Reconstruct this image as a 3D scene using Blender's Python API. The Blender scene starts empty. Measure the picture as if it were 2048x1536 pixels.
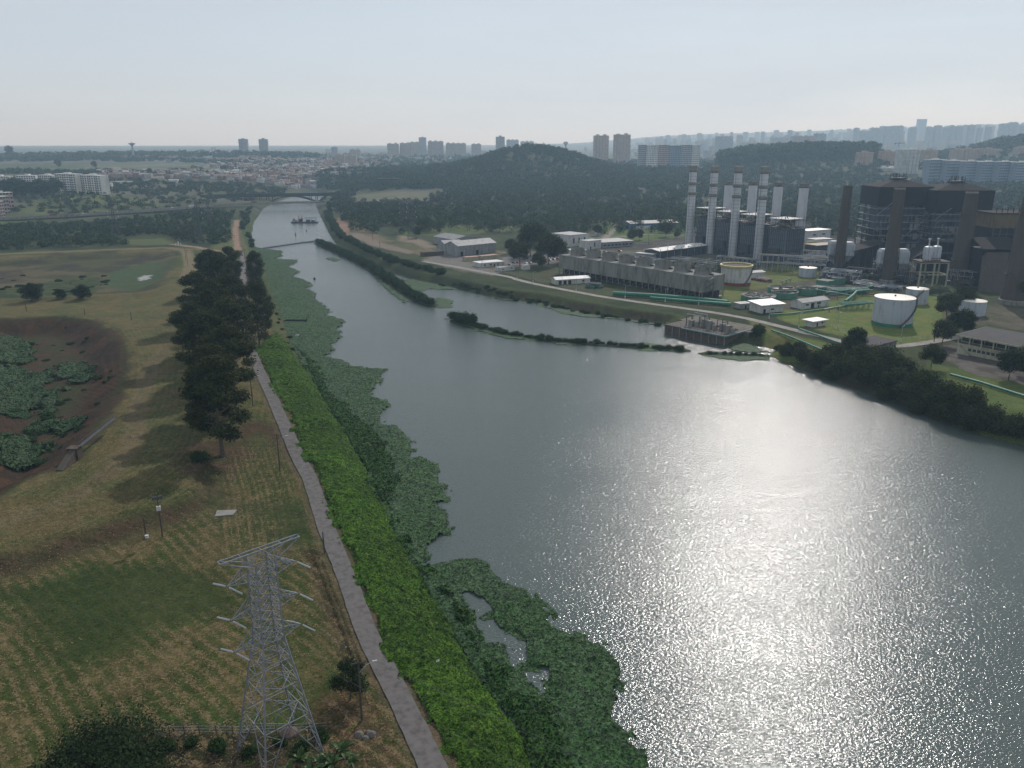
import bpy, math, random
import numpy as np
from mathutils import Vector, Matrix

# ------------------------------------------------------------ camera, sky, sun, exposure
S = bpy.context.scene
COL = S.collection
H = 100.0                      # drone height over the water
F = 1600.0                     # focal length in pixels of the 2048 px frame
PITCH = math.atan(478 / F)
cam_d = bpy.data.cameras.new("camera")
cam = bpy.data.objects.new("camera", cam_d)
COL.objects.link(cam)
cam_d.sensor_width = 36
cam_d.lens = 36 * F / 2048
cam_d.clip_start = 1.0
cam_d.clip_end = 40000
cam.location = (0, 0, H)
cam.rotation_euler = (math.pi / 2 - PITCH, 0, 0)
S.camera = cam

SUN_AZ, SUN_EL = math.radians(20), math.radians(37)
w = bpy.data.worlds.new("World")
S.world = w
w.use_nodes = True
nt = w.node_tree
nt.nodes.clear()
wo = nt.nodes.new("ShaderNodeOutputWorld")
bg = nt.nodes.new("ShaderNodeBackground")
sky = nt.nodes.new("ShaderNodeTexSky")
sky.sky_type = 'NISHITA'
sky.sun_disc = False
sky.sun_elevation = SUN_EL
sky.sun_rotation = SUN_AZ
sky.altitude = 700
sky.air_density = 1.0
sky.dust_density = 1.2
sky.ozone_density = 1.5
geo = nt.nodes.new("ShaderNodeTexCoord")
mp = nt.nodes.new("ShaderNodeMapping")
mp.inputs['Scale'].default_value = (1.0, 1.6, 7.0)
mp.inputs['Rotation'].default_value = (0.0, 0.12, 0.5)
nz = nt.nodes.new("ShaderNodeTexNoise")
nz.inputs['Scale'].default_value = 1.6
nz.inputs['Detail'].default_value = 8
nz.inputs['Roughness'].default_value = 0.55
nz.inputs['Distortion'].default_value = 0.4
cr = nt.nodes.new("ShaderNodeMapRange")
cr.inputs['From Min'].default_value = 0.38
cr.inputs['From Max'].default_value = 0.75
cr.inputs['To Min'].default_value = 0.82
cr.inputs['To Max'].default_value = 1.0
mx = nt.nodes.new("ShaderNodeMix")
mx.data_type = 'RGBA'
mx.inputs['B'].default_value = (4.75, 5.28, 5.92, 1)       # thin veil of high cloud
L = nt.links.new
L(geo.outputs['Generated'], mp.inputs['Vector'])
L(mp.outputs['Vector'], nz.inputs['Vector'])
L(nz.outputs['Fac'], cr.inputs['Value'])
L(cr.outputs['Result'], mx.inputs['Factor'])
L(sky.outputs['Color'], mx.inputs['A'])
L(mx.outputs['Result'], bg.inputs['Color'])
bg.inputs['Strength'].default_value = 0.12
L(bg.outputs['Background'], wo.inputs['Surface'])

sd = bpy.data.lights.new("sun", 'SUN')
sd.energy = 3.0
sd.angle = math.radians(0.5)
sd.color = (1.0, 0.965, 0.93)
sun = bpy.data.objects.new("sun", sd)
COL.objects.link(sun)
sdir = Vector((math.sin(SUN_AZ) * math.cos(SUN_EL), math.cos(SUN_AZ) * math.cos(SUN_EL), math.sin(SUN_EL)))
sun.rotation_euler = sdir.to_track_quat('Z', 'Y').to_euler()
sun.location = (0, 0, 600)
S.view_settings.view_transform = 'Standard'
S.view_settings.look = 'None'
S.view_settings.exposure = 0.0
S.view_settings.gamma = 1.0
S.view_settings.use_curve_mapping = False
S.cycles.use_denoising = True
S.cycles.volume_bounces = 0
S.cycles.max_bounces = 6
S.cycles.diffuse_bounces = 2
S.cycles.glossy_bounces = 2
S.cycles.transmission_bounces = 2

random.seed(7)
RN = np.random.default_rng(11)
cp, sp = math.cos(PITCH), math.sin(PITCH)

# ------------------------------------------------------------ helpers: placing
def ray(px, py):
    dx, dy = (px - 1024) / F, (768 - py) / F
    return dx, dy * sp + cp, dy * cp - sp
def PZ(px, py, z):                      # where the sight line meets height z
    x, y, zz = ray(px, py)
    t = (z - H) / zz
    return Vector((x * t, y * t, z))
def PY(px, Y, z):                       # point at forward distance Y
    zc = Y * cp + (H - z) * sp
    return Vector(((px - 1024) / F * zc, Y, z))
def ZAT(py, Y):                         # height seen at row py at forward distance Y
    x, y, zz = ray(1024, py)
    return H + Y * zz / y

# ------------------------------------------------------------ helpers: numpy noise and distances
def _hash(ix, iy, s):
    h = (ix * 374761393 + iy * 668265263 + s * 1442695041) & 0xFFFFFFFF
    h = ((h ^ (h >> 13)) * 1274126177) & 0xFFFFFFFF
    h = h ^ (h >> 16)
    return (h & 0xFFFFFF) / float(0xFFFFFF)
def vnoise(x, y, s=0):
    xf, yf = np.floor(x), np.floor(y)
    ix, iy = xf.astype(np.int64), yf.astype(np.int64)
    u, v = x - xf, y - yf
    u = u * u * (3 - 2 * u); v = v * v * (3 - 2 * v)
    a, b = _hash(ix, iy, s), _hash(ix + 1, iy, s)
    c, d = _hash(ix, iy + 1, s), _hash(ix + 1, iy + 1, s)
    return (a + (b - a) * u) * (1 - v) + (c + (d - c) * u) * v
def fbm(x, y, sc, s=0, o=4):
    t, a, n = 0, 1.0, 0
    for i in range(o):
        t = t + a * vnoise(x / sc + 17.3 * i, y / sc - 9.1 * i, s + i)
        n += a; a *= .5; sc *= .5
    return t / n
def sstep(a, b, x):
    t = np.clip((x - a) / (b - a), 0, 1)
    return t * t * (3 - 2 * t)
def seg_d(x, y, p):
    d = np.full(x.shape, 1e9)
    for i in range(len(p) - 1):
        ax, ay = p[i][0], p[i][1]; bx, by = p[i + 1][0] - ax, p[i + 1][1] - ay
        q = bx * bx + by * by + 1e-9
        t = np.clip(((x - ax) * bx + (y - ay) * by) / q, 0, 1)
        d = np.minimum(d, (x - ax - t * bx) ** 2 + (y - ay - t * by) ** 2)
    return np.sqrt(d)
def poly_in(x, y, p):
    c = np.zeros(x.shape, bool)
    n = len(p)
    for i in range(n):
        ax, ay = p[i][0], p[i][1]; bx, by = p[(i + 1) % n][0], p[(i + 1) % n][1]
        if ay == by: continue
        k = ((ay > y) != (by > y)) & (x < (bx - ax) * (y - ay) / (by - ay) + ax)
        c ^= k
    return c
def sdf(x, y, p, m=60.0):               # negative inside; +m beyond the margin
    x = np.asarray(x, float); y = np.asarray(y, float)
    xs = [q[0] for q in p]; ys = [q[1] for q in p]
    out = np.full(x.shape, m)
    k = (x > min(xs) - m) & (x < max(xs) + m) & (y > min(ys) - m) & (y < max(ys) + m)
    if k.any():
        X, Y = x[k], y[k]
        d = seg_d(X, Y, list(p) + [p[0]])
        out[k] = np.where(poly_in(X, Y, p), -d, np.minimum(d, m))
    return out
def pld(x, y, p, m=60.0):
    x = np.asarray(x, float); y = np.asarray(y, float)
    xs = [q[0] for q in p]; ys = [q[1] for q in p]
    out = np.full(x.shape, m)
    k = (x > min(xs) - m) & (x < max(xs) + m) & (y > min(ys) - m) & (y < max(ys) + m)
    if k.any():
        out[k] = np.minimum(seg_d(x[k], y[k], p), m)
    return out
def W(pts, z=5.0):
    return [PZ(a, b, z) for a, b in pts]

# ------------------------------------------------------------ the river and the lie of the land
left_img = [(604, 383), (590, 391), (556, 403), (528, 416), (508, 445), (503, 475), (512, 495), (530, 530), (545, 570), (560, 610), (575, 650), (590, 690), (615, 735),
            (645, 780), (680, 830), (712, 880), (738, 930), (762, 980), (785, 1030), (806, 1080), (826, 1120), (850, 1170), (885, 1220),
            (915, 1270), (950, 1330), (985, 1380), (1020, 1430), (1060, 1490), (1100, 1550), (1170, 1700)]
right_img = [(650, 383), (644, 392), (632, 412), (640, 432), (655, 462), (668, 485), (700, 507), (735, 525), (775, 545), (830, 562), (880, 571), (940, 585),
             (1000, 598), (1060, 604), (1130, 619), (1200, 632), (1270, 643), (1322, 650), (1330, 662), (1445, 694), (1500, 688), (1548, 700),
             (1535, 712), (1580, 732), (1650, 760), (1730, 787), (1800, 812), (1880, 846), (1960, 872), (2048, 893), (2300, 960), (2600, 1040)]
far = [Vector((-500, 1900, 0)), Vector((-640, 2300, 0)), Vector((-560, 2300, 0)), Vector((-405, 1900, 0))]
lf, rt = W(left_img, 0), W(right_img, 0)
RIVER = lf + [Vector((40, 40, 0)), Vector((700, 40, 0))] + rt[::-1]
ISLA = W([(636, 487), (660, 497), (700, 515), (745, 540), (790, 570), (830, 597), (868, 612)], 0)
ISLB = W([(908, 641), (945, 652), (1000, 666), (1060, 677), (1130, 685), (1200, 690), (1290, 696), (1370, 702)], 0)
ISLC = W([(1410, 708), (1450, 710), (1510, 712), (1545, 714)], 0)
PATH_IMG = [(474, 445), (478, 480), (482, 505), (487, 524), (487, 565), (485, 600), (490, 665), (506, 712), (520, 747), (547, 805), (574, 866), (599, 921),
            (621, 960), (654, 1060), (690, 1147), (718, 1225), (740, 1284), (780, 1358), (831, 1460), (866, 1536), (930, 1680)]
PATHL = W(PATH_IMG, 5.0)
BAS1 = W([(-60, 640), (60, 640), (130, 634), (190, 642), (240, 668), (262, 700), (272, 740), (262, 790), (240, 830), (205, 870), (180, 910),
          (130, 945), (60, 975), (0, 1010), (-120, 1040)], 6.0)
BAS2 = W([(-150, 530), (0, 522), (120, 512), (260, 505), (335, 503), (350, 512), (345, 535), (335, 560), (315, 588), (270, 594), (180, 598), (60, 605), (-150, 612)], 5.0)
LOWF = W([(-120, 1180), (-20, 1165), (60, 1150), (160, 1112), (250, 1085), (330, 1060), (400, 1035), (450, 1010), (440, 960), (470, 900),
          (520, 870), (600, 940), (700, 1200), (860, 1536), (900, 1700), (-400, 1700)], 4.5)
DITCH = W([(618, 1112), (632, 1140), (652, 1195), (672, 1250), (690, 1300), (702, 1335)], 4.5)
HILLC = PY(1075, 2050, 100)

def rise(x, y):
    D = np.sqrt(x * x + y * y)
    ax = x / np.maximum(y, 1) * F * 1.0 + 1024
    r = np.interp(D, [0, 1300, 1700, 2200, 3600, 6000, 8500, 10500, 14000], [0, 0, 12, 30, 40, 56, 74, 80, 84])
    rg = np.interp(ax, [700, 1000, 1150, 1300, 1400, 1700, 2048], [74, 85, 113, 193, 220, 267, 312])
    r = np.maximum(r, r + (rg - 76) * sstep(6000, 10800, D))
    rc = sstep(1500, 1900, ax) * (sstep(1350, 1750, D) * 3)          # higher ground on the right
    # wooded rises behind the plant
    rc = rc + 34 * np.exp(-(((ax - 1620) / 190) ** 4)) * np.exp(-(((D - 2350) / 330) ** 2))
    rc = rc + 58 * np.exp(-(((ax - 2010) / 130) ** 2)) * np.exp(-(((D - 2900) / 400) ** 2))
    rc = rc + 14 * np.exp(-(((ax - 330) / 330) ** 4)) * np.exp(-(((D - 3300) / 450) ** 2))
    return r + rc
def TZ(x, y):
    x = np.atleast_1d(np.asarray(x, float)); y = np.atleast_1d(np.asarray(y, float))
    d = sdf(x, y, RIVER, 160)
    land = 5.0 + rise(x, y) * sstep(5, 150, d)
    hx, hy = (x - HILLC.x), (y - HILLC.y)
    hw = np.where(hx < 0, 165, 150)
    land = land + 60 * np.exp(-np.abs(hx / hw) ** 2.1) * np.exp(-(hy / 210) ** 2) + 6 * np.exp(-((hx + 170) / 150) ** 2 - (hy / 160) ** 2)
    land = land + (fbm(x, y, 90, 3, 3) - .5) * np.interp(np.hypot(x, y), [0, 300, 1500, 4000], [.5, .8, 3, 14]) * sstep(12, 60, d)
    # embankments of the basins, upper meadow
    lowd = sdf(x, y, LOWF, 60)
    left = (x < 0) & (y < 700)
    land = land + np.where(left, 2.6 * sstep(0, 9, lowd) * sstep(14, 40, d) * (1 - sstep(470, 640, y)), 0)
    b1 = sdf(x, y, BAS1, 60); b2 = sdf(x, y, BAS2, 60)
    land = land - 7.0 * sstep(0, -22, b1) - 3.0 * sstep(0, -18, b2)
    land = land - 1.1 * sstep(1.6, .3, pld(x, y, DITCH, 20))
    rm = np.exp(-((b2 - 5) / 6) ** 2) * 1.2
    land = land + rm
    z = np.where(d > 0, land * sstep(-1.0, 11, d), np.maximum(-3, d * .45 - .15))
    for isl, wd, hh in ((ISLA, 4.2, .9), (ISLB, 2.6, .7), (ISLC, 3.0, .7)):
        di = pld(x, y, isl, 30)
        z = np.where((d < 0) & (di < 12), np.maximum(z, hh - (di / wd) ** 2 * hh), z)
    return z
def T1(x, y):
    return float(TZ([x], [y])[0])
def G(px, py, dz=0.0):                  # where the sight line meets the ground
    z = 5.0
    for i in range(14):
        p = PZ(px, py, z + dz)
        if p.y < 0 or p.y > 15000: break
        z += .7 * (T1(p.x, p.y) - z)
    p.z = z
    return p

# ------------------------------------------------------------ helpers: objects and materials
def tag(o, label=None, cat=None, group=None, kind=None):
    if label: o["label"] = label
    if cat: o["category"] = cat
    if group: o["group"] = group
    if kind: o["kind"] = kind
    return o
def thing(name, label, cat, loc, rz=0.0, group=None):
    o = bpy.data.objects.new(name, None)
    o.empty_display_size = .5
    COL.objects.link(o)
    o.location = loc; o.rotation_euler = (0, 0, rz)
    return tag(o, label, cat, group)
def npmesh(name, V, Fc, mat, parent=None, smooth=False, loc=None, attrs=None, mats=None):
    """V (n,3); Fc (m,k) faces of one size"""
    V = np.asarray(V, np.float32); Fc = np.asarray(Fc, np.int32)
    me = bpy.data.meshes.new(name)
    me.vertices.add(len(V)); me.vertices.foreach_set("co", V.ravel())
    m, k = Fc.shape
    me.loops.add(m * k); me.loops.foreach_set("vertex_index", Fc.ravel())
    me.polygons.add(m)
    me.polygons.foreach_set("loop_start", np.arange(0, m * k, k, dtype=np.int32))
    try: me.polygons.foreach_set("loop_total", np.full(m, k, np.int32))
    except Exception: pass
    if smooth: me.polygons.foreach_set("use_smooth", np.ones(m, bool))
    me.update(calc_edges=True)
    if attrs:
        for an, arr in attrs.items():
            if arr.ndim == 2:
                a = me.attributes.new(an, 'FLOAT_COLOR', 'POINT')
                a.data.foreach_set("color", arr.astype(np.float32).ravel())
            else:
                a = me.attributes.new(an, 'FLOAT', 'POINT')
                a.data.foreach_set("value", arr.astype(np.float32))
    me.materials.append(mat)
    o = bpy.data.objects.new(name, me)
    COL.objects.link(o)
    if parent: o.parent = parent
    if loc is not None: o.location = loc
    return o
class MB:                                # collects primitive shapes, links them as one mesh
    def __init__(s): s.v = []; s.f = []; s.m = []; s.k = 0
    def add(s, vs, fs):
        n = len(s.v); s.v += [tuple(q) for q in vs]
        s.f += [tuple(i + n for i in q) for q in fs]; s.m += [s.k] * len(fs)
        return s
    def box(s, x0, x1, y0, y1, z0, z1):
        return s.add([(x0, y0, z0), (x1, y0, z0), (x1, y1, z0), (x0, y1, z0), (x0, y0, z1), (x1, y0, z1), (x1, y1, z1), (x0, y1, z1)],
                     [(3, 2, 1, 0), (4, 5, 6, 7), (0, 1, 5, 4), (1, 2, 6, 5), (2, 3, 7, 6), (3, 0, 4, 7)])
    def bar(s, a, b, w, h=None):         # rectangular bar from a to b
        a = Vector(a); b = Vector(b); d = (b - a)
        if d.length < 1e-6: return s
        d.normalize(); u = d.cross(Vector((0, 0, 1)))
        if u.length < .05: u = Vector((1, 0, 0))
        u.normalize(); v = d.cross(u)
        u *= w / 2; v *= (h or w) / 2
        q = [a - u - v, a + u - v, a + u + v, a - u + v, b - u - v, b + u - v, b + u + v, b - u + v]
        return s.add(q, [(0, 1, 2, 3), (7, 6, 5, 4), (0, 4, 5, 1), (1, 5, 6, 2), (2, 6, 7, 3), (3, 7, 4, 0)])
    def tube(s, pts, rs, n=10, cap=True):
        pts = [Vector(p) for p in pts]
        if not hasattr(rs, '__len__'): rs = [rs] * len(pts)
        base = len(s.v); vs = []; fs = []
        for i, p in enumerate(pts):
            a = pts[max(0, i - 1)]; b = pts[min(len(pts) - 1, i + 1)]
            d = (b - a).normalized(); u = d.cross(Vector((0, 0, 1)))
            if u.length < .05: u = Vector((1, 0, 0))
            u.normalize(); v = d.cross(u)
            for j in range(n):
                t = 2 * math.pi * j / n
                vs.append(p + (u * math.cos(t) + v * math.sin(t)) * rs[i])
        for i in range(len(pts) - 1):
            for j in range(n):
                k = (j + 1) % n
                fs.append((i * n + j, (i + 1) * n + j, (i + 1) * n + k, i * n + k))
        if cap:
            fs.append(tuple(range(n))); fs.append(tuple((len(pts) - 1) * n + j for j in range(n - 1, -1, -1)))
        return s.add(vs, fs)
    def lathe(s, prof, n=24, c=(0, 0), cap=True):   # profile [(r,z)...] bottom to top
        vs = []; fs = []
        for r, z in prof:
            for j in range(n):
                t = 2 * math.pi * j / n
                vs.append((c[0] + r * math.cos(t), c[1] + r * math.sin(t), z))
        for i in range(len(prof) - 1):
            for j in range(n):
                k = (j + 1) % n
                fs.append((i * n + j, i * n + k, (i + 1) * n + k, (i + 1) * n + j))
        if cap:
            fs.append(tuple(range(n - 1, -1, -1))); fs.append(tuple((len(prof) - 1) * n + j for j in range(n)))
        return s.add(vs, fs)
    def prism(s, poly, z0, z1):
        n = len(poly)
        vs = [(p[0], p[1], z0) for p in poly] + [(p[0], p[1], z1) for p in poly]
        fs = [tuple(range(n - 1, -1, -1)), tuple(range(n, 2 * n))] + [(i, (i + 1) % n, n + (i + 1) % n, n + i) for i in range(n)]
        return s.add(vs, fs)
    def build(s, name, mat, parent=None, smooth=False, loc=None, rz=0):
        me = bpy.data.meshes.new(name)
        me.from_pydata(s.v, [], s.f)
        ms = mat if isinstance(mat, (list, tuple)) else [mat]
        for q in ms: me.materials.append(q)
        if len(ms) > 1: me.polygons.foreach_set("material_index", s.m)
        if smooth:
            me.polygons.foreach_set("use_smooth", [len(p.vertices) < 5 for p in me.polygons])
            try: me.set_sharp_from_angle(angle=math.radians(40))
            except Exception: pass
        me.update()
        o = bpy.data.objects.new(name, me); COL.objects.link(o)
        if parent: o.parent = parent
        if loc is not None: o.location = loc
        if rz: o.rotation_euler = (0, 0, rz)
        return o
def kids(o): return [c for c in COL.objects if c.parent == o]
class Proto:
    """a thing with its parts, to be copied"""
    def __init__(s, root):
        s.root = root; s.tree = s._get(root, list(COL.objects)); s.used = False
    def _get(s, o, allo):
        return [(c, s._get(c, allo)) for c in allo if c.parent == o]
    def place(s, loc, rz=0, sc=None, label=None, group=None):
        if not s.used: s.used = True; r = s.root
        else:
            r = s.root.copy(); COL.objects.link(r); s._cp(s.tree, r)
        r.location = loc; r.rotation_euler = (0, 0, rz)
        if sc is not None: r.scale = sc if hasattr(sc, '__len__') else (sc, sc, sc)
        if label: r["label"] = label
        if group: r["group"] = group
        return r
    def _cp(s, tree, par):
        for c, sub in tree:
            k = c.copy(); COL.objects.link(k); k.parent = par; s._cp(sub, k)

_M = {}
def mat(name, col, rough=.8, var=.25, scale=1.0, metal=0.0, streak=0.0, dirt=None, bump=0.0, coord='Object', trans=0.0, detail=6, spec=.3):
    if name in _M: return _M[name]
    m = bpy.data.materials.new(name); m.use_nodes = True
    n = m.node_tree; b = n.nodes["Principled BSDF"]; l = n.links.new
    tc = n.nodes.new("ShaderNodeTexCoord"); mp_ = n.nodes.new("ShaderNodeMapping")
    l(tc.outputs[coord], mp_.inputs['Vector'])
    if streak: mp_.inputs['Scale'].default_value = (1, 1, streak)
    nz_ = n.nodes.new("ShaderNodeTexNoise"); nz_.inputs['Scale'].default_value = scale
    nz_.inputs['Detail'].default_value = detail; nz_.inputs['Roughness'].default_value = .65
    l(mp_.outputs['Vector'], nz_.inputs['Vector'])
    rp = n.nodes.new("ShaderNodeValToRGB")
    c = Vector(col); d = Vector(dirt) if dirt else c * (1 - var * 1.6)
    rp.color_ramp.elements[0].position = .3; rp.color_ramp.elements[0].color = (*d, 1)
    rp.color_ramp.elements[1].position = .68; rp.color_ramp.elements[1].color = (*(c * (1 + var * .4)), 1)
    e = rp.color_ramp.elements.new(.5); e.color = (*c, 1)
    l(nz_.outputs['Fac'], rp.inputs['Fac']); l(rp.outputs['Color'], b.inputs['Base Color'])
    b.inputs['Roughness'].default_value = rough; b.inputs['Metallic'].default_value = metal
    b.inputs['Specular IOR Level'].default_value = spec
    if bump:
        bp = n.nodes.new("ShaderNodeBump"); bp.inputs['Strength'].default_value = bump; bp.inputs['Distance'].default_value = .3
        l(nz_.outputs['Fac'], bp.inputs['Height']); l(bp.outputs['Normal'], b.inputs['Normal'])
    if trans:
        tr = n.nodes.new("ShaderNodeBsdfTranslucent"); ms_ = n.nodes.new("ShaderNodeMixShader"); ms_.inputs[0].default_value = trans
        l(rp.outputs['Color'], tr.inputs['Color']); l(b.outputs['BSDF'], ms_.inputs[1]); l(tr.outputs[0], ms_.inputs[2])
        l(ms_.outputs[0], n.nodes["Material Output"].inputs['Surface'])
    _M[name] = m
    return m
def leafmat(name, c1, c2, scale=.12, trans=.15):
    m = bpy.data.materials.new(name); m.use_nodes = True
    n = m.node_tree; b = n.nodes["Principled BSDF"]; l = n.links.new
    g = n.nodes.new("ShaderNodeNewGeometry")
    nz_ = n.nodes.new("ShaderNodeTexNoise"); nz_.inputs['Scale'].default_value = scale; nz_.inputs['Detail'].default_value = 5
    l(g.outputs['Position'], nz_.inputs['Vector'])
    a = n.nodes.new("ShaderNodeMath"); a.operation = 'MULTIPLY_ADD'; a.inputs[1].default_value = .5; 
    l(g.outputs['Random Per Island'], a.inputs[0]); l(nz_.outputs['Fac'], a.inputs[2])
    mr = n.nodes.new("ShaderNodeMapRange"); mr.inputs['From Min'].default_value = .4; mr.inputs['From Max'].default_value = 1.05
    l(a.outputs[0], mr.inputs['Value'])
    x = n.nodes.new("ShaderNodeMix"); x.data_type = 'RGBA'
    x.inputs['A'].default_value = (*c1, 1); x.inputs['B'].default_value = (*c2, 1)
    l(mr.outputs['Result'], x.inputs['Factor']); l(x.outputs['Result'], b.inputs['Base Color'])
    b.inputs['Roughness'].default_value = .75; b.inputs['Specular IOR Level'].default_value = .06
    tr = n.nodes.new("ShaderNodeBsdfTranslucent"); ms_ = n.nodes.new("ShaderNodeMixShader"); ms_.inputs[0].default_value = trans
    l(x.outputs['Result'], tr.inputs['Color']); l(b.outputs['BSDF'], ms_.inputs[1]); l(tr.outputs[0], ms_.inputs[2])
    l(ms_.outputs[0], n.nodes["Material Output"].inputs['Surface'])
    return m
# ------------------------------------------------------------ the ground: one sheet out to the horizon
def radii():
    r = [55.0]
    while r[-1] < 15500: r.append(r[-1] + .0029 * r[-1] + 2e-6 * r[-1] ** 2)
    return np.array(r)
RR = radii()
AA = np.radians(np.linspace(-54, 54, 950))
gr, ga = np.meshgrid(RR, AA, indexing='ij')
X = (gr * np.sin(ga)).ravel(); Y = (gr * np.cos(ga)).ravel()
DR = sdf(X, Y, RIVER, 160)
Z = TZ(X, Y)
nr, na = gr.shape
D = np.hypot(X, Y)
AX = X / np.maximum(Y, 1) * F + 1024      # rough bearing, in frame pixels, for the far country only
n1 = fbm(X, Y, 22, 40, 5); n2 = fbm(X, Y, 6, 60, 4); n3 = fbm(X, Y, 150, 80, 5); n4 = fbm(X, Y, 1.6, 90, 3)
C = np.zeros((len(X), 3))
def mixc(mask, a, b=None, nn=None):
    global C
    a = np.array(a)[None, :]
    if b is not None: a = a + (np.array(b)[None, :] - a) * nn[:, None]
    C = C + (a - C) * mask[:, None]
def zone(pts, z, a, b=None, nn=None, soft=3.0, jag=4.0, poly=None):
    p = poly or W(pts, z)
    d = sdf(X, Y, p, 80) + (n1 - .5) * jag * 2 + (n2 - .5) * jag
    m = sstep(soft, -soft, d)
    mixc(m, a, b, nn)
    return m
one = np.ones(len(X))
cn = sstep(.38, .62, n1); cn2 = sstep(.36, .64, n2); cn3 = sstep(.4, .6, n3)
GRASS, DGRASS, STRAW, SOIL = (.054, .070, .018), (.035, .052, .016), (.118, .096, .040), (.16, .105, .07)
mixc(one, (.028, .042, .018), (.05, .062, .024), cn)                   # scrub and forest floor everywhere
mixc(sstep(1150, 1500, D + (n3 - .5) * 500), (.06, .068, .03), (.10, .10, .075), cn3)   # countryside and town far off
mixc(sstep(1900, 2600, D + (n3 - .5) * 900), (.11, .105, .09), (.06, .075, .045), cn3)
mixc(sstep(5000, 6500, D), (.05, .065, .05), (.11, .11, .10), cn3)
# left meadow
mead = sstep(3, -3, sdf(X, Y, W([(-400, 500), (0, 507), (150, 500), (350, 492), (420, 498), (450, 470), (470, 445), (500, 440), (512, 500), (560, 610), (600, 700), (740, 930),
        (880, 1220), (1100, 1550), (1170, 1750), (-900, 1750)], 5), 80))
mixc(mead, GRASS, STRAW, sstep(.42, .62, n1 * .6 + n2 * .4))
zone([(430, 470), (500, 468), (515, 500), (520, 520), (440, 520), (425, 495)], 5, (.085, .11, .035), STRAW, cn2 * .5, 3, 2)
# upper terrace stubble
zone([(-200, 612), (60, 606), (300, 592), (345, 560), (420, 640), (420, 880), (330, 950), (200, 1050), (-100, 1130), (-200, 1010), (60, 980), (190, 905), (265, 800), (280, 740), (250, 680), (190, 640), (60, 632), (-200, 640)],
     7, STRAW, (.075, .085, .03), sstep(.4, .62, n1 * .5 + n2 * .5), 3, 3)
# basins
BAS1P = BAS1
b1d = sdf(X, Y, BAS1, 80)
m1 = sstep(2, -3, b1d + (n2 - .5) * 6)
mixc(m1, (.060, .038, .023), (.040, .044, .018), cn2)
mixc(sstep(-2, -8, b1d + (n1 - .5) * 10) * sstep(-24, -14, b1d) * m1, (.040, .028, .018), (.066, .036, .021), cn2)
b2d = sdf(X, Y, BAS2, 80)
m2 = sstep(2, -3, b2d + (n2 - .5) * 6)
mixc(m2, (.05, .055, .025), (.10, .085, .045), cn)
zone([(100, 512), (180, 508), (345, 508), (325, 522), (240, 527), (200, 538), (90, 540), (60, 530)], 3, (.045, .038, .026), (.070, .070, .030), cn, 5, 26)
zone([(-80, 545), (50, 535), (70, 552), (-60, 580)], 3, (.055, .042, .030), (.075, .065, .035), cn2, 4, 14)
zone([(215, 548), (300, 524), (335, 530), (318, 570), (260, 585), (205, 575)], 2, (.05, .085, .04), (.06, .075, .03), cn2, 3, 5)
zone([(-60, 585), (60, 570), (180, 545), (215, 560), (200, 590), (60, 600), (-60, 604)], 3, (.028, .046, .017), (.06, .07, .025), cn2, 3, 6)
zone([(272, 560), (290, 552), (302, 553), (300, 560), (280, 563)], 2, (.33, .33, .32), None, None, .4, 3)
# lower field, its bank and patches
lowd = sdf(X, Y, LOWF, 80)
ml = sstep(2, -2, lowd) * mead
GP = [W(q, 4.5) for q in ([(40, 1185), (180, 1140), (330, 1120), (420, 1150), (480, 1190), (470, 1230), (330, 1260), (230, 1300), (150, 1310), (60, 1260)], [(100, 1300), (260, 1240), (340, 1290), (220, 1350), (80, 1340)], [(520, 1030), (610, 1010), (640, 1090), (560, 1110)])]
gpm = np.zeros(len(X))
for q in GP: gpm = np.maximum(gpm, sstep(4, -5, sdf(X, Y, q, 60) + (n1 - .5) * 14 + (n2 - .5) * 5))
mixc(ml, GRASS, STRAW, sstep(.45, .66, n1 * .45 + n2 * .55))
bk = np.exp(-((lowd - 3.5 + (n2 - .5) * 3) / 4.2) ** 2) * mead * (Y < 330)
mixc(np.clip(bk * 1.0, 0, 1), (.085, .055, .034), (.062, .052, .026), cn2)
zone([(50, 1180), (180, 1140), (330, 1130), (480, 1180), (500, 1230), (330, 1250), (150, 1260), (40, 1240)], 4.5, (.045, .068, .018), (.06, .066, .022), cn2, 4, 8)
zone([(140, 1300), (260, 1230), (330, 1290), (200, 1340), (90, 1320)], 4.5, (.045, .066, .018), None, None, 4, 8)
zone([(430, 1000), (600, 1000), (640, 1100), (540, 1110), (430, 1050)], 4.5, (.052, .062, .022), (.085, .075, .034), cn2, 4, 6)
zone([(310, 1450), (480, 1425), (620, 1440), (620, 1462), (480, 1462), (320, 1480)], 4.5, (.045, .075, .02), None, None, 1.2, 2)
zone([(250, 1478), (640, 1470), (700, 1490), (760, 1560), (200, 1620)], 4.5, (.035, .032, .018), (.06, .042, .026), cn2, 2, 4)
zone([(660, 1400), (700, 1385), (740, 1420), (810, 1536), (840, 1600), (700, 1600), (690, 1470), (640, 1440)], 4.5, (.10, .058, .034), (.07, .065, .03), cn2 * .6, 1.5, 3)
zone([(370, 905), (430, 890), (490, 905), (460, 960), (380, 960), (330, 930)], 5, (.075, .048, .03), (.05, .05, .02), cn2, 3, 4)
mixc(gpm * .9, (.036, .054, .014), (.050, .064, .020), cn2)
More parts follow.
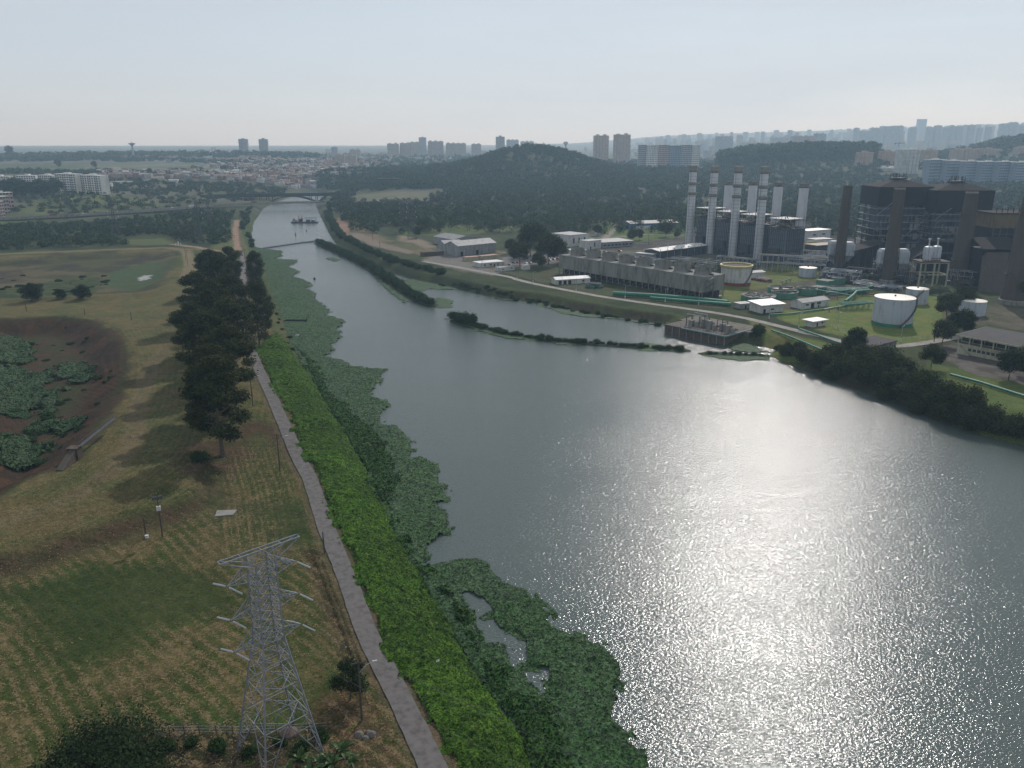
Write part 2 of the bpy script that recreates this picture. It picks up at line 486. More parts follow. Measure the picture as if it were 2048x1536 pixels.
# mower rows: coordinate across the rows
pdist = pld(X, Y, PATHL, 60)
q0, q1 = PZ(220, 1260, 4.5), PZ(375, 1436, 4.5)
ud = (q1 - q0).normalized()
rowc = (X * ud.y - Y * ud.x) + (fbm(X, Y, 25, 5, 2) - .5) * 5
nearp = (pdist < 26) & (lowd < 4) & (Y > PZ(500, 1100, 4.5).y)
near_e = ml > .5
rowc = np.where(nearp, pdist * 1.75 + (fbm(X, Y, 20, 7, 2) - .5) * 1.5, rowc)
rowc = np.where((lowd > 0), np.where(b1d < 60, b1d, 0) * 1.2 + (fbm(X, Y, 25, 5, 2) - .5) * 4, rowc)
rowa = mead * np.where(lowd < 0, sstep(.32, .5, fbm(X, Y, 38, 9, 3)), .55) * (m1 < .2) * (m2 < .2) * (1 - np.clip(bk, 0, 1)) * sstep(700, 380, Y) * (1 - .85 * gpm)
# river bank left: long lush grass, its own sheet above; soil beneath
dd = np.where(X < 250, DR, 200)
mixc(((dd < 13) & (pdist > 2) & (X < 130) & (Y < 330)).astype(float), (.035, .075, .012), (.06, .09, .018), cn2)
mixc(((DR < 10) & (mead > .5) & (Y >= 330)).astype(float), (.035, .06, .018), (.05, .07, .02), cn2)
# path shoulder and worn track
mixc(sstep(4.2, 2.2, pdist + (n4 - .5) * 1.6) * (Y < 900), (.11, .085, .05), (.06, .07, .025), cn2 * .5)
trk = W([(330, 700), (300, 740), (280, 800), (270, 860), (262, 900), (230, 940), (150, 1000), (0, 1050)], 7)
mixc(sstep(2.6, .6, np.abs(pld(X, Y, trk, 40) - 1.2) + (n2 - .5) * 2) * .6, (.15, .115, .07))
dtc = W([(618, 1112), (632, 1140), (652, 1195), (672, 1250), (690, 1300), (702, 1335)], 4.5)
mixc(sstep(1.2, .4, pld(X, Y, dtc, 20)), (.03, .022, .014))
mixc(sstep(3.0, 1.2, pld(X, Y, dtc, 20)) * .6, (.10, .075, .042))
# straw track far left rim and dirt road
rim = W([(-200, 520), (0, 509), (150, 502), (330, 494), (372, 500), (382, 530), (375, 560)], 5)
mixc(sstep(6, 3, pld(X, Y, rim, 40)), (.16, .13, .07))
drd = W([(345, 488), (395, 494), (420, 500), (470, 505)], 5)
mixc(sstep(4, 2, pld(X, Y, drd, 40)), (.26, .19, .14))
drd2 = W([(474, 440), (470, 470), (476, 500)], 5)
mixc(sstep(3.4, 2, pld(X, Y, drd2, 40)), (.26, .17, .12))
# left scrub flats before the highway
zone([(240, 480), (330, 475), (350, 487), (260, 490)], 5, (.085, .10, .035), None, None, 3, 8)
zone([(-100, 470), (120, 395), (190, 397), (320, 412), (310, 425), (200, 428), (90, 440), (20, 445)], 5, (.06, .08, .028), (.10, .11, .04), cn, 12, 20)
zone([(60, 398), (140, 393), (310, 408), (300, 416), (120, 404)], 6, (.10, .12, .04), None, None, 6, 12)
# right bank, lawns, yards
rside = (X > -20) & (DR > 0) & ((X > 60) | (Y > 420))
rb = rside & (DR < 11) & (D < 1100)
mixc(rb * sstep(0, 3, D * 0 + 3), (.045, .040, .024), (.05, .062, .022), cn2)
mixc((rside & (DR > 8) & (DR < 13) & (D < 700)).astype(float) * .8, (.055, .075, .024))
zone([(655, 440), (700, 470), (800, 500), (860, 520), (930, 545), (950, 520), (890, 500), (780, 478), (745, 460), (690, 430)], 5, (.085, .09, .04), (.15, .115, .07), cn, 4, 8)
zone([(668, 440), (690, 440), (705, 465), (690, 470), (672, 462)], 5, (.24, .15, .10), None, None, 3, 5)
zone([(700, 462), (722, 466), (770, 488), (830, 503), (820, 508), (745, 492), (705, 474)], 5, (.19, .15, .115), None, None, 2, 2)
zone([(795, 455), (860, 450), (1000, 452), (1040, 452), (1030, 462), (940, 468), (870, 470), (800, 470)], 5, (.075, .11, .035), (.11, .12, .045), cn, 4, 6)
zone([(800, 470), (840, 476), (870, 492), (860, 500), (830, 486), (795, 480)], 5, (.21, .165, .12), None, None, 3, 3)
zone([(850, 495), (960, 500), (1100, 505), (1120, 560), (1000, 545), (930, 540)], 5, (.085, .085, .045), (.16, .13, .09), cn2, 3, 4)
zone([(845, 520), (880, 506), (925, 512), (940, 528), (1000, 545), (985, 553), (905, 537)], 5, (.17, .155, .14), None, None, 1.5, 2)
zone([(1000, 512), (1110, 506), (1122, 524), (1060, 534), (1005, 528)], 5, (.16, .15, .14), None, None, 1.5, 2)
zone([(1000, 545), (1060, 530), (1125, 538), (1165, 560), (1445, 610), (1450, 618), (1330, 606), (1180, 588)], 5, (.052, .068, .026), (.075, .07, .035), cn2, 1.5, 2)
zone([(1130, 470), (1180, 462), (1380, 465), (1500, 480), (1500, 520), (1200, 515), (1120, 500)], 5, (.14, .135, .12), (.075, .085, .045), cn2, 2, 4)
zone([(1170, 438), (1380, 440), (1380, 490), (1300, 490), (1210, 470)], 5, (.07, .11, .03), (.09, .115, .035), cn, 2, 2)
for tr, wd_ in (([(1195, 505), (1215, 470), (1235, 455), (1225, 445)], 3), ([(1215, 475), (1290, 468), (1380, 470)], 2), ([(1270, 490), (1320, 489), (1380, 487)], 2.5), ([(1160, 440), (1215, 440), (1260, 450)], 3)):
    mixc(sstep(wd_ + 1, wd_ - .5, pld(X, Y, W(tr, 5), 40)), (.24, .21, .17))
zone([(1180, 500), (1370, 500), (1500, 520), (2048, 560), (2200, 600), (2200, 470), (1560, 440), (1380, 470)], 5, (.05, .045, .04), (.085, .075, .062), cn2, 2, 3)
zone([(1445, 560), (1500, 545), (1560, 530), (1640, 540), (1640, 560), (1560, 600), (1500, 610), (1440, 600)], 5, (.105, .140, .034), (.14, .145, .045), cn2, 1.5, 2)
zone([(1560, 600), (1650, 560), (1760, 590), (1850, 590), (1900, 600), (1880, 650), (1890, 678), (1790, 690), (1680, 672), (1560, 640)], 5, (.105, .150, .034), (.145, .155, .045), cn2, 1.2, 2)
zone([(1500, 640), (1560, 665), (1700, 700), (1800, 745), (1830, 800), (1700, 740), (1600, 712), (1540, 700)], 4.5, (.095, .13, .03), (.13, .13, .045), cn2, 1, 2)
zone([(1860, 725), (1960, 750), (2048, 770), (2300, 830), (2300, 960), (1960, 850), (1850, 780)], 4.5, (.075, .11, .026), (.10, .125, .036), cn2, 1, 2)
zone([(1880, 690), (2100, 660), (2250, 800), (2048, 768), (1960, 750), (1870, 712)], 5, (.13, .115, .10), (.08, .07, .06), cn2, 1, 2)
zone([(1895, 612), (2100, 600), (2200, 680), (1960, 650), (1890, 640)], 5, (.11, .09, .07), (.07, .075, .04), cn2, 2, 3)
zone([(1480, 580), (1620, 560), (1730, 575), (1640, 610), (1560, 620)], 5, (.07, .075, .035), (.10, .09, .07), cn2, 1.5, 3)
# far country: race circuit hillside, streets, cleared ground
zone([(-400, 350), (120, 330), (480, 345), (470, 350), (380, 352), (230, 350), (0, 352)], 30, (.065, .085, .035), (.10, .11, .055), cn3, 25, 30, poly=[PY(a, b, 0) for a, b in ((-300, 2100), (180, 2150), (470, 2180), (480, 2500), (330, 2700), (210, 2560), (-300, 2350))])
for pts, wd_ in (([(470, 2200), (330, 2120), (230, 2200), (240, 2400), (330, 2560), (420, 2500), (400, 2320), (270, 2260), (180, 2330), (60, 2200), (-200, 2160)], 11), ([(480, 2300), (400, 2700), (250, 2800), (100, 2650)], 11)):
    mixc(sstep(wd_ + 4, wd_ - 4, pld(X, Y, [PY(a, b, 0) for a, b in pts], 60)), (.17, .165, .16))
zone(None, 0, (.085, .12, .04), None, None, 15, 20, poly=[PY(a, b, 0) for a, b in ((640, 1640), (720, 1640), (735, 1760), (640, 1760))])
zone(None, 0, (.10, .115, .055), (.13, .12, .07), cn, 10, 15, poly=[PY(a, b, 0) for a, b in ((690, 1440), (850, 1440), (860, 1560), (700, 1560))])
zone(None, 0, (.19, .16, .13), (.10, .10, .06), cn, 15, 15, poly=[PY(a, b, 0) for a, b in ((1480, 1560), (1800, 1520), (1900, 1600), (1500, 1660))])
# river bed
mixc(sstep(.4, -.4, DR) * (Z < .35), (.03, .032, .02))
C = C * (1 + (n4 - .5)[:, None] * .35 * sstep(600, 200, D)[:, None])
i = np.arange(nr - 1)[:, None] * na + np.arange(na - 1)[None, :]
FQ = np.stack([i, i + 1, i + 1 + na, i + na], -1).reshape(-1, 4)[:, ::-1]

def ground_mat():
    m = bpy.data.materials.new("ground_cover"); m.use_nodes = True
    n = m.node_tree; b = n.nodes["Principled BSDF"]; l = n.links.new
    a = n.nodes.new("ShaderNodeAttribute"); a.attribute_name = "cover"
    ar = n.nodes.new("ShaderNodeAttribute"); ar.attribute_name = "row"
    aa = n.nodes.new("ShaderNodeAttribute"); aa.attribute_name = "rowamt"
    g = n.nodes.new("ShaderNodeNewGeometry")
    def noise(sc, det=5, rgh=.7):
        q = n.nodes.new("ShaderNodeTexNoise"); q.inputs['Scale'].default_value = sc
        q.inputs['Detail'].default_value = det; q.inputs['Roughness'].default_value = rgh
        l(g.outputs['Position'], q.inputs['Vector']); return q.outputs['Fac']
    def M(op, x, y, z=None):
        q = n.nodes.new("ShaderNodeMath"); q.operation = op
        for k, v in enumerate((x, y, z)):
            if v is None: continue
            if isinstance(v, (int, float)): q.inputs[k].default_value = v
            else: l(v, q.inputs[k])
        return q.outputs[0]
    f1, f2, f3 = noise(1.9), noise(.32), noise(.06)
    # broken mower rows of cut straw on green
    s = M('SINE', M('MULTIPLY_ADD', ar.outputs['Fac'], 2.35, M('MULTIPLY', f2, 5.5)), 0)
    s = M('MULTIPLY_ADD', s, .26, M('MULTIPLY_ADD', f1, 3.2, M('MULTIPLY_ADD', f2, 1.2, -2.15)))
    s = M('MULTIPLY', M('MAXIMUM', M('MINIMUM', M('MULTIPLY', s, 1.9), 1), 0), aa.outputs['Fac'])
    x = n.nodes.new("ShaderNodeMix"); x.data_type = 'RGBA'; x.inputs['B'].default_value = (.165, .120, .062, 1)
    l(s, x.inputs['Factor']); l(a.outputs['Color'], x.inputs['A'])
    v = M('MULTIPLY_ADD', f1, 1.5, M('MULTIPLY_ADD', f2, .8, M('MULTIPLY_ADD', f3, .5, -.55)))
    h = n.nodes.new("ShaderNodeMix"); h.data_type = 'RGBA'; h.blend_type = 'MULTIPLY'; h.inputs['Factor'].default_value = 1
    l(x.outputs['Result'], h.inputs['A'])
    cb = n.nodes.new("ShaderNodeCombineColor")
    l(v, cb.inputs[0]); l(v, cb.inputs[1]); l(v, cb.inputs[2]); l(cb.outputs[0], h.inputs['B'])
    l(h.outputs['Result'], b.inputs['Base Color'])
    b.inputs['Roughness'].default_value = .95; b.inputs['Specular IOR Level'].default_value = .08
    bp = n.nodes.new("ShaderNodeBump"); bp.inputs['Strength'].default_value = .75; bp.inputs['Distance'].default_value = .5
    l(M('ADD', f1, f2), bp.inputs['Height']); l(bp.outputs['Normal'], b.inputs['Normal'])
    return m
ROUGHN = np.where(mead > .5, (n4 - .5) * .25, 0)
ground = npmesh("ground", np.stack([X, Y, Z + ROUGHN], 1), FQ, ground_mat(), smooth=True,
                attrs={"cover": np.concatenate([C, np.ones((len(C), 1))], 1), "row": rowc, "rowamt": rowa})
tag(ground, kind='structure')

# ------------------------------------------------------------ water
WSC, WDT, WD, WR = 2.0, 2.5, .20, .13
def water_mat():
    m = bpy.data.materials.new("river_water"); m.use_nodes = True
    n = m.node_tree; b = n.nodes["Principled BSDF"]; l = n.links.new
    g = n.nodes.new("ShaderNodeNewGeometry")
    mp_ = n.nodes.new("ShaderNodeMapping"); mp_.inputs['Scale'].default_value = (.62, 1.0, 1); mp_.inputs['Rotation'].default_value = (0, 0, .25)
    l(g.outputs['Position'], mp_.inputs['Vector'])
    def noise(sc, det, rgh=.6, dist=0):
        q = n.nodes.new("ShaderNodeTexNoise"); q.inputs['Scale'].default_value = sc; q.inputs['Detail'].default_value = det
        q.inputs['Roughness'].default_value = rgh; q.inputs['Distortion'].default_value = dist
        l(mp_.outputs['Vector'], q.inputs['Vector']); return q
    a, c, d = noise(WSC, WDT, .55), noise(.016, 4, .6, .6), noise(.004, 2)
    mr = n.nodes.new("ShaderNodeMapRange"); mr.inputs['From Min'].default_value = .35; mr.inputs['From Max'].default_value = .68
    mr.inputs['To Min'].default_value = .8; mr.inputs['To Max'].default_value = 1.0
    l(c.outputs['Fac'], mr.inputs['Value'])
    bp = n.nodes.new("ShaderNodeBump"); bp.inputs['Distance'].default_value = WD
    l(mr.outputs['Result'], bp.inputs['Strength']); l(a.outputs['Fac'], bp.inputs['Height'])
    l(bp.outputs['Normal'], b.inputs['Normal'])
    rp = n.nodes.new("ShaderNodeValToRGB")
    rp.color_ramp.elements[0].color = (.058, .076, .070, 1); rp.color_ramp.elements[1].color = (.068, .086, .078, 1)
    l(d.outputs['Fac'], rp.inputs['Fac']); l(rp.outputs['Color'], b.inputs['Base Color'])
    b.inputs['Roughness'].default_value = WR; b.inputs['IOR'].default_value = 1.333
    return m
wb = MB(); wb.add([(-700, 20, 0), (2600, 20, 0), (2600, 700, 0), (900, 1100, 0), (100, 2400, 0), (-900, 2400, 0), (-700, 1500, 0)], [tuple(range(7))])
tag(wb.build("river_water", water_mat()), kind='structure')

# ------------------------------------------------------------ sheets of vegetation laid over ground or water
def blades(P, size, rng, flat=.5):
    n = len(P); nn = rng.normal(size=(n, 3)); nn[:, 2] = np.abs(nn[:, 2]) + flat; nn /= np.linalg.norm(nn, axis=1)[:, None]
    t = rng.normal(size=(n, 3)); u = np.cross(nn, t); u /= np.linalg.norm(u, axis=1)[:, None]; v = np.cross(nn, u)
    s = size * (.5 + rng.random(n))[:, None]; s2 = s * .55
    return np.stack([P - u * s * .5, P - v * s2 * .5, P + u * s * .5, P + v * s2 * .5], 1).reshape(-1, 3), np.arange(4 * n).reshape(-1, 4)
def sheet(name, polys, holes, cell, zf, amp, sc, mt, jag=1.0, seed=1, clip=None, label=None, cat=None, dens=0, lsz=.4, lflat=.6):
    VV = []; FF = []; CL = []; n0 = 0
    rng = np.random.default_rng(seed)
    for p in polys:
        xs = [q[0] for q in p]; ys = [q[1] for q in p]
        # cells grow with distance: split in bands
        ymin, ymax = min(ys), max(ys)
        yb = ymin
        c = cell(yb) if callable(cell) else cell
        gx = np.arange(min(xs), max(xs) + c, c); gy = [yb]
        while gy[-1] < ymax: gy.append(gy[-1] + (cell(gy[-1]) if callable(cell) else cell))
        gy = np.array(gy)
        a, b = np.meshgrid(gx, gy); x, y = a.ravel(), b.ravel()
        x = x + (_hash(np.arange(len(x)), np.arange(len(x)) * 7, seed) - .5) * c * .7
        y = y + (_hash(np.arange(len(x)), np.arange(len(x)) * 3, seed + 5) - .5) * c * .7
        d = sdf(x, y, p, 30) + (fbm(x, y, 5, seed, 3) - .5) * jag * 2
        for h in holes: d = np.maximum(d, -sdf(x, y, h, 30) + (fbm(x, y, 4, seed + 2, 3) - .5) * jag)
        if clip is not None: d = np.maximum(d, clip(x, y))
        z = zf(x, y) + amp(x, y) * np.clip(-d / 1.2, .12, 1)
        k = (d < 0)
        nx, ny = len(gx), len(gy)
        ii = (np.arange(ny - 1)[:, None] * nx + np.arange(nx - 1)[None, :]).ravel()
        q = np.stack([ii, ii + 1, ii + 1 + nx, ii + nx], 1)
        q = q[k[q].all(1)]
        used = np.unique(q); rm = np.full(len(x), -1); rm[used] = np.arange(len(used))
        VV.append(np.stack([x, y, z], 1)[used]); FF.append(rm[q] + n0); n0 += len(used)
        if dens:
            PV = np.stack([x, y, z], 1); c0, c1, c2, c3 = (PV[q[:, j]] for j in range(4))
            ar = np.linalg.norm(np.cross(c1 - c0, c3 - c0), axis=1); m = rng.poisson(ar * dens * np.interp(c0[:, 1], [120, 250, 450], [1, .55, .2]))
            ix = np.repeat(np.arange(len(q)), m); a_, b_ = rng.random((2, len(ix), 1))
            B_ = c0[ix] * (1 - a_) * (1 - b_) + c1[ix] * a_ * (1 - b_) + c2[ix] * a_ * b_ + c3[ix] * (1 - a_) * b_
            B_[:, 2] += lsz * .25 * rng.random(len(B_)); LV, LF = blades(B_, lsz, rng, lflat)
            VV.append(LV); FF.append(LF + n0); n0 += len(LV)
    o = npmesh(name, np.concatenate(VV), np.concatenate(FF), mt, smooth=True)
    return tag(o, label, cat, kind='stuff')
def plantmat(name, c1, c2, c3, sc1, sc2, bump=1.0, rough=.6, spec=.3, big=.04, c4=None):
    m = bpy.data.materials.new(name); m.use_nodes = True
    n = m.node_tree; b = n.nodes["Principled BSDF"]; l = n.links.new
    g = n.nodes.new("ShaderNodeNewGeometry")
    def noise(sc, det=5):
        q = n.nodes.new("ShaderNodeTexNoise"); q.inputs['Scale'].default_value = sc; q.inputs['Detail'].default_value = det
        q.inputs['Roughness'].default_value = .7
        l(g.outputs['Position'], q.inputs['Vector']); return q.outputs['Fac']
    f = noise(sc1, 6); f0 = noise(big, 4)
    v = n.nodes.new("ShaderNodeTexVoronoi"); v.inputs['Scale'].default_value = sc2; l(g.outputs['Position'], v.inputs['Vector'])
    rp = n.nodes.new("ShaderNodeValToRGB"); e = rp.color_ramp.elements
    e[0].position = .33; e[0].color = (*c1, 1); e[1].position = .68; e[1].color = (*c3, 1); k = e.new(.5); k.color = (*c2, 1)
    l(f, rp.inputs['Fac'])
    x = n.nodes.new("ShaderNodeMix"); x.data_type = 'RGBA'; x.blend_type = 'MIX'
    mr = n.nodes.new("ShaderNodeMapRange"); mr.inputs['From Min'].default_value = .4; mr.inputs['From Max'].default_value = .6
    l(f0, mr.inputs['Value']); l(mr.outputs['Result'], x.inputs['Factor'])
    l(rp.outputs['Color'], x.inputs['A'])
    y = n.nodes.new("ShaderNodeMix"); y.data_type = 'RGBA'; y.blend_type = 'MULTIPLY'; y.inputs['Factor'].default_value = 1
    y.inputs['B'].default_value = (*(c4 or (1.25, 1.05, .9)), 1)
    l(rp.outputs['Color'], y.inputs['A']); l(y.outputs['Result'], x.inputs['B'])
    # single leaves: some lighter than others
    z = n.nodes.new("ShaderNodeMix"); z.data_type = 'RGBA'; z.blend_type = 'MULTIPLY'; z.inputs['Factor'].default_value = 1
    vr = n.nodes.new("ShaderNodeMapRange"); vr.inputs['To Min'].default_value = .42; vr.inputs['To Max'].default_value = 2.1
    sp_ = n.nodes.new("ShaderNodeSeparateColor"); l(v.outputs['Color'], sp_.inputs[0]); l(sp_.outputs[0], vr.inputs['Value'])
    cb = n.nodes.new("ShaderNodeCombineColor")
    for q in range(3): l(vr.outputs['Result'], cb.inputs[q])
    l(x.outputs['Result'], z.inputs['A']); l(cb.outputs[0], z.inputs['B'])
    l(z.outputs['Result'], b.inputs['Base Color'])
    b.inputs['Roughness'].default_value = rough; b.inputs['Specular IOR Level'].default_value = spec
    bp = n.nodes.new("ShaderNodeBump"); bp.inputs['Strength'].default_value = bump; bp.inputs['Distance'].default_value = .35
    ad = n.nodes.new("ShaderNodeMath"); ad.operation = 'ADD'; l(sp_.outputs[1], ad.inputs[0]); l(f, ad.inputs[1])
    l(ad.outputs[0], bp.inputs['Height']); l(bp.outputs['Normal'], b.inputs['Normal'])
    return m
zero = lambda x, y: np.zeros_like(x)
M1 = [(505, 493), (529, 497), (566, 501), (566, 511), (552, 517), (600, 520), (578, 532), (602, 542), (586, 553), (612, 559), (626, 570), (612, 576), (632, 585),
      (628, 597), (652, 612), (662, 623), (646, 630), (675, 633), (689, 643), (678, 658), (686, 668), (678, 683), (658, 690), (669, 698), (666, 706), (649, 712),
      (675, 716), (709, 731), (744, 735), (774, 738), (764, 758), (744, 787), (770, 798), (781, 811), (764, 832), (770, 847), (801, 852), (815, 864), (827, 875),
      (830, 898), (828, 912), (855, 917), (886, 925), (888, 942), (872, 958), (893, 966), (903, 985), (897, 1000), (881, 1008), (902, 1020), (908, 1042), (900, 1065),
      (881, 1081), (859, 1097), (855, 1116), (836, 1130), (815, 1125), (760, 1030), (700, 900), (640, 800), (570, 690), (535, 590), (510, 520)]
M2 = [(826, 1128), (850, 1134), (875, 1128), (922, 1118), (949, 1117), (984, 1128), (998, 1147), (1023, 1165), (1059, 1175), (1074, 1194), (1109, 1226), (1105, 1241),
      (1125, 1255), (1164, 1269), (1203, 1284), (1230, 1304), (1252, 1327), (1254, 1347), (1238, 1370), (1244, 1397), (1234, 1433), (1254, 1456), (1281, 1491),
      (1289, 1536), (1320, 1600), (1350, 1720), (1170, 1720), (1080, 1560), (1000, 1430), (930, 1330), (880, 1240), (840, 1170)]
HOLE = [(934, 1187), (953, 1198), (961, 1198), (979, 1222), (979, 1241), (992, 1261), (1027, 1263), (1043, 1276), (1041, 1300), (1047, 1335), (1086, 1339), (1090, 1358),
        (1106, 1392), (1090, 1395), (1047, 1358), (1035, 1331), (1025, 1300), (992, 1284), (967, 1278), (965, 1257), (959, 1226)]
MR = [[(676, 488), (690, 492), (702, 500), (740, 517), (790, 532), (835, 548), (860, 555), (905, 563), (960, 572), (1005, 590), (1060, 598), (1050, 602), (1005, 601),
       (985, 596), (950, 582), (935, 576), (900, 580), (860, 578), (845, 582), (820, 580), (800, 566), (812, 560), (850, 552), (848, 548), (825, 545), (800, 534), (768, 527), (750, 525), (735, 531),
       (744, 537), (733, 538), (720, 530), (700, 515), (690, 503)],
      [(868, 594), (890, 595), (906, 599), (909, 607), (903, 615), (885, 616), (865, 614)],
      [(1062, 602), (1085, 604), (1130, 617), (1200, 630), (1255, 637), (1320, 645), (1325, 650), (1290, 650), (1262, 644), (1245, 640), (1200, 636), (1160, 634), (1130, 628), (1095, 617), (1072, 610)],
      [(1404, 707), (1420, 704), (1460, 706), (1540, 712), (1535, 720), (1490, 723), (1440, 718), (1405, 712)],
      [(1455, 680), (1480, 676), (1500, 684), (1515, 694), (1545, 706), (1500, 706), (1460, 702)],
      [(900, 640), (960, 655), (1080, 676), (1080, 682), (1010, 678), (955, 662), (905, 646)],
      [(1255, 690), (1290, 683), (1330, 690), (1370, 700), (1372, 705), (1280, 702)],
      [(1060, 668), (1100, 672), (1160, 684), (1180, 692), (1110, 690)],
      [(650, 515), (672, 514), (682, 520), (668, 523), (652, 519)], [(742, 552), (756, 553), (800, 585), (815, 600), (800, 602), (770, 580)],
      [(800, 597), (812, 598), (820, 608), (803, 606)]]
mat_weed = plantmat("water_hyacinth_leaves", (.010, .028, .010), (.024, .052, .019), (.052, .088, .040), .9, 2.1, 1.0, .7, .12, .05, (.75, .95, .62))
mat_lush = plantmat("lush_grass", (.012, .030, .003), (.033, .074, .007), (.064, .112, .013), .5, 3.2, .9, .8, .05, .045, (.72, .70, .85))
cellf = lambda y: .34 if y < 190 else (.6 if y < 330 else 1.3)
hy_amp = lambda x, y: .25 + .75 * fbm(x, y, 1.5, 31, 3) * (.5 + fbm(x, y, 9, 33, 2))
REED = W([(612, 735), (625, 775), (655, 825), (690, 880), (722, 940), (750, 985), (775, 1040), (798, 1080), (826, 1140), (880, 1195), (915, 1262), (942, 1322), (988, 1400), (1035, 1500), (1085, 1700)][::-1], .3) + W([(585, 690), (625, 712), (650, 760), (680, 800), (725, 835), (768, 880), (792, 922), (802, 960), (792, 1000), (794, 1045), (818, 1088), (846, 1128),
          (880, 1160), (920, 1190), (945, 1225), (952, 1262), (975, 1300), (1020, 1340), (1040, 1372), (1095, 1405), (1130, 1470), (1165, 1536), (1260, 1700)], .3)
def wedge(x, y): return -(sdf(x, y, RIVER, 30) + 50)
w1 = W(M1, .3)
near1 = [q for q in w1]
sheet("water_hyacinth_mat", [near1], [], lambda y: .8, zero, hy_amp, 1.5, mat_weed, 1.2, 3,
      label="long scalloped mat of green water hyacinth along the left bank", cat="water plants", dens=5, lsz=.5, lflat=.9)
sheet("water_hyacinth_mat", [W(M2, .3)], [W(HOLE, .3)], .36, zero, hy_amp, 1.5, mat_weed, .6, 5,
      label="near bulging mat of water hyacinth around a small green pool", cat="water plants", dens=7, lsz=.42, lflat=.9)
for k, (q, lb) in enumerate(zip(MR, ["weed mat filling the side channel behind the bushy strip island", "round weed patch at the near end of the bushy strip island",
        "pale thin weed raft along the foot of the plant's river bank", "pale weed raft beside the grassy spit at the right bank", "weed patch in the corner by the concrete pump platform",
        "dark weed fringe at the far end of the low curved island", "light weed patch behind the near end of the low curved island", "light weed patch behind the middle of the low curved island",
        "small weed patch beside the far end of the bushy strip island", "narrow weed fringe on the open water side of the bushy strip island", "tiny weed patch near the tip of the bushy strip island"])):
    sheet("water_weed_mat", [W(q, .2)], [], 1.1, zero, lambda x, y: .2 + .35 * fbm(x, y, 2, 31, 3), 1.5, mat_weed, 1.0, 8 + k, label=lb, cat="water plants")
# lush bank grass between path and water
BANK = W([(500, 700), (512, 714), (532, 753), (553, 790), (576, 836), (592, 888), (616, 926), (640, 980), (674, 1065), (705, 1136), (739, 1225), (770, 1296), (808, 1370), (840, 1429),
          (871, 1480), (906, 1540), (972, 1700)], 5) + W([(1180, 1700), (1080, 1536), (1020, 1440), (975, 1360), (930, 1285), (895, 1218), (845, 1155), (822, 1105), (792, 1050), (760, 975), (715, 900), (668, 820), (632, 765), (598, 715), (560, 672)], 1.2)
def bamp(x, y):
    a = np.abs(fbm(x, y, 2.6, 51, 3) - .5) * 2
    return .08 + .75 * (1 - a) ** 2 * (.25 + 1.1 * fbm(x, y, 12, 53, 2)) + .5 * fbm(x, y, 1.1, 55, 2)
sheet("bank_grass", [BANK], [], .36, lambda x, y: np.maximum(TZ(x, y), .05), bamp, 2, mat_lush, 1.9, 13,
      label="bright lush long grass covering the river bank beside the path", cat="grass", dens=7, lsz=.42, lflat=1.3)
mat_reed = plantmat("bank_herbs", (.007, .018, .005), (.018, .042, .010), (.040, .072, .020), .7, 2.0, 1.0, .8, .05, .05, (.8, .95, .8))
sheet("bank_herbs", [REED], [W(HOLE, .3)], .4, lambda x, y: np.maximum(TZ(x, y), .05), lambda x, y: .35 + 1.5 * fbm(x, y, 2.2, 71, 4) * (.4 + fbm(x, y, 14, 73, 2)), 2, mat_reed, 2.2, 17,
      label="dark green herbs at the water's edge between the bright bank grass and the floating weeds", cat="herbs", dens=7, lsz=.55, lflat=.2)
# mounds of creeping plants in the hollow and its neighbour
mat_creep = plantmat("creeper_leaves", (.009, .021, .007), (.019, .040, .014), (.038, .066, .026), .7, 1.8, 1.0, .7, .12, .05, (.9, 1.0, .8))
CREEP = [([(-60, 690), (30, 672), (75, 690), (60, 720), (30, 740), (-60, 730)], "green creeper mound at the back edge of the red brown hollow"),
         ([(110, 728), (150, 722), (192, 735), (185, 758), (150, 765), (112, 750)], "round light green creeper mound in the middle of the hollow"),
         ([(-60, 750), (40, 735), (95, 745), (100, 790), (60, 830), (-60, 850)], "large green creeper mound at the left of the hollow"),
         ([(60, 845), (100, 828), (150, 838), (165, 858), (110, 868), (60, 865)], "dark green creeper mound above the concrete culvert"),
         ([(-10, 885), (40, 872), (90, 885), (95, 925), (50, 945), (-10, 935)], "dark green creeper patch left of the concrete culvert"),
         ([(100, 770), (125, 775), (130, 800), (90, 830), (70, 810)], "small dark creeper mound between the larger ones")]
for k, (q, lb) in enumerate(CREEP):
    sheet("creeper_mound", [W(q, 1.5)], [], .5, lambda x, y: TZ(x, y), lambda x, y: .3 + 2.4 * fbm(x, y, 5, 61, 4) ** 1.3, 2, mat_creep, 5.5, 23 + k, label=lb, cat="creepers", dens=4, lsz=.7, lflat=.3)

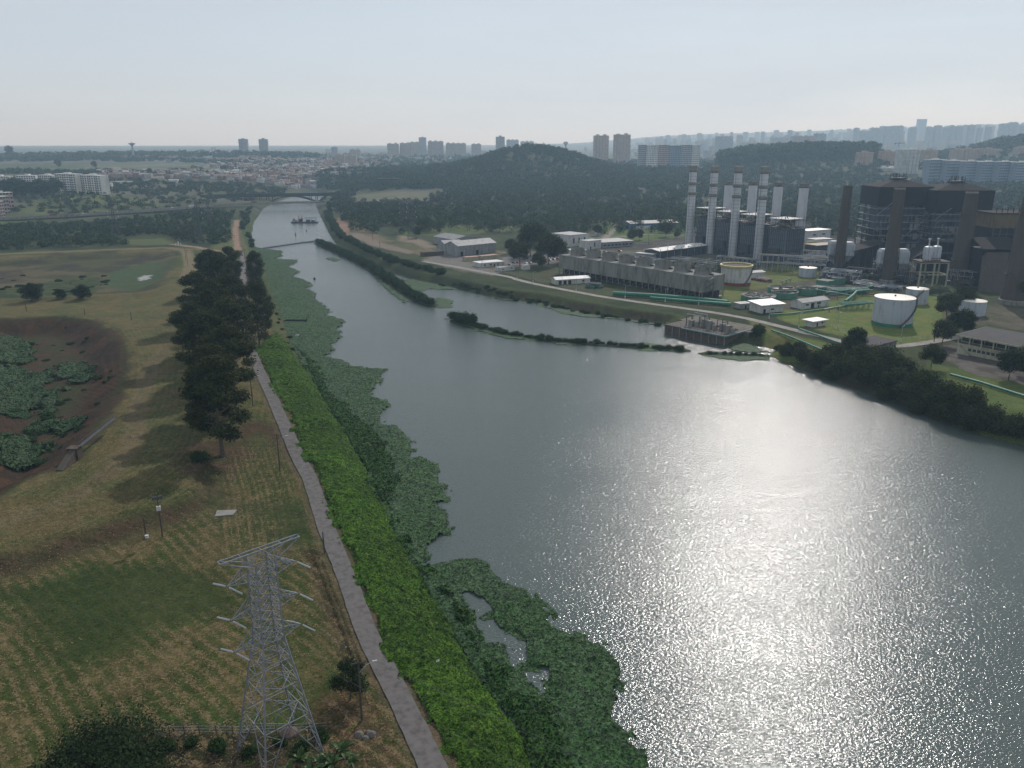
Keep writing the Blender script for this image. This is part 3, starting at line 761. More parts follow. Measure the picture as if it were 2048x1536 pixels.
# cut grass lying on the near field: straw in the mower rows, green tufts between
def tufts():
    rng = np.random.default_rng(77); n = 300000
    x = rng.uniform(-190, 6, n); y = rng.uniform(98, 255, n)
    k = (x > -.80 * y - 4) & (rng.random(n) < np.interp(y, [98, 160, 255], [1, .75, .3])); x, y = x[k], y[k]
    low = sdf(x, y, LOWF, 60); pd = pld(x, y, PATHL, 60); k = (pd > 2.7) & (DRf(x, y) > 9) & (sdf(x, y, BAS1, 40) > 2); x, y, low, pd = x[k], y[k], low[k], pd[k]
    rc = x * ud.y - y * ud.x + (fbm(x, y, 25, 5, 2) - .5) * 5
    nearp_ = (pd < 26) & (low < 4) & (y > PZ(500, 1100, 4.5).y); rc = np.where(nearp_, pd * 1.75 + (fbm(x, y, 20, 7, 2) - .5) * 1.5, rc)
    s = np.sin(rc * 2.35 + fbm(x, y, 3.2, 15, 3) * 5.5) * .5 + (fbm(x, y, 1.6, 12, 3) - .5) * 3.2 + (fbm(x, y, 30, 9, 3) - .5) * 2
    g = np.zeros(len(x))
    for q in GP: g = np.maximum(g, sstep(3, -5, sdf(x, y, q, 60)))
    s = s - 1.4 * g
    for nm, kk, c, lb in (("straw", s > .3, (.20, .155, .075), "pale cut straw lying in the mower rows of the near field"), ("grass_tufts", (s <= -.15), (.056, .080, .018), "short green grass tufts growing between the straw rows of the near field")):
        X_, Y_ = x[kk], y[kk]; P = np.stack([X_, Y_, TZ(X_, Y_) + .05 + .05 * rng.random(len(X_))], 1)
        V_, F_ = blades(P, .30, rng, 2.2)
        tag(npmesh(nm, V_, F_, mat(nm, c, .9, .45, .8, coord='Object', spec=.05)), lb, "grass" if nm != "straw" else "straw", kind='stuff')
DRf = lambda x, y: sdf(x, y, RIVER, 40)
tufts()
# ------------------------------------------------------------ path and roads: sheets laid on the land
def strip(name, pts, wd, mt, dz=.03, seg=2.5, kind='structure', zs=None):
    pts = [Vector((p[0], p[1], 0)) for p in pts]
    out = []
    for a, b in zip(pts[:-1], pts[1:]):
        n = max(1, int((b - a).length / seg))
        out += [a + (b - a) * (i / n) for i in range(n)]
    out.append(pts[-1])
    for _ in range(3): out = [out[0]] + [(out[i - 1] + out[i] * 2 + out[i + 1]) / 4 for i in range(1, len(out) - 1)] + [out[-1]]
    V = []; n = 5
    for i, p in enumerate(out):
        d = (out[min(i + 1, len(out) - 1)] - out[max(i - 1, 0)]).normalized(); nn = Vector((d.y, -d.x, 0))
        for j in range(n):
            jit = (random.random() - .5) * .2 if j in (0, n - 1) else 0
            V.append(p + nn * (((j / (n - 1)) - .5) * wd + jit))
    V = np.array([tuple(v) for v in V])
    if zs is None:
        zz = TZ(V[:, 0], V[:, 1]).reshape(-1, n)
        zz = np.maximum(zz, zz.mean(1, keepdims=True)); zz = zz.reshape(-1) + dz
        V[:, 2] = zz
    else:
        V[:, 2] = np.repeat(zs(out), n)
    i = np.arange(len(out) - 1)[:, None] * n + np.arange(n - 1)[None, :]
    FQ = np.stack([i, i + n, i + n + 1, i + 1], -1).reshape(-1, 4)
    o = npmesh(name, V, FQ, mt, smooth=True)
    return tag(o, kind=kind) if kind else o
asph = mat("worn_asphalt", (.112, .102, .098), .9, .45, .6, dirt=(.060, .055, .050), coord='Object', detail=9, spec=.2)
road_m = mat("pale_road", (.23, .21, .185), .9, .3, .3, detail=8, dirt=(.13, .12, .10))
strip("path", PATHL[2:], 4.3, asph, .22)
strip("road", W([(846, 523), (900, 532), (960, 544), (1010, 554), (1060, 566), (1130, 580), (1200, 593), (1290, 606), (1370, 617), (1440, 627), (1500, 638)], 5), 5.2, road_m, .12)
strip("road", W([(1498, 638), (1560, 653), (1620, 668), (1680, 682), (1740, 692), (1800, 692), (1860, 684), (1930, 672)], 5), 5.6, road_m, .13)
lane_m = mat("highway_asphalt", (.20, .20, .20), .85, .2, .1)
# ------------------------------------------------------------ vegetation
def leaves(blobs, n, size, rng, out=.35, up=.25):
    """many small leaf clumps spread through ellipsoid lobes; blobs rows cx,cy,cz,rx,ry,rz"""
    B = np.asarray(blobs, float)
    wgt = (B[:, 3] * B[:, 4] * B[:, 5]) ** .667; wgt /= wgt.sum()
    k = rng.choice(len(B), n, p=wgt)
    d = rng.normal(size=(n, 3)); d /= np.linalg.norm(d, axis=1)[:, None]
    r = rng.random(n) ** .30 * (1 + .18 * rng.normal(size=n))
    P = B[k, :3] + d * B[k, 3:] * r[:, None]
    nn = rng.normal(size=(n, 3)) + d * out * 3 + np.array([0, 0, up * 3]); nn /= np.linalg.norm(nn, axis=1)[:, None]
    t = rng.normal(size=(n, 3)); u = np.cross(nn, t); u /= np.linalg.norm(u, axis=1)[:, None]; v = np.cross(nn, u)
    s = size * (.55 + .9 * rng.random(n))[:, None]; s2 = s * (.45 + .4 * rng.random(n))[:, None]
    V = np.stack([P - u * s * .5, P - v * s2 * .5 + nn * s * .1, P + u * s * .5, P + v * s2 * .5 - nn * s * .08], 1).reshape(-1, 3)
    return V, np.arange(n * 4).reshape(-1, 4)
BARK = mat("eucalyptus_bark", (.11, .09, .07), .9, .5, 2.0, dirt=(.04, .033, .027))
LEAF_D = leafmat("eucalyptus_leaves", (.010, .017, .005), (.056, .066, .018), .16, .22)
LEAF_O = leafmat("olive_leaves", (.013, .021, .007), (.048, .056, .019), .12, .18)
LEAF_G = leafmat("dense_leaves", (.007, .016, .006), (.030, .048, .015), .12, .12)
LEAF_B = leafmat("bank_shrub_leaves", (.009, .024, .006), (.034, .066, .017), .15, .15)
LEAF_F = leafmat("forest_leaves", (.012, .026, .012), (.052, .076, .028), .055, .12)
def trunk(mb, h, r, limbs, rng, lean=.03, n=7):
    p = [Vector((0, 0, -.6))]; q = Vector((0, 0, 0)); k = 7
    lx, ly = rng.normal() * lean, rng.normal() * lean
    for i in range(1, k + 1):
        q = Vector((lx * h * i / k + rng.normal() * .15, ly * h * i / k + rng.normal() * .15, h * i / k)); p.append(q)
    mb.tube(p, [r * 1.25] + [r * (1 - .85 * i / k) for i in range(1, k + 1)], n)
    for bx, by, bz, br in limbs:
        f = min(.9, max(.25, (bz - br * .7) / h)); s = Vector((lx * h * f, ly * h * f, h * f * .86)); e = Vector((bx, by, bz))
        m = (s + e) / 2 + Vector((rng.normal() * .4, rng.normal() * .4, -.5))
        mb.tube([s, m, e], [r * (1 - .75 * f) * .6, r * .25, r * .08], 5)
def make_tree(name, label, cat, seed, h, spread, nb, n, size, leaf, base=.35, flat=.7, r=.35, br=(.16, .26), top=1.0):
    rng = np.random.default_rng(seed)
    B = []
    for i in range(nb):
        f = (i + .5) / nb
        z = h * (base + (1 - base) * (f ** .8) * .93)
        env = spread * math.sin(math.pi * min(1, .18 + .72 * f ** top)) ** .7
        a = i * 2.399 + rng.normal() * .5; rr = env * (.45 + .5 * rng.random()) if f < .93 else 0
        s = spread * 2 * (br[0] + (br[1] - br[0]) * rng.random())
        B.append((math.cos(a) * rr, math.sin(a) * rr, z, s, s, s * flat))
    t = thing(name, label, cat, (0, 0, 0))
    mb = MB(); trunk(mb, h * .93, r, [(b[0], b[1], b[2], b[5]) for b in B if math.hypot(b[0], b[1]) > spread * .3], rng)
    mb.build("trunk", BARK, t, smooth=True)
    V, Fq = leaves(B, n, size, rng)
    npmesh("crown", V, Fq, leaf, t)
    return t
def make_bush(name, label, cat, seed, r, h, nb, n, size, leaf):
    rng = np.random.default_rng(seed); B = []
    for i in range(nb):
        a = rng.random() * 6.283; q = r * .62 * math.sqrt(rng.random()); s = r * (.35 + .25 * rng.random())
        B.append((math.cos(a) * q, math.sin(a) * q, h * (.3 + .4 * rng.random()) * (1 - .3 * q / r), s, s, min(s, h * .45)))
    t = thing(name, label, cat, (0, 0, 0))
    mb = MB()
    for i in range(4):
        a = i * 1.6; mb.tube([(0, 0, -.4), (math.cos(a) * r * .2, math.sin(a) * r * .2, h * .3), (math.cos(a) * r * .45, math.sin(a) * r * .45, h * .55)], [.12, .08, .03], 5)
    mb.build("stem", BARK, t); V, Fq = leaves(B, n, size, rng); npmesh("foliage", V, Fq, leaf, t)
    return t
def at(px, py, dz=-.1):
    p = G(px, py); return Vector((p.x, p.y, p.z + dz))

# the big eucalyptus row left of the path
EU = [Proto(make_tree("eucalyptus_tree", "x", "tree", 100 + k, 33, 8.0, 24, 17000, .68, LEAF_D, base=.22, flat=.66, r=.6, br=(.14, .23))) for k in range(3)]
eu_spots = [(446, 912, 1.0, 0, "nearest dark eucalyptus, its bare trunk standing free in the mown field"),
            (425, 850, .88, 1, "dark eucalyptus just behind the nearest one, left side"),
            (470, 810, .93, 2, "dark eucalyptus leaning over the path edge behind the nearest one"),
            (420, 775, .95, 0, "bushy dark eucalyptus in the middle of the row, field side"),
            (466, 745, .98, 1, "dark eucalyptus in the middle of the row, path side"),
            (392, 728, .85, 2, "wide low eucalyptus reaching furthest left over the meadow"),
            (440, 700, 1.0, 0, "tall dark eucalyptus behind the middle of the row"),
            (470, 668, .95, 2, "tall eucalyptus close to the path behind the middle"),
            (405, 655, .92, 1, "eucalyptus on the meadow side near the far end of the row"),
            (446, 622, 1.0, 2, "tall eucalyptus near the far end of the row"),
            (425, 590, .9, 0, "eucalyptus second from the far end of the row"), (463, 580, .9, 1, "furthest eucalyptus of the row")]
for i, (a, b, s, k, lb) in enumerate(eu_spots):
    EU[k].place(at(a, b), i * 1.3, (s * 1.24, s * 1.24, s), lb, "eucalyptus trees in the row beside the path")
EO = Proto(make_tree("slender_tree", "x", "tree", 140, 33, 6.6, 20, 12000, .55, LEAF_O, base=.14, flat=1.0, r=.45, br=(.16, .25)))
for a, b, s, rz, lb in ((519, 692, 1.0, 0, "tall olive green tree standing alone between path and water weeds"), (532, 668, .72, 2, "thin olive tree just behind the tall one by the water weeds"),
                        (514, 600, .95, 1, "narrow dark tree further up the path on the water side"), (513, 565, .7, 3, "small dark tree at the water side near the floating boom")):
    EO.place(at(a, b), rz, (s, s, s), lb, "slender trees on the water side of the path")
# lone trees
t = make_tree("round_tree", "small dark round tree beside the near wooden pole and the path", "tree", 150, 7.6, 2.9, 11, 4200, .34, LEAF_G, base=.3, r=.2, br=(.18, .3)); t.location = at(700, 1398)
RT = Proto(make_tree("round_tree", "x", "tree", 151, 8.6, 5.0, 12, 5000, .6, LEAF_G, base=.22, r=.25, br=(.2, .3)))
for a, b, s, lb in ((64, 601, 1.12, "largest and leftmost of three dark round trees by the far basin"), (121, 597, .62, "smallest of three dark round trees by the far basin"),
                    (167, 599, .98, "rightmost of three dark round trees by the far basin")):
    RT.place(at(a, b), a, s, lb, "three round trees at the edge of the far basin")
t = make_bush("broad_tree", "big dark dense tree crown at the bottom left corner", "tree", 160, 11.0, 12.5, 42, 60000, .40, LEAF_G); t.location = at(215, 1618)
t = make_bush("bush", "low grey green bush at the foot of the nearest eucalyptus", "bush", 161, 3.2, 3.4, 8, 2200, .4, LEAF_B); t.location = at(402, 922)
# banana-like plants under the pylon
def make_frond(name, label, seed, n=11, ln=2.6):
    rng = np.random.default_rng(seed); mb = MB()
    for i in range(n):
        a = i * 2.4 + rng.random(); el = .5 + .7 * rng.random(); pts = []; l2 = ln * (.7 + .5 * rng.random())
        for k in range(6):
            f = k / 5; pts.append(Vector((math.cos(a) * l2 * f * math.cos(el), math.sin(a) * l2 * f * math.cos(el), .4 + l2 * f * math.sin(el) - 1.3 * f * f)))
        sd_ = Vector((-math.sin(a), math.cos(a), 0)); wd_ = [.06, .26, .34, .3, .2, .02]
        b0 = len(mb.v); vs = []
        for k, p in enumerate(pts): vs += [p - sd_ * wd_[k] + Vector((0, 0, .08)), p, p + sd_ * wd_[k] + Vector((0, 0, .08))]
        mb.add(vs, [(3 * k + j, 3 * k + j + 1, 3 * k + j + 4, 3 * k + j + 3) for k in range(5) for j in (0, 1)])
    o = mb.build(name, FROND, smooth=True); return tag(o, label, "plant")
FROND = mat("broad_leaf", (.05, .10, .022), .45, .5, 1.5, trans=.3, coord='Object')
fp = make_frond("broad_leaved_plant", "bright broad leaved plant at the foot of the steel pylon", 5, 14, 3.2); fp.location = at(684, 1506)
for i, (a, b, s) in enumerate(((640, 1530, .9), (600, 1520, .8), (665, 1530, 1.0), (575, 1545, .8), (620, 1548, 1.0), (705, 1525, .7))):
    o = fp.copy(); COL.objects.link(o); o.location = at(a, b); o.rotation_euler.z = i * 1.1; o.scale = (s, s, s)
    o["label"] = "dark broad leaved plant in the thicket under the pylon, " + ("third from the left", "second from the left", "fifth from the left, in front", "leftmost", "middle one in front", "rightmost")[i]; o["group"] = "plants in the thicket under the pylon"
bs = Proto(make_bush("bush", "x", "bush", 163, 1.8, 1.7, 6, 1500, .3, LEAF_B))
for i, (a, b, s) in enumerate(((330, 1500, 1.1), (385, 1490, .8), (440, 1497, 1.1), (500, 1505, .8), (600, 1500, 1.0), (640, 1478, .9), (560, 1490, .7))):
    bs.place(at(a, b), i, s, "low dark bush along the wire fence under the pylon, " + ("leftmost", "second", "third", "fourth", "second from the right", "rightmost", "third from the right")[i] + " of them", "low bushes along the wire fence")

# bushes: side channel bank, islands, right shore
BU = [Proto(make_bush("bush", "x", "bush", 170 + k, 3.6, 4.2, 9, 2600, .5, LEAF_B)) for k in range(3)]
def along(pts, n, jit=0.0, z=0):
    P = [Vector((p[0], p[1], 0)) for p in pts]; L_ = [0]
    for a, b in zip(P[:-1], P[1:]): L_.append(L_[-1] + (b - a).length)
    out = []
    for i in range(n):
        s = L_[-1] * (i + .5) / n
        k = max(j for j in range(len(L_)) if L_[j] <= s) if s < L_[-1] else len(P) - 2
        k = min(k, len(P) - 2); f = (s - L_[k]) / max(1e-6, L_[k + 1] - L_[k]); q = P[k].lerp(P[k + 1], f)
        out.append(Vector((q.x + random.uniform(-jit, jit), q.y + random.uniform(-jit, jit), 0)))
    return out
ONM = ['first', 'second', 'third', 'fourth', 'fifth', 'sixth', 'seventh', 'eighth', 'ninth', 'tenth', 'eleventh', 'twelfth', 'thirteenth', 'fourteenth', 'fifteenth', 'sixteenth', 'seventeenth', 'eighteenth', 'nineteenth', 'twentieth']
def bushes(pts, n, jit, smin, smax, lb, grp, zf=1.0, pro=None):
    for i, q in enumerate(along(pts, n, jit)):
        s = random.uniform(smin, smax)
        (pro or BU)[i % 3].place((q.x, q.y, max(T1(q.x, q.y), .1) - .3), random.random() * 6, (s, s, s * zf), (lb + ", " + ONM[i] + " from its far end") if n <= 20 else lb, grp)
bushes(ISLA, 50, 1.2, 1.0, 1.5, "dense green bush growing on the narrow strip island", "bushes on the strip island", .95)
bushes(ISLB[:2], 7, .8, .9, 1.4, "tall bush at the curved island's far tip", "tall bushes at the end of the curved island", 1.25)
bushes(ISLB[1:], 38, .9, .35, .78, "low bush on the curved island in mid river", "low bushes on the curved island", .9)
bushes(ISLC, 9, .6, .3, .5, "low bush on the grassy spit", "bushes on the spit", .9)
bk1 = W([(650, 432), (658, 455), (674, 480), (705, 500), (740, 517), (780, 536), (835, 553), (880, 563)], 0)
bushes([Vector((p.x + 3.5, p.y + 2.5, 0)) for p in bk1], 60, 2.4, .95, 1.45, "dense bush on the bank of the side channel", "bushes along the side channel bank", .9)
bk2 = W([(880, 566), (960, 582), (1060, 600), (1200, 628), (1320, 646)], 2)
bushes([Vector((p.x + 1, p.y + 3, 0)) for p in bk2], 46, 2.6, .35, .75, "low brownish shrub on the plant's river bank", "low shrubs on the plant's river bank", .8)
bk3 = W([(512, 420), (500, 440), (500, 462), (508, 480), (520, 505)], 0)
bushes([Vector((p.x - 6, p.y, 0)) for p in bk3], 16, 3, .7, 1.2, "bush on the far left river bank", "bushes on the far left bank", 1)
bk4 = W([(545, 600), (575, 668), (598, 705), (620, 740)], 1)
bushes([Vector((p.x - 2, p.y, 0)) for p in bk4], 12, 1.6, .3, .55, "small shrub below the slender trees", "shrubs below the slender trees", .8)
hol = [random.Random(9).random() for _ in range(1)]
rh = random.Random(9); cnt = 0
while cnt < 95:
    x, y = rh.uniform(-20, 235), rh.uniform(660, 935); q = W([(x, y)], 1.5)[0]
    if cnt > 45 and not any(sdf([q.x], [q.y], W(c_[0], 1.5), 60)[0] < 1 for c_ in CREEP): continue
    if float(sdf([q.x], [q.y], BAS1, 60)[0]) > -9: continue
    s = rh.uniform(.3, .85); BU[cnt % 3].place((q.x, q.y, T1(q.x, q.y) - .4), cnt, (s, s, s * .55), "low green bush growing in the red brown hollow", "low bushes in the hollow"); cnt += 1
for i in range(26):
    q = W([(rh.uniform(0, 220), rh.uniform(548, 588))], 3)[0]; s = rh.uniform(.35, .9)
    BU[i % 3].place((q.x, q.y, T1(q.x, q.y) - .4), i, (s, s, s * .6), "low scrubby bush around the upper basin", "low bushes around the upper basin")
# big trees of the right bank
RB = [Proto(make_bush("shore_tree", "x", "tree", 180 + k, 6.0, 8.0, 14, 6500, .62, LEAF_D if k != 1 else LEAF_O)) for k in range(3)]
rb_sp = [(1575, 708, .62), (1605, 722, .75), (1640, 735, .85), (1665, 715, .8), (1600, 700, .5), (1690, 748, .95), (1715, 725, .9), (1740, 765, 1.0), (1760, 740, 1.05), (1700, 700, .75), (1785, 782, 1.0),
         (1735, 715, .8), (1800, 755, .95), (1815, 800, 1.0), (1850, 785, 1.0), (1850, 812, .85), (1890, 815, 1.05), (1900, 835, .9), (1935, 825, 1.0), (1950, 855, .85), (1975, 848, .9), (2010, 868, .8), (2045, 880, .75), (2080, 890, .9), (1660, 755, .7), (1770, 800, .6), (1830, 825, .6)]
ORDL = ['first', 'second', 'third', 'fourth', 'fifth', 'sixth', 'seventh', 'eighth', 'ninth', 'tenth', 'eleventh', 'twelfth', 'thirteenth', 'fourteenth', 'fifteenth', 'sixteenth', 'seventeenth', 'eighteenth', 'nineteenth', 'twentieth', 'twenty first', 'twenty second', 'twenty third', 'twenty fourth', 'twenty fifth', 'twenty sixth', 'twenty seventh']
rb_rank = {k: r for r, k in enumerate(sorted(range(len(rb_sp)), key=lambda k: rb_sp[k][0]))}
for i, (a, b, s) in enumerate(rb_sp):
    RB[i % 3].place(at(a, b, -.5), i * 1.7, (s * 1.18, s * 1.18, s * random.uniform(1.1, 1.5)), ORDL[rb_rank[i]] + " tree from the left in the dark dense belt on the right bank", "shore trees in the dense belt on the right bank")
t = make_bush("bush", "big dark bush beside the concrete pump platform", "bush", 190, 4.6, 6.2, 10, 4200, .5, LEAF_D); t.location = at(1520, 678, -.3)
t = make_bush("bush", "brownish low bush below the green pipe on the right bank", "bush", 191, 3.0, 2.8, 7, 1800, .4, LEAF_O); t.location = at(1556, 700, -.2)
PT = [Proto(make_tree("shade_tree", "x", "tree", 200 + k, 13, 5.6, 12, 6500, .62, LEAF_D if k < 2 else LEAF_G, base=.36, flat=.7, r=.3, br=(.2, .3))) for k in range(3)]
pts_ = [(1040, 532, 1.45, 0, "dark tree beside the white flat roofed gatehouse"), (1062, 512, 2.1, 2, "tallest dark tree over the parked cars"), (1078, 538, 1.0, 1, "lower tree shading the parked cars"),
        (1097, 528, 1.8, 0, "dark tree standing right of the parked cars"), (1114, 527, 1.55, 1, "dark tree nearest the end of the cooling tower"), (1022, 508, 1.0, 1, "small tree between warehouse and gatehouse"),
        (1195, 471, .85, 2, "small round tree on the lawn near the tall hall"), (1263, 484, .9, 0, "dark tree in the middle of the lawn before the long blue shed"), (1278, 480, .8, 2, "second tree beside it on the lawn before the long blue shed"),
        (1331, 474, 1.15, 1, "wide dark tree in front of the long blue shed"), (1353, 477, .55, 0, "small bush-like tree next to the exhaust stacks"), (1172, 462, 1.0, 2, "slim tree behind the tall hall"),
        (1893, 640, 1.1, 0, "dark tree in front of the brown chimney, left one"), (1925, 625, 1.1, 1, "dark tree in front of the brown chimney, right one"), (1925, 672, 1.0, 2, "broad tree partly hiding the small round tank"), (1905, 668, .8, 1, "broad tree's left neighbour near the small round tank"),
        (1883, 690, .9, 0, "slim dark tree at the corner of the dark roofed building"), (1862, 738, .85, 1, "tree with bare trunk beside the gravel yard"), (2017, 760, .95, 2, "olive tree in front of the dark roofed building"), (2050, 750, .9, 0, "tree cut by the right edge before the dark roofed building"),
        (2046, 610, 1.2, 1, "tree at the foot of the rightmost chimney"), (1712, 700, .8, 2, "pale feathery tree beside the low dark roof"), (1826, 795, .7, 1, "small tree at the end of the grass strip"), (856, 462, 1.1, 0, "dark tree right of the twin pylons"), (835, 476, .9, 1, "dark tree at the foot of the twin pylons")]
for i, (a, b, s, k, lb) in enumerate(pts_):
    PT[k].place(at(a, b), i * 2.1, s, lb, "trees standing in the plant grounds")

# ------------------------------------------------------------ woods: masses no one could count
def ridge_ok(x, y, polys, inn):
    k = np.zeros(len(x), bool)
    for p in polys: k |= poly_in(x, y, p)
    return k & inn
def wood(name, label, polys, n, hgt, wdt, leaf, lod, seed, keep=None, nb=5):
    rng = np.random.default_rng(seed)
    VV = []; FF = []; off = 0
    for p in polys:
        xs = [q[0] for q in p]; ys = [q[1] for q in p]
        A = (max(xs) - min(xs)) * (max(ys) - min(ys))
        m = int(A * n)
        x = rng.uniform(min(xs), max(xs), m); y = rng.uniform(min(ys), max(ys), m)
        k = poly_in(x, y, p) & (sdf(x, y, RIVER, 40) > 6)
        if keep is not None: k &= keep(x, y)
        x, y = x[k], y[k]; z = TZ(x, y)
        for i in range(len(x)):
            Dd = math.hypot(x[i], y[i]); nl, sz = lod(Dd)
            h = hgt * rng.uniform(.6, 1.25); r = wdt * rng.uniform(.6, 1.25)
            B = []
            for j in range(nb):
                a = rng.random() * 6.283; q = r * .55 * rng.random(); s = r * rng.uniform(.4, .62)
                B.append((math.cos(a) * q, math.sin(a) * q, max(s * .5, h - s * .8 - q * .5), s, s, s * .8))
            B.append((0, 0, h * .35, r * .7, r * .7, h * .4))
            V, Fq = leaves(B, nl, sz, rng, .5, .3)
            V[:, 0] += x[i]; V[:, 1] += y[i]; V[:, 2] += z[i]
            VV.append(V); FF.append(Fq + off); off += len(V)
    o = npmesh(name, np.concatenate(VV), np.concatenate(FF), leaf)
    return tag(o, label, "woods", kind='stuff')
def lod1(Dd):
    if Dd < 1000: return 150, 1.5
    if Dd < 1500: return 90, 2.2
    if Dd < 2300: return 60, 3.2
    return 40, 4.6
def PP(l): return [PY(a, b, 0) for a, b in l]
woodR = [PP([(700, 930), (780, 900), (830, 830), (1010, 830), (1130, 845), (1180, 900), (1260, 900), (1400, 860), (1500, 870), (1700, 860), (2300, 780), (2500, 900), (2300, 1350), (1900, 1500), (1450, 1520), (1200, 1800), (1100, 1750), (900, 1650), (860, 1400), (690, 1400), (680, 1180)])]
def keepR(x, y):
    g = sdf(x, y, PP([(810, 830), (1040, 830), (1040, 905), (900, 915), (810, 890)]), 40)
    g2 = sdf(x, y, PP([(1150, 700), (1390, 700), (1390, 905), (1200, 905)]), 40)
    g3 = sdf(x, y, PP([(700, 1330), (860, 1330), (860, 1420), (700, 1420)]), 40)
    return (g > 2) & (g2 > 2) & (g3 > 0)
wood("forest", "dark forest spreading behind the power plant", woodR, .0052, 13, 8.0, LEAF_F, lod1, 301, keepR)
hx0 = HILLC
wood("forest", "blue green forest covering the rounded hill", [[Vector((hx0.x + 480 * math.cos(a) - 60, hx0.y - 60 + 380 * math.sin(a), 0)) for a in np.linspace(0, 6.283, 20)[:-1]]], .0066, 14, 10, LEAF_F, lod1, 302, lambda x, y: y < 2300)
wood("forest", "tall dark wood on the rise behind the plant's rear stacks", [PP([(1440, 2050), (1740, 2050), (1760, 2500), (1430, 2500)])], .0075, 34, 13, LEAF_F, lambda d: (90, 4.5), 303)
wood("forest", "wooded hilltop behind the blue apartment blocks", [PP([(1840, 2400), (2250, 2350), (2250, 3000), (1860, 3000)])], .0042, 27, 16, LEAF_F, lambda d: (60, 6.5), 304)
wood("forest", "belt of trees between the forest and the tower blocks", [PP([(1180, 1800), (1500, 1520), (1900, 1500), (2300, 1350), (2400, 1500), (1850, 1720), (1500, 2000), (1300, 2050)])], .0032, 10, 8, LEAF_F, lod1, 305, nb=4)
woodL = [W([(-350, 500), (-20, 504), (120, 497), (250, 490), (330, 478), (360, 486), (440, 488), (470, 478), (490, 455), (500, 432), (470, 424), (400, 423), (300, 437), (140, 448), (-350, 460)], 5)]
def keepL(x, y):
    return (sdf(x, y, W([(235, 474), (335, 470), (352, 484), (260, 490)], 5), 40) > 0) & (pld(x, y, W([(474, 430), (472, 450), (480, 500)], 5), 30) > 7) & (pld(x, y, W([(345, 488), (420, 500)], 5), 30) > 6)
wood("tree_belt", "trees between the plant forest and the tall dark wood", [PP([(1380, 1750), (1760, 1720), (1760, 2080), (1380, 2120)])], .0035, 10, 9, LEAF_F, lambda d: (50, 3.4), 316)
wood("tree_belt", "trees filling the ground between the far tower blocks on the right", [PP([(1180, 2250), (2200, 1750), (2300, 2400), (1900, 3200), (1180, 3200)])], .0011, 11, 11, LEAF_F, lambda d: (45, 4.5), 315)
wood("scrub_wood", "dark scrub wood left of the river before the highway", woodL, .011, 6.5, 5.6, LEAF_F, lambda d: (130, 1.25) if d < 950 else (70, 1.8), 306, keepL)
wood("scrub_wood", "scattered scrub on the slopes below the white apartment blocks", [W([(-300, 440), (60, 425), (200, 432), (340, 420), (460, 405), (510, 402), (520, 393), (350, 390), (250, 395), (60, 392), (-300, 400)], 6)], .0022, 6, 8, LEAF_F, lambda d: (60, 2.4), 307)
wood("tree_belt", "belt of trees beyond the arch bridge", [PP([(200, 1530), (640, 1560), (690, 1650), (560, 1780), (200, 1760)])], .0035, 8, 9, LEAF_F, lambda d: (50, 3.2), 308, lambda x, y: sdf(x, y, RIVER, 60) > 15)
wood("tree_belt", "trees below the race circuit on the far left", [PP([(-300, 1900), (480, 1850), (480, 1990), (-300, 2050)])], .0026, 11, 10, LEAF_F, lambda d: (50, 3.6), 309)
wood("tree_belt", "dark line of trees along the far left skyline", [PP([(-300, 3000), (640, 3050), (640, 3330), (-300, 3400)])], .0018, 21, 22, LEAF_F, lambda d: (60, 8), 310)
wood("tree_belt", "tree band on the hillside above the race circuit", [PP([(-300, 2650), (120, 2650), (330, 2720), (460, 2560), (640, 2500), (650, 2650), (480, 2760), (330, 2900), (-300, 2850)])], .0014, 11, 14, LEAF_F, lambda d: (45, 6), 311)
wood("tree_belt", "trees scattered among the houses of the far town", [PP([(250, 2000), (720, 1900), (880, 2400), (1000, 3000), (1000, 4300), (500, 4300), (500, 2400)])], .00030, 12, 13, LEAF_F, lambda d: (45, 5), 312)
wood("tree_belt", "trees beside the road embankment left of the forest hill", [PP([(690, 1640), (860, 1620), (900, 1720), (760, 1800), (690, 1800)])], .006, 13, 10, LEAF_F, lambda d: (60, 3.2), 313)
wood("tree_belt", "trees at the right end of the bridges", [PP([(655, 1180), (700, 1180), (705, 1560), (668, 1560)])], .007, 11, 8, LEAF_F, lambda d: (60, 2.8), 314)
# ------------------------------------------------------------ materials of built things
WHITE = mat("white_paint", (.50, .51, .51), .55, .25, .5, streak=.25, dirt=(.30, .29, .27))
TANKW = mat("tank_paint", (.36, .39, .43), .45, .16, .6, streak=.15, dirt=(.22, .22, .22))
TANKTOP = mat("tank_roof_paint", (.66, .62, .54), .5, .12, .3, dirt=(.45, .40, .32))
GREEN = mat("green_paint", (.02, .16, .10), .5, .3, .6, dirt=(.02, .07, .05))
PGREEN = mat("pale_green_paint", (.06, .20, .14), .6, .35, .5, streak=.3, dirt=(.06, .09, .06))
RED = mat("red_paint", (.20, .035, .03), .5, .2, .6)
YELL = mat("yellow_paint", (.42, .34, .10), .5, .3, .8)
CONC = mat("weathered_concrete", (.20, .195, .175), .9, .35, .35, streak=.35, dirt=(.085, .085, .06), detail=9)
CONCT = mat("tower_casing_panels", (.20, .20, .18), .9, .45, .22, streak=.25, dirt=(.06, .068, .04), detail=10)
CONCB = mat("chimney_concrete", (.070, .060, .052), .95, .3, .25, streak=.12, dirt=(.06, .045, .036), detail=8)
STACK = mat("stack_steel", (.50, .51, .53), .5, .14, .25, streak=.2, dirt=(.33, .33, .34))
STEEL = mat("galvanised_steel", (.26, .28, .31), .5, .25, .6, metal=.2, dirt=(.14, .13, .12))
DSTEEL = mat("dark_steel", (.055, .062, .075), .6, .35, .5, dirt=(.03, .028, .028))
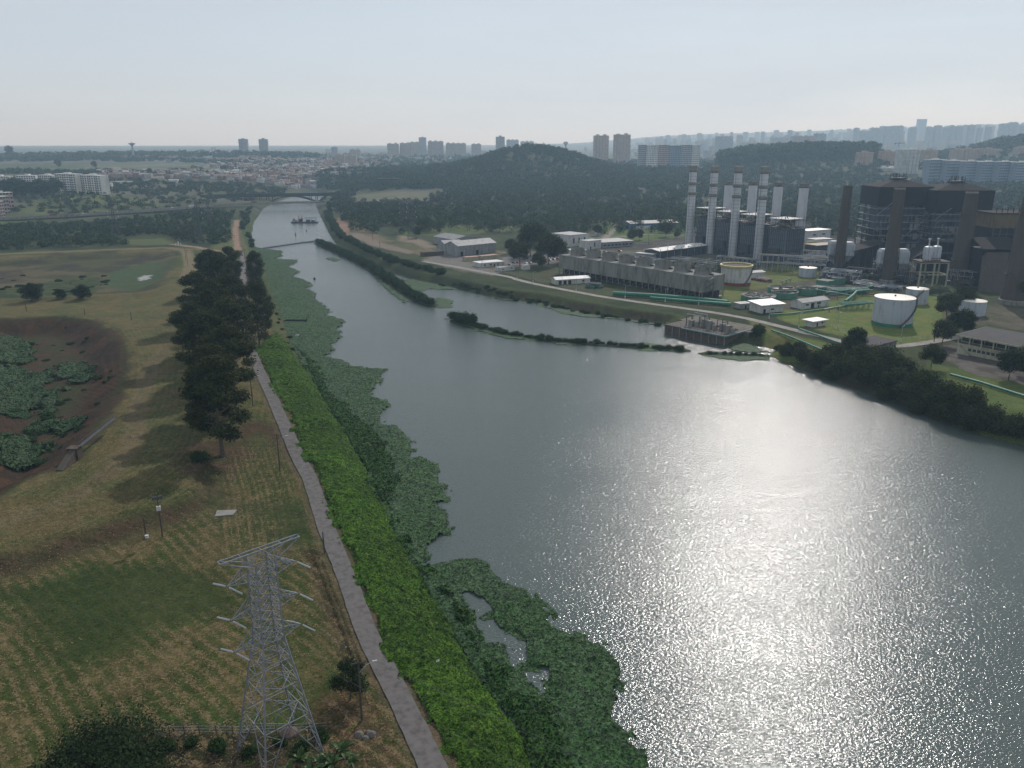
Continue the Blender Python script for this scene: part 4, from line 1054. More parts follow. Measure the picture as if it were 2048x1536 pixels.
RUST = mat("rusty_steel", (.072, .058, .050), .85, .45, .35, dirt=(.03, .024, .022), detail=8)
BLACKC = mat("dark_cladding", (.010, .010, .013), .75, .4, .3, streak=.3, dirt=(.018, .013, .012))
BRROOF = mat("brown_roof_sheets", (.024, .020, .020), .9, .35, .35, dirt=(.014, .012, .012), spec=.1)
BLUEC = mat("blue_grey_casing", (.060, .080, .115), .6, .35, .4, streak=.15, dirt=(.04, .05, .07))
ROOFW = mat("white_roof_sheets", (.62, .61, .58), .5, .18, .25, dirt=(.38, .35, .31))
ROOFG = mat("grey_roof_sheets", (.27, .27, .27), .6, .25, .25, dirt=(.19, .17, .15))
ROOFD = mat("dark_roof_felt", (.045, .040, .040), .9, .45, .2, dirt=(.035, .03, .03), detail=9)
WALLW = mat("white_wall", (.46, .46, .44), .8, .22, .5, streak=.3, dirt=(.26, .25, .21))
WALLG = mat("grey_wall", (.24, .25, .25), .85, .25, .4, streak=.3, dirt=(.13, .125, .11))
WALLB = mat("blue_wall", (.09, .14, .22), .7, .25, .4, dirt=(.05, .07, .11))
CREAM = mat("cream_wall", (.36, .35, .25), .85, .25, .4, streak=.3, dirt=(.19, .18, .12))
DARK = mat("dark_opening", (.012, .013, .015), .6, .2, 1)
GLASS = mat("window_glass", (.03, .04, .05), .15, .2, 1, spec=.6)
WOODP = mat("weathered_wood", (.075, .06, .05), .9, .3, 3, dirt=(.035, .03, .026))
GALV = mat("tower_galvanised", (.20, .21, .235), .55, .25, 2, metal=.2, dirt=(.11, .10, .10))
CERAM = mat("white_insulator", (.44, .46, .48), .35, .1, 3)
SOILM = mat("bare_soil", (.09, .06, .04), .95, .4, 1)
BROWN = mat("brown_concrete", (.09, .07, .055), .9, .35, .6, dirt=(.04, .032, .027))

AX_ = Vector((.6, -.8, 0)).normalized()                 # the plant's own grid
RZ = math.atan2(AX_.y, AX_.x)
PG = "x"
def front(pL, pR, z=5.0):
    a, b = PZ(pL[0], pL[1], z), PZ(pR[0], pR[1], z)
    return a, (b - a).length, math.atan2(b.y - a.y, b.x - a.x)
def building(name, label, cat, pL, pR, depth, h, wall, roof, kind='flat', over=.5, wins=(), doors=(), pitch=1.6, z=5.0, group=None, winr=(), roofrise=None):
    """wall line pL-pR is the near side seen in the photo; local x runs along it, y away from it"""
    a, Ln, rz = front(pL, pR, z)
    t = thing(name, label, cat, (a.x, a.y, z - .3), rz, group)
    mb = MB(); h += .3
    if kind == 'gable':      # ridge along x
        mb.add([(0, 0, 0), (Ln, 0, 0), (Ln, depth, 0), (0, depth, 0), (0, 0, h), (Ln, 0, h), (Ln, depth, h), (0, depth, h), (0, depth / 2, h + pitch), (Ln, depth / 2, h + pitch)],
               [(0, 1, 5, 4), (2, 3, 7, 6), (1, 2, 6, 9, 5), (3, 0, 4, 8, 7), (3, 2, 1, 0)])
        mb.build("wall", wall, t); r = MB(); o = over; th = .18; sl = pitch / (depth / 2)
        for s in (0, 1):
            y0, y1 = (-o, depth / 2) if s == 0 else (depth + o, depth / 2)
            z0 = h - o * sl + .05; z1 = h + pitch + .05
            r.add([(-o, y0, z0), (Ln + o, y0, z0), (Ln + o, y1, z1), (-o, y1, z1), (-o, y0, z0 + th), (Ln + o, y0, z0 + th), (Ln + o, y1, z1 + th), (-o, y1, z1 + th)],
                  [(0, 1, 2, 3), (4, 5, 6, 7), (0, 1, 5, 4), (1, 2, 6, 5), (3, 0, 4, 7)])
        n = int(Ln / 1.2)
        for i in range(n):
            xx = -o + (Ln + 2 * o) * (i + .5) / n
            r.bar((xx, -o, h - o * sl + .27), (xx, depth / 2, h + pitch + .27), .12, .1)
        r.build("roof", roof, t)
    elif kind == 'gable_y':  # ridge along y
        mb.add([(0, 0, 0), (Ln, 0, 0), (Ln, depth, 0), (0, depth, 0), (0, 0, h), (Ln, 0, h), (Ln, depth, h), (0, depth, h), (Ln / 2, 0, h + pitch), (Ln / 2, depth, h + pitch)],
               [(0, 1, 5, 8, 4), (2, 3, 7, 9, 6), (1, 2, 6, 5), (3, 0, 4, 7), (3, 2, 1, 0)])
        mb.build("wall", wall, t); r = MB(); o = over; th = .18; sl = pitch / (Ln / 2)
        for x0 in (-o, Ln + o):
            r.add([(x0, -o, h - o * sl + .05), (Ln / 2, -o, h + pitch + .05), (Ln / 2, depth + o, h + pitch + .05), (x0, depth + o, h - o * sl + .05),
                   (x0, -o, h - o * sl + .05 + th), (Ln / 2, -o, h + pitch + .05 + th), (Ln / 2, depth + o, h + pitch + .05 + th), (x0, depth + o, h - o * sl + .05 + th)],
                  [(0, 1, 2, 3), (4, 5, 6, 7), (0, 1, 5, 4), (0, 3, 7, 4), (2, 3, 7, 6)])
        r.build("roof", roof, t)
    else:
        rr = roofrise or 0
        mb.box(0, Ln, 0, depth, 0, h); mb.build("wall", wall, t); r = MB()
        r.add([(-over, -over, h + .004), (Ln + over, -over, h + .004), (Ln + over, depth + over, h + rr + .004), (-over, depth + over, h + rr + .004),
               (-over, -over, h + .35), (Ln + over, -over, h + .35), (Ln + over, depth + over, h + rr + .35), (-over, depth + over, h + rr + .35)],
              [(3, 2, 1, 0), (4, 5, 6, 7), (0, 1, 5, 4), (1, 2, 6, 5), (2, 3, 7, 6), (3, 0, 4, 7)])
        r.build("roof", roof, t)
    for (x, zz, ww, hh) in wins:
        f = MB(); f.box(x * Ln - ww / 2, x * Ln + ww / 2, -.08, .1, zz + .3, zz + .3 + hh); f.build("window", GLASS, t)
    for (y, zz, ww, hh) in winr:
        f = MB(); f.box(Ln - .1, Ln + .08, y * depth - ww / 2, y * depth + ww / 2, zz + .3, zz + .3 + hh); f.build("window", GLASS, t)
    for (x, ww, hh) in doors:
        f = MB(); f.box(x * Ln - ww / 2, x * Ln + ww / 2, -.07, .1, .3, .3 + hh); f.build("door", DARK, t)
    return t, Ln, rz

# ------------------------------------------------------------ long cooling tower with eight fan stacks
a0 = PZ(1118, 547, 5); b0 = PZ(1403, 599, 5); CL = (b0 - a0).length
CRZ = math.atan2(b0.y - a0.y, b0.x - a0.x)
ct = thing("cooling_tower", "long weathered concrete cooling tower on stilts with eight fan stacks on top", "cooling tower", (a0.x, a0.y, 4.7), CRZ)
CW = 22.0
mb = MB(); mb.box(0, CL, 0, CW, 4.6, 14.6); mb.build("casing", CONCT, ct)
mb = MB()
for i in range(17):
    mb.box(CL * i / 16 - .12, CL * i / 16 + .12, -.18, -.001, 4.5, 14.7)
for i in range(1, 16): mb.box(CL * i / 16 - .08, CL * i / 16 + .08, -.06, CW + .1, 14.6, 14.72)
for k in range(4): mb.box(CL + .001, CL + .18, CW * k / 3 - .12, CW * k / 3 + .12, 4.5, 14.7)
mb.box(-.3, CL + .3, -.32, -.19, 14.4, 14.85); mb.build("ribs", CONC, ct)
mb = MB()
for i in range(25):
    for yy in (.3, CW / 2, CW - .3): mb.box(CL * i / 24 - .2, CL * i / 24 + .2, yy - .2, yy + .2, -.6, 4.6)
    if i < 24: mb.bar((CL * i / 24, .3, .2), (CL * (i + 1) / 24, .3, 4.4), .14)
mb.build("stilts", CONC, ct)
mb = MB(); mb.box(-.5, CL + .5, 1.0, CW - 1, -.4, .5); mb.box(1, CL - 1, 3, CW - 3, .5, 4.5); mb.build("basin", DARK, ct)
mb = MB()
for i in range(60):
    xx = CL * i / 59; mb.bar((xx, .1, 14.7), (xx, .1, 15.8), .06)
mb.bar((0, .1, 15.8), (CL, .1, 15.8), .07); mb.bar((0, .1, 15.3), (CL, .1, 15.3), .05); mb.build("railing", STEEL, ct)
for i in range(8):
    cx, cy = CL * (i + .52) / 8.05, CW * .5
    f = MB(); f.lathe([(5.9, 14.6), (5.5, 15.6), (5.15, 17.0), (5.35, 19.8), (5.2, 19.8), (5.0, 17.0), (5.2, 15.7)], 28, (cx, cy), cap=False)
    fo = f.build("fan_stack", CONC, ct, smooth=True)
    g = MB()
    for j in range(14):
        t_ = j * 6.283 / 14; g.bar((cx + 5.75 * math.cos(t_), cy + 5.75 * math.sin(t_), 14.7), (cx + 5.45 * math.cos(t_), cy + 5.45 * math.sin(t_), 19.8), .16)
    g.build("ribs", CONC, fo)
    g = MB(); g.lathe([(.7, 16.6), (.7, 17.2)], 10, (cx, cy))
    for j in range(6):
        t_ = j * 1.047; g.bar((cx, cy, 16.9), (cx + 4.7 * math.cos(t_), cy + 4.7 * math.sin(t_), 16.9), .5, .08)
    g.build("fan", DSTEEL, fo)
    g = MB(); g.lathe([(5.0, 14.75), (5.0, 14.8)], 24, (cx, cy)); g.build("throat", DARK, fo)
    g = MB(); g.box(cx + 5.9, cx + 8.2, cy - .7, cy + .7, 14.6, 15.7); g.build("motor_box", RUST, ct)
mb = MB()
for k in range(7): mb.bar((CL + 1.2, 2 + (k % 2) * 8, 2 * k), (CL + 1.2, 2 + ((k + 1) % 2) * 8, 2 * k + 2), .9, .1)
for y_ in (2, 10): mb.bar((CL + .8, y_, 0), (CL + .8, y_, 15.5), .15)
mb.build("stair", DSTEEL, ct)

# ------------------------------------------------------------ exhaust stacks and heat recovery blocks
SB = [(1377, 497), (1418, 506), (1464, 514), (1514, 521)]
ST = [331, 332, 332, 333]
ORD = ["first", "second", "third", "fourth"]
perp = Vector((-AX_.y, AX_.x, 0))
def stack_ring(mb, r, z, w=1.1, h=.9):
    mb.lathe([(r, z), (r + w, z), (r + w, z + .15), (r, z + .15)], 24, cap=False)
    for j in range(16):
        t_ = j * 6.283 / 16; mb.bar(((r + w) * math.cos(t_), (r + w) * math.sin(t_), z), ((r + w) * math.cos(t_), (r + w) * math.sin(t_), z + 1.2), .1)
    mb.lathe([(r + w - .05, z + 1.1), (r + w + .05, z + 1.1), (r + w + .05, z + 1.2)], 24, cap=False)
for i, (a, b) in enumerate(SB):
    p = PZ(a, b, 5); zt = ZAT(ST[i], p.y) - 5; r = 3.55
    t = thing("exhaust_stack", "tall pale ringed exhaust stack, " + ORD[i] + " from the left in the front row", "chimney", (p.x, p.y, 5), 0, "front row of tall exhaust stacks")
    mb = MB(); mb.lathe([(r + .15, -.5), (r, 8), (r - .2, zt * .93), (r - .3, zt - 4.6), (r - .3, zt), (r - .5, zt), (r - .5, zt - 3)], 28, cap=False); mb.build("shaft", STACK, t, smooth=True)
    mb = MB()
    for k in range(22):
        zz = 3 + k * 3.05
        if zz < zt - 8: mb.lathe([(r - .02, zz), (r + .06, zz + .04), (r + .06, zz + .14), (r - .05, zz + .18)], 28, cap=False)
    mb.build("band", DSTEEL, t)
    for fz in (zt - 5.0, zt - 17, zt - 26):
        mb = MB(); stack_ring(mb, r - .2, fz, 1.25); mb.lathe([(r - .1, fz - .9), (r + .55, fz - .2), (r + .55, fz + 1.6), (r - .1, fz + 2.1)], 24, cap=False); mb.build("platform_ring", CONC, t)
    mb = MB(); mb.lathe([(r + .1, zt - 4.6), (r + .1, zt - .2), (r - .3, zt), (r - .5, zt - .1)], 28, cap=False); mb.build("rim", CONC, t, smooth=True)
    mb = MB(); mb.bar((-r * .76, -r * .76, 0), (-r * .76, -r * .76, zt - 5), .14); mb.bar((-r * .76 - .4, -r * .76, 0), (-r * .76 - .4, -r * .76, zt - 5), .1); mb.build("ladder", DSTEEL, t)
RBS = [(1449, 487), (1496, 494), (1545, 503), (1594, 514)]
RTp = [361, 361, 363, 365]
for i, (a, b) in enumerate(RBS):
    p = PZ(a, b, 5); zt = ZAT(RTp[i], p.y) - 5; r = 4.1
    t = thing("exhaust_stack", "shorter smooth pale stack with dark cap, " + ORD[i] + " from the left in the back row", "chimney", (p.x, p.y, 5), 0, "back row of shorter stacks")
    mb = MB(); mb.lathe([(r, -.5), (r, zt - 3), (r - .1, zt - 1)], 28); mb.build("shaft", STACK, t, smooth=True)
    mb = MB(); mb.lathe([(r + .1, zt - 4.4), (r + .75, zt - 3.9), (r + .75, zt - 3.1), (r + .2, zt - 2.6), (r + .3, zt - 1), (r - .5, zt - .9)], 28)
    for j in range(8):
        t_ = j * .785; mb.box(r * .8 * math.cos(t_) - .5, r * .8 * math.cos(t_) + .5, r * .8 * math.sin(t_) - .5, r * .8 * math.sin(t_) + .5, zt - 1, zt)
    mb.build("cap", mat("stack_cap_steel", (.13, .13, .13), .8, .3, .5), t)
    mb = MB(); stack_ring(mb, r, zt * .5, .9); mb.build("platform_ring", RUST, t)
HB = [(1401, 502, 415), (1442, 511, 422), (1490, 519, 428), (1548, 528, 436)]
for i, (a, b, tp) in enumerate(HB):
    p = PZ(a, b, 5); zt = ZAT(tp, p.y + 6) - 5; w_, d_ = 15.0, 27.0
    t = thing("heat_recovery_boiler", "blue grey steel clad boiler block right behind the " + ORD[i] + " ringed stack", "boiler", (p.x, p.y, 5), RZ, "boiler blocks between the stacks")
    mb = MB(); mb.box(-w_ / 2, w_ / 2, 2, d_, 1, zt - 9); mb.build("casing", BLUEC, t)
    mb = MB()
    for k in range(9):
        xx = -w_ / 2 + w_ * k / 8
        mb.bar((xx, 1.6, -.5), (xx, 1.6, zt - 7), .5); 
    for k in range(10):
        yy = 2 + (d_ - 2) * k / 9
        mb.bar((-w_ / 2 - .4, yy, -.5), (-w_ / 2 - .4, yy, zt - 7), .5); mb.bar((w_ / 2 + .4, yy, -.5), (w_ / 2 + .4, yy, zt - 7), .5)
    mb.build("column", mat("column_steel", (.15, .17, .20), .6, .2, .5), t)
    mb = MB()
    for k in range(7):
        zz = 3 + (zt - 12) * k / 6; mb.bar((-w_ / 2 - .5, 1.3, zz), (w_ / 2 + .5, 1.3, zz), .3); mb.bar((-w_ / 2 - .8, 1.3, zz), (-w_ / 2 - .8, d_, zz), .3); mb.bar((w_ / 2 + .8, 1.3, zz), (w_ / 2 + .8, d_, zz), .3)
    mb.build("beam", DSTEEL, t)
    mb = MB(); mb.box(-w_ / 2 - 1.5, w_ / 2 + 2.5, 0, d_ * .8, zt - .4, zt); mb.build("top_deck", ROOFG, t)
    mb = MB(); mb.box(-w_ / 2 - 1.5, w_ / 2 + 2.5, 0, d_ * .8, zt - 7.3, zt - 7)
    for xx in (-w_ / 2 - 1, -2, 3, w_ / 2 + 2):
        for yy in (.3, 8, 15, d_ * .8 - .3): mb.bar((xx, yy, zt - 7), (xx, yy, zt + 1.2), .22)
    rr = random.Random(i)
    for k in range(16): mb.bar((-w_ / 2 + rr.random() * w_, rr.random() * 16, zt - 7), (-w_ / 2 + rr.random() * w_, rr.random() * 16, zt - rr.random() * 3), .35)
    mb.build("deck_frame", RUST, t)
    mb = MB(); mb.tube([(-4, 5, zt - 4.5), (6, 5, zt - 4.5)], 1.3, 12); mb.tube([(-4, 12, zt - 4.5), (6, 12, zt - 4.5)], 1.1, 12); mb.tube([(-3, 5, zt), (-3, 5, zt + 1.6)], .3, 8); mb.tube([(2, 10, zt), (2, 10, zt + 2.4)], .25, 8); mb.tube([(4, 4, zt), (4, 4, zt + 1.5)], .4, 8)
    mb.build("drum", CONC, t, smooth=True)
    mb = MB(); mb.box(-w_ / 2 + 2, w_ / 2 - 4, -2.5, 1.1, 6, zt * .35); [mb.bar((x, -2.6, 6), (x, -2.6, zt * .35), .3) for x in (-4, -2, 0, 2)]; [mb.bar((x, -2, -.4), (x, -2, 6), .4) for x in (-5, 3)]; mb.build("inlet_duct", DSTEEL, t)

# white canopy hall in front of the stacks
cn0 = PZ(1297, 508, 5); 
t, Ln, rz = building("turbine_hall", "white roofed open hall in front of the two left ringed stacks", "hall", (1318, 520), (1412, 507), 16, 7.5, DSTEEL, ROOFW, 'gable', pitch=1.2, over=1.0)
mb = MB()
for k in range(8): mb.bar((Ln * k / 7, -1.2, 0), (Ln * k / 7, -1.2, 9.5), .35)
for k in range(5): mb.tube([(Ln * (k + .6) / 5, 8, 9), (Ln * (k + .6) / 5, 8, 11)], .35, 8)
mb.build("column", STEEL, t)
t, Ln, rz = building("machine_house", "low rusty equipment house beside the white roofed hall", "building", (1270, 518), (1305, 521), 8, 5, WALLG, ROOFG, over=.4, wins=((.3, 2, 1.5, 1.2), (.7, 2, 1.5, 1.2)))
# machinery between cooling tower and boilers
def machinery(name, label, pL, pR, depth, seed, hmax=5, cols=(CONC, YELL, DSTEEL), n=22, z=5.0):
    a, Ln, rz = front(pL, pR, z); t = thing(name, label, "machinery", (a.x, a.y, z), rz); r = random.Random(seed)
    sets = [MB(), MB(), MB(), MB()]
    for i in range(n):
        x, y, s, h = r.random() * Ln, r.random() * depth, r.uniform(.5, 1.8), r.uniform(.8, hmax)
        sets[i % 2].box(x - s, x + s, y - s * .8, y + s * .8, -.2, h * .7)
        if i % 3 == 0: sets[i % 2].lathe([(s * .8, -.2), (s * .8, h), (s * .3, h + .5)], 12, (x + 2, y))
        x2 = r.random() * Ln; y2 = r.random() * depth; zz = r.uniform(1, hmax)
        sets[2].tube([(x, y, zz), (x2, y, zz), (x2, y2, zz), (x2, y2, 0)], .2 + .2 * r.random(), 6)
        sets[3].bar((x, y, -.2), (x, y, hmax * r.uniform(.7, 1.2)), .25)
    for k in range(3): sets[3].bar((0, depth * k / 2, hmax), (Ln, depth * k / 2, hmax), .3)
    for s_, nm, m_ in zip(sets, ("unit", "tank", "pipe", "frame"), (cols[0], cols[1], cols[2], STEEL)): s_.build(nm, m_, t)
    return t
machinery("pump_equipment", "tangle of yellow and grey plant equipment behind the cooling tower", (1330, 530), (1440, 545), 16, 3, 6)
machinery("pump_equipment", "rusty valves and vessels between cooling tower and white roofed hall", (1240, 520), (1335, 535), 12, 4, 4, (CONC, RUST, STEEL))
machinery("gas_turbine_equipment", "dark pipework and steel frames at the foot of the back stacks", (1560, 535), (1690, 545), 22, 5, 9, (BLUEC, CONC, STEEL), 34)
machinery("gas_turbine_equipment", "grey vessels and red pipes right of the yellow rimmed tank", (1500, 560), (1535, 565), 6, 6, 2, (RED, RUST, RED), 12)
machinery("yard_equipment", "low blue grey vessels and boxes behind the green basins", (1655, 590), (1745, 590), 14, 7, 3.5, (BLUEC, STEEL, GREEN), 26)
machinery("yard_equipment", "heap of pipes and dark gear in front of the middle chimney", (1700, 570), (1790, 585), 12, 8, 3, (RUST, BLUEC, STEEL), 26)
machinery("yard_equipment", "pipework and ducts at the foot of the leftmost brown chimney", (1640, 562), (1720, 568), 14, 31, 8, (BLUEC, RUST, STEEL), 34)
machinery("yard_equipment", "dark ducts and tanks around the second brown chimney", (1745, 562), (1830, 566), 14, 32, 13, (DSTEEL, CONC, STEEL), 40)
machinery("yard_equipment", "dark pipework between third and rightmost chimney", (1895, 570), (1990, 575), 16, 33, 10, (DSTEEL, RUST, CONC), 34)
machinery("yard_equipment", "steel clutter beside the back stacks and left chimney", (1610, 540), (1690, 545), 16, 34, 12, (BLUEC, CONC, STEEL), 34)
# pipe racks
def rack(label, pA, pB, h, n, wd_=5, z=5.0, mt=STEEL, pm=None, name="pipe_rack"):
    a, Ln, rz = front(pA, pB, z); t = thing(name, label, "pipe rack", (a.x, a.y, z), rz)
    mb = MB()
    for i in range(n):
        x = Ln * i / (n - 1)
        for y in (0, wd_): mb.bar((x, y, -.3), (x, y, h), .38)
        for zz in (h * .55, h - .2): mb.bar((x, 0, zz), (x, wd_, zz), .3)
        if i < n - 1: mb.bar((x, 0, 0 if i % 2 else h), (Ln * (i + 1) / (n - 1), 0, h if i % 2 else 0), .18)
    for y in (0, wd_):
        for zz in (h * .55, h): mb.bar((0, y, zz), (Ln, y, zz), .35)
    mb.build("frame", mt, t)
    mb = MB()
    for k in range(5): mb.tube([(0, .8 + k * .8, h + .45), (Ln, .8 + k * .8, h + .45)], .28, 6)
    for k in range(4): mb.tube([(0, .9 + k * .9, h * .55 + .45), (Ln, .9 + k * .9, h * .55 + .45)], .3, 6)
    mb.build("pipes", pm or CONC, t); return t
rack("pipe rack running in front of the ringed stacks", (1432, 532), (1512, 541), 8, 10)
rack("tall steel pipe rack at the foot of the fourth ringed stack", (1512, 543), (1650, 550), 13, 14, 7)
rack("pipe rack between back stacks and the left brown chimney", (1600, 528), (1700, 535), 11, 10, 7)
rack("rusty pipe rack at the foot of the brown chimneys", (1690, 560), (1850, 575), 9, 15, 7, mt=DSTEEL, pm=RUST)
building("machine_house", "flat tan roofed house just left of the left brown chimney", "building", (1632, 512), (1678, 508), 14, 9, DSTEEL, mat("tan_roof", (.40, .32, .26), .8, .25, .3, dirt=(.25, .19, .15)))
building("machine_house", "pale flat roofed house behind the last back stack", "building", (1614, 480), (1660, 476), 16, 9, WALLW, ROOFW, wins=((.3, 4, 5, 1.5), (.7, 4, 5, 1.5)))
building("machine_house", "white box house between the last back stack and the brown chimney", "building", (1630, 492), (1664, 490), 12, 6, WALLW, ROOFG)
t = machinery("air_duct_equipment", "white ducts and rusty frames beside the last back stack", (1612, 505), (1660, 505), 12, 9, 10, (WHITE, CONC, YELL), 16)

# ------------------------------------------------------------ tanks
def tank(label, px, pfront, wpx, ptop, body, bands=(), top=None, dome=.5, stair=None, name="storage_tank", open_=False, grp=None):
    """px centre column, pfront row of the near foot, wpx width in pixels, ptop row of the rim centre"""
    a = PZ(px, pfront, 5); r = wpx / 2 * math.hypot(a.x * 0, (a.y * cp + 95 * sp)) / F
    dirv = Vector((a.x, a.y, 0)).normalized(); c = a + dirv * r; zt = ZAT(ptop, c.y) - 5
    t = thing(name, label, "tank", (c.x, c.y, 5), 0, grp)
    mb = MB(); mb.lathe([(r, -.4), (r, zt)], 48, cap=False); mb.build("shell", body, t, smooth=True)
    mb = MB()
    for k in range(1, int(zt / 1.9)): mb.lathe([(r + .001, k * 1.9), (r + .035, k * 1.9), (r + .035, k * 1.9 + .06), (r + .001, k * 1.9 + .06)], 48, cap=False)
    mb.build("weld_seam", body, t)
    if open_:
        mb = MB(); mb.lathe([(r - .12, zt - 1.0), (0.01, zt - .7)], 48, cap=False); mb.build("roof", BROWN, t)
        mb = MB(); mb.lathe([(r + .9, zt - 1.3), (r + .9, zt + .1), (r - .1, zt + .1), (r - .1, zt - 1.0)], 48, cap=False); mb.lathe([(r + .9, zt - 1.3), (r, zt - 1.3)], 48, cap=False); mb.build("rim", YELL, t)
    else:
        mb = MB(); mb.lathe([(r + .15, zt), (r + .15, zt + .12), (r * .6, zt + dome * .75), (.3, zt + dome)], 48); mb.build("roof", top or TANKTOP, t, smooth=True)
        mb = MB(); mb.lathe([(.5, zt + dome - .1), (.5, zt + dome + .6), (.2, zt + dome + .8)], 10); mb.build("vent", RUST, t)
    for (z0, z1, m_) in bands:
        mb = MB(); mb.lathe([(r + .05, z0), (r + .05, z1)], 48, cap=False); mb.lathe([(r, z1), (r + .05, z1)], 48, cap=False); mb.build("painted_band", m_, t, smooth=True)
    if stair:
        mb = MB(); n = 30; a0_, a1_ = stair
        pr = None
        for k in range(n + 1):
            f = k / n; ang = a0_ + (a1_ - a0_) * f; q = Vector(((r + .55) * math.cos(ang), (r + .55) * math.sin(ang), .2 + (zt - .2) * f))
            if pr is not None: mb.bar(pr, q, .9, .16); mb.bar(pr + Vector((0, 0, 1.1)), q + Vector((0, 0, 1.1)), .09)
            if k % 3 == 0: mb.bar(q, q + Vector((0, 0, 1.1)), .06)
            pr = q
        for k in range(26):
            ang = a1_ + .5 + (k / 25 - .5) * 1.6; q = Vector((r * math.cos(ang), r * math.sin(ang), zt)); mb.bar(q, q + Vector((0, 0, 1.1)), .06)
        for k in range(25):
            g0 = a1_ + .5 + (k / 25 - .5) * 1.6; g1 = a1_ + .5 + ((k + 1) / 25 - .5) * 1.6; mb.bar((r * math.cos(g0), r * math.sin(g0), zt + 1.05), (r * math.cos(g1), r * math.sin(g1), zt + 1.05), .07)
        mb.build("stair", RUST, t)
    return t, c, r, zt
tank("large white storage tank with a green foot band and spiral stair", 1782, 656, 77, 594, TANKW, ((-.3, 2.0, GREEN),), stair=(-1.7, -.15))
tank("white tank with yellow rim and red foot band beside the cooling tower", 1470, 572, 60, 529, WALLW, ((-.3, 1.9, RED),), open_=True, stair=(-1.3, -.2))
tank("small white topped tank behind the green basins", 1614, 556, 34, 535, TANKW)
tank("white topped tank just behind the large white tank", 1831, 610, 42, 577, TANKW, stair=(-2.6, -1.5))
tank("small round tank half hidden behind the broad tree", 1942, 634, 48, 601, TANKW)
# green basins
def basin(label, px, pf, wpx, h, deck=None, n=40, name="settling_basin"):
    a = PZ(px, pf, 5); r = wpx / 2 * (a.y * cp + 95 * sp) / F; dv = Vector((a.x, a.y, 0)).normalized(); c = a + dv * r
    t = thing(name, label, "basin", (c.x, c.y, 5)); mb = MB(); mb.lathe([(r, -.4), (r, h), (r - .35, h), (r - .35, h - 1.2)], n, cap=False); mb.build("wall", PGREEN, t)
    mb = MB(); mb.lathe([(r - .3, h - 1.3), (r - .3, h - 1.2)], n); mb.build("water_surface", mat("sludge", (.07, .06, .035), .5, .4, .6), t)
    mb = MB(); mb.lathe([(r + .25, h), (r + .25, h + .18), (r - .5, h + .18), (r - .5, h)], n, cap=False); mb.build("rim", CONC, t)
    mb = MB(); mb.bar((-r, 0, h + .4), (r, 0, h + .4), 1.1, .3)
    for y in (-.5, .5): mb.bar((-r, y, h + 1.4), (r, y, h + 1.4), .08)
    mb.lathe([(1.3, h - 1), (1.3, h + .5), (.8, h + 1.6)], 14); mb.build("bridge", CONC, t); return t, r, h
basin("low green round basin with rusty deck, back one beside the lawn", 1560, 592, 50, 4.4)
basin("green round basin with rusty deck in the middle of the basins", 1568, 598, 52, 3.6)
basin("green round basin right of the other basins, rusty rim", 1613, 590, 40, 3.8)
t, r, h = basin("octagonal green basin with six round openings beside the green main pipe", 1516, 607, 71, 3.2, n=8)
mb = MB(); mb.lathe([(r - .3, h - .1), (r - .3, h + .25)], 8); mb.build("deck", CONC, t)
for k in range(6):
    an = k * 1.047; q = (r * .56 * math.cos(an), r * .56 * math.sin(an)) 
    mb = MB(); mb.lathe([(2.6, h + .26), (2.75, h + .26), (2.75, h + .7), (2.5, h + .7), (2.5, h + .26)], 20, q, cap=False); mb.lathe([(2.5, h + .262), (2.5, h + .3)], 20, q); mb.build("fan_opening", DARK, t)
for k, (a, b, w_) in enumerate(((1650, 572, 26), (1636, 585, 22), (1676, 567, 20))):
    p = PZ(a, b, 5); t = thing("green_box_tank", ("pale green box tank right of the small white topped tank", "small green open box tank behind the round basins", "green box tank nearest the left brown chimney")[k], "tank", (p.x, p.y, 5), RZ + math.pi / 2)
    s = w_ * .17; mb = MB(); mb.box(-s, s, -s, s, -.3, 4); mb.build("shell", PGREEN, t); mb = MB(); mb.box(-s - .2, s + .2, -s - .2, s + .2, 4.004, 4.3); mb.build("rim", CONC, t)

# ------------------------------------------------------------ green and steel pipes
def pipe(label, pts, r, z=5.0, mt=GREEN, zc=None, name="pipe", rings=True, sup=True):
    P = [PZ(a, b, z) for a, b in pts]; o = P[0].copy()
    zc = zc if zc is not None else r + .4
    t = thing(name, label, "pipe", (o.x, o.y, z), 0)
    L_ = [Vector((p.x - o.x, p.y - o.y, zc)) for p in P]
    mb = MB(); mb.tube(L_, r, 14); mb.build("barrel", mt, t, smooth=True)
    mb = MB(); mr_ = MB()
    for a, b in zip(L_[:-1], L_[1:]):
        n = max(1, int((b - a).length / 7)); d = (b - a).normalized()
        for i in range(n):
            q = a.lerp(b, (i + .5) / n); mr_.tube([q - d * .12, q + d * .12], r * 1.1, 14)
            mb.box(q.x - .25, q.x + .25, q.y - .25, q.y + .25, -.4, zc)
    if rings: mr_.build("flange", mt, t)
    if sup: mb.build("support", CONC, t)
    return t
pipe("thick green main pipe lying along the road below the cooling tower", [(1226, 592), (1300, 596), (1380, 602), (1455, 610)], 1.35)
pipe("second green main pipe beside the first, nearer the tower's right end", [(1300, 600), (1380, 607), (1462, 613)], 1.0)
pipe("green pipe crossing the lawn from the sheds to the large tank", [(1540, 632), (1580, 630), (1640, 622), (1742, 606)], .45, zc=.8)
pipe("green pipe on the bank right of the pump platform", [(1543, 664), (1570, 673), (1598, 684), (1650, 706)], .5)
pipe("green pipe beside the road in front of the small hut", [(1598, 661), (1630, 672), (1668, 686), (1740, 708)], .5)
pipe("green pipe running to the right edge behind the shore trees", [(1900, 753), (1960, 769), (2048, 797), (2140, 826)], .55)
pipe("overhead green pipe from the basins toward the yard", [(1630, 590), (1665, 596), (1706, 603)], .4, zc=3.6)
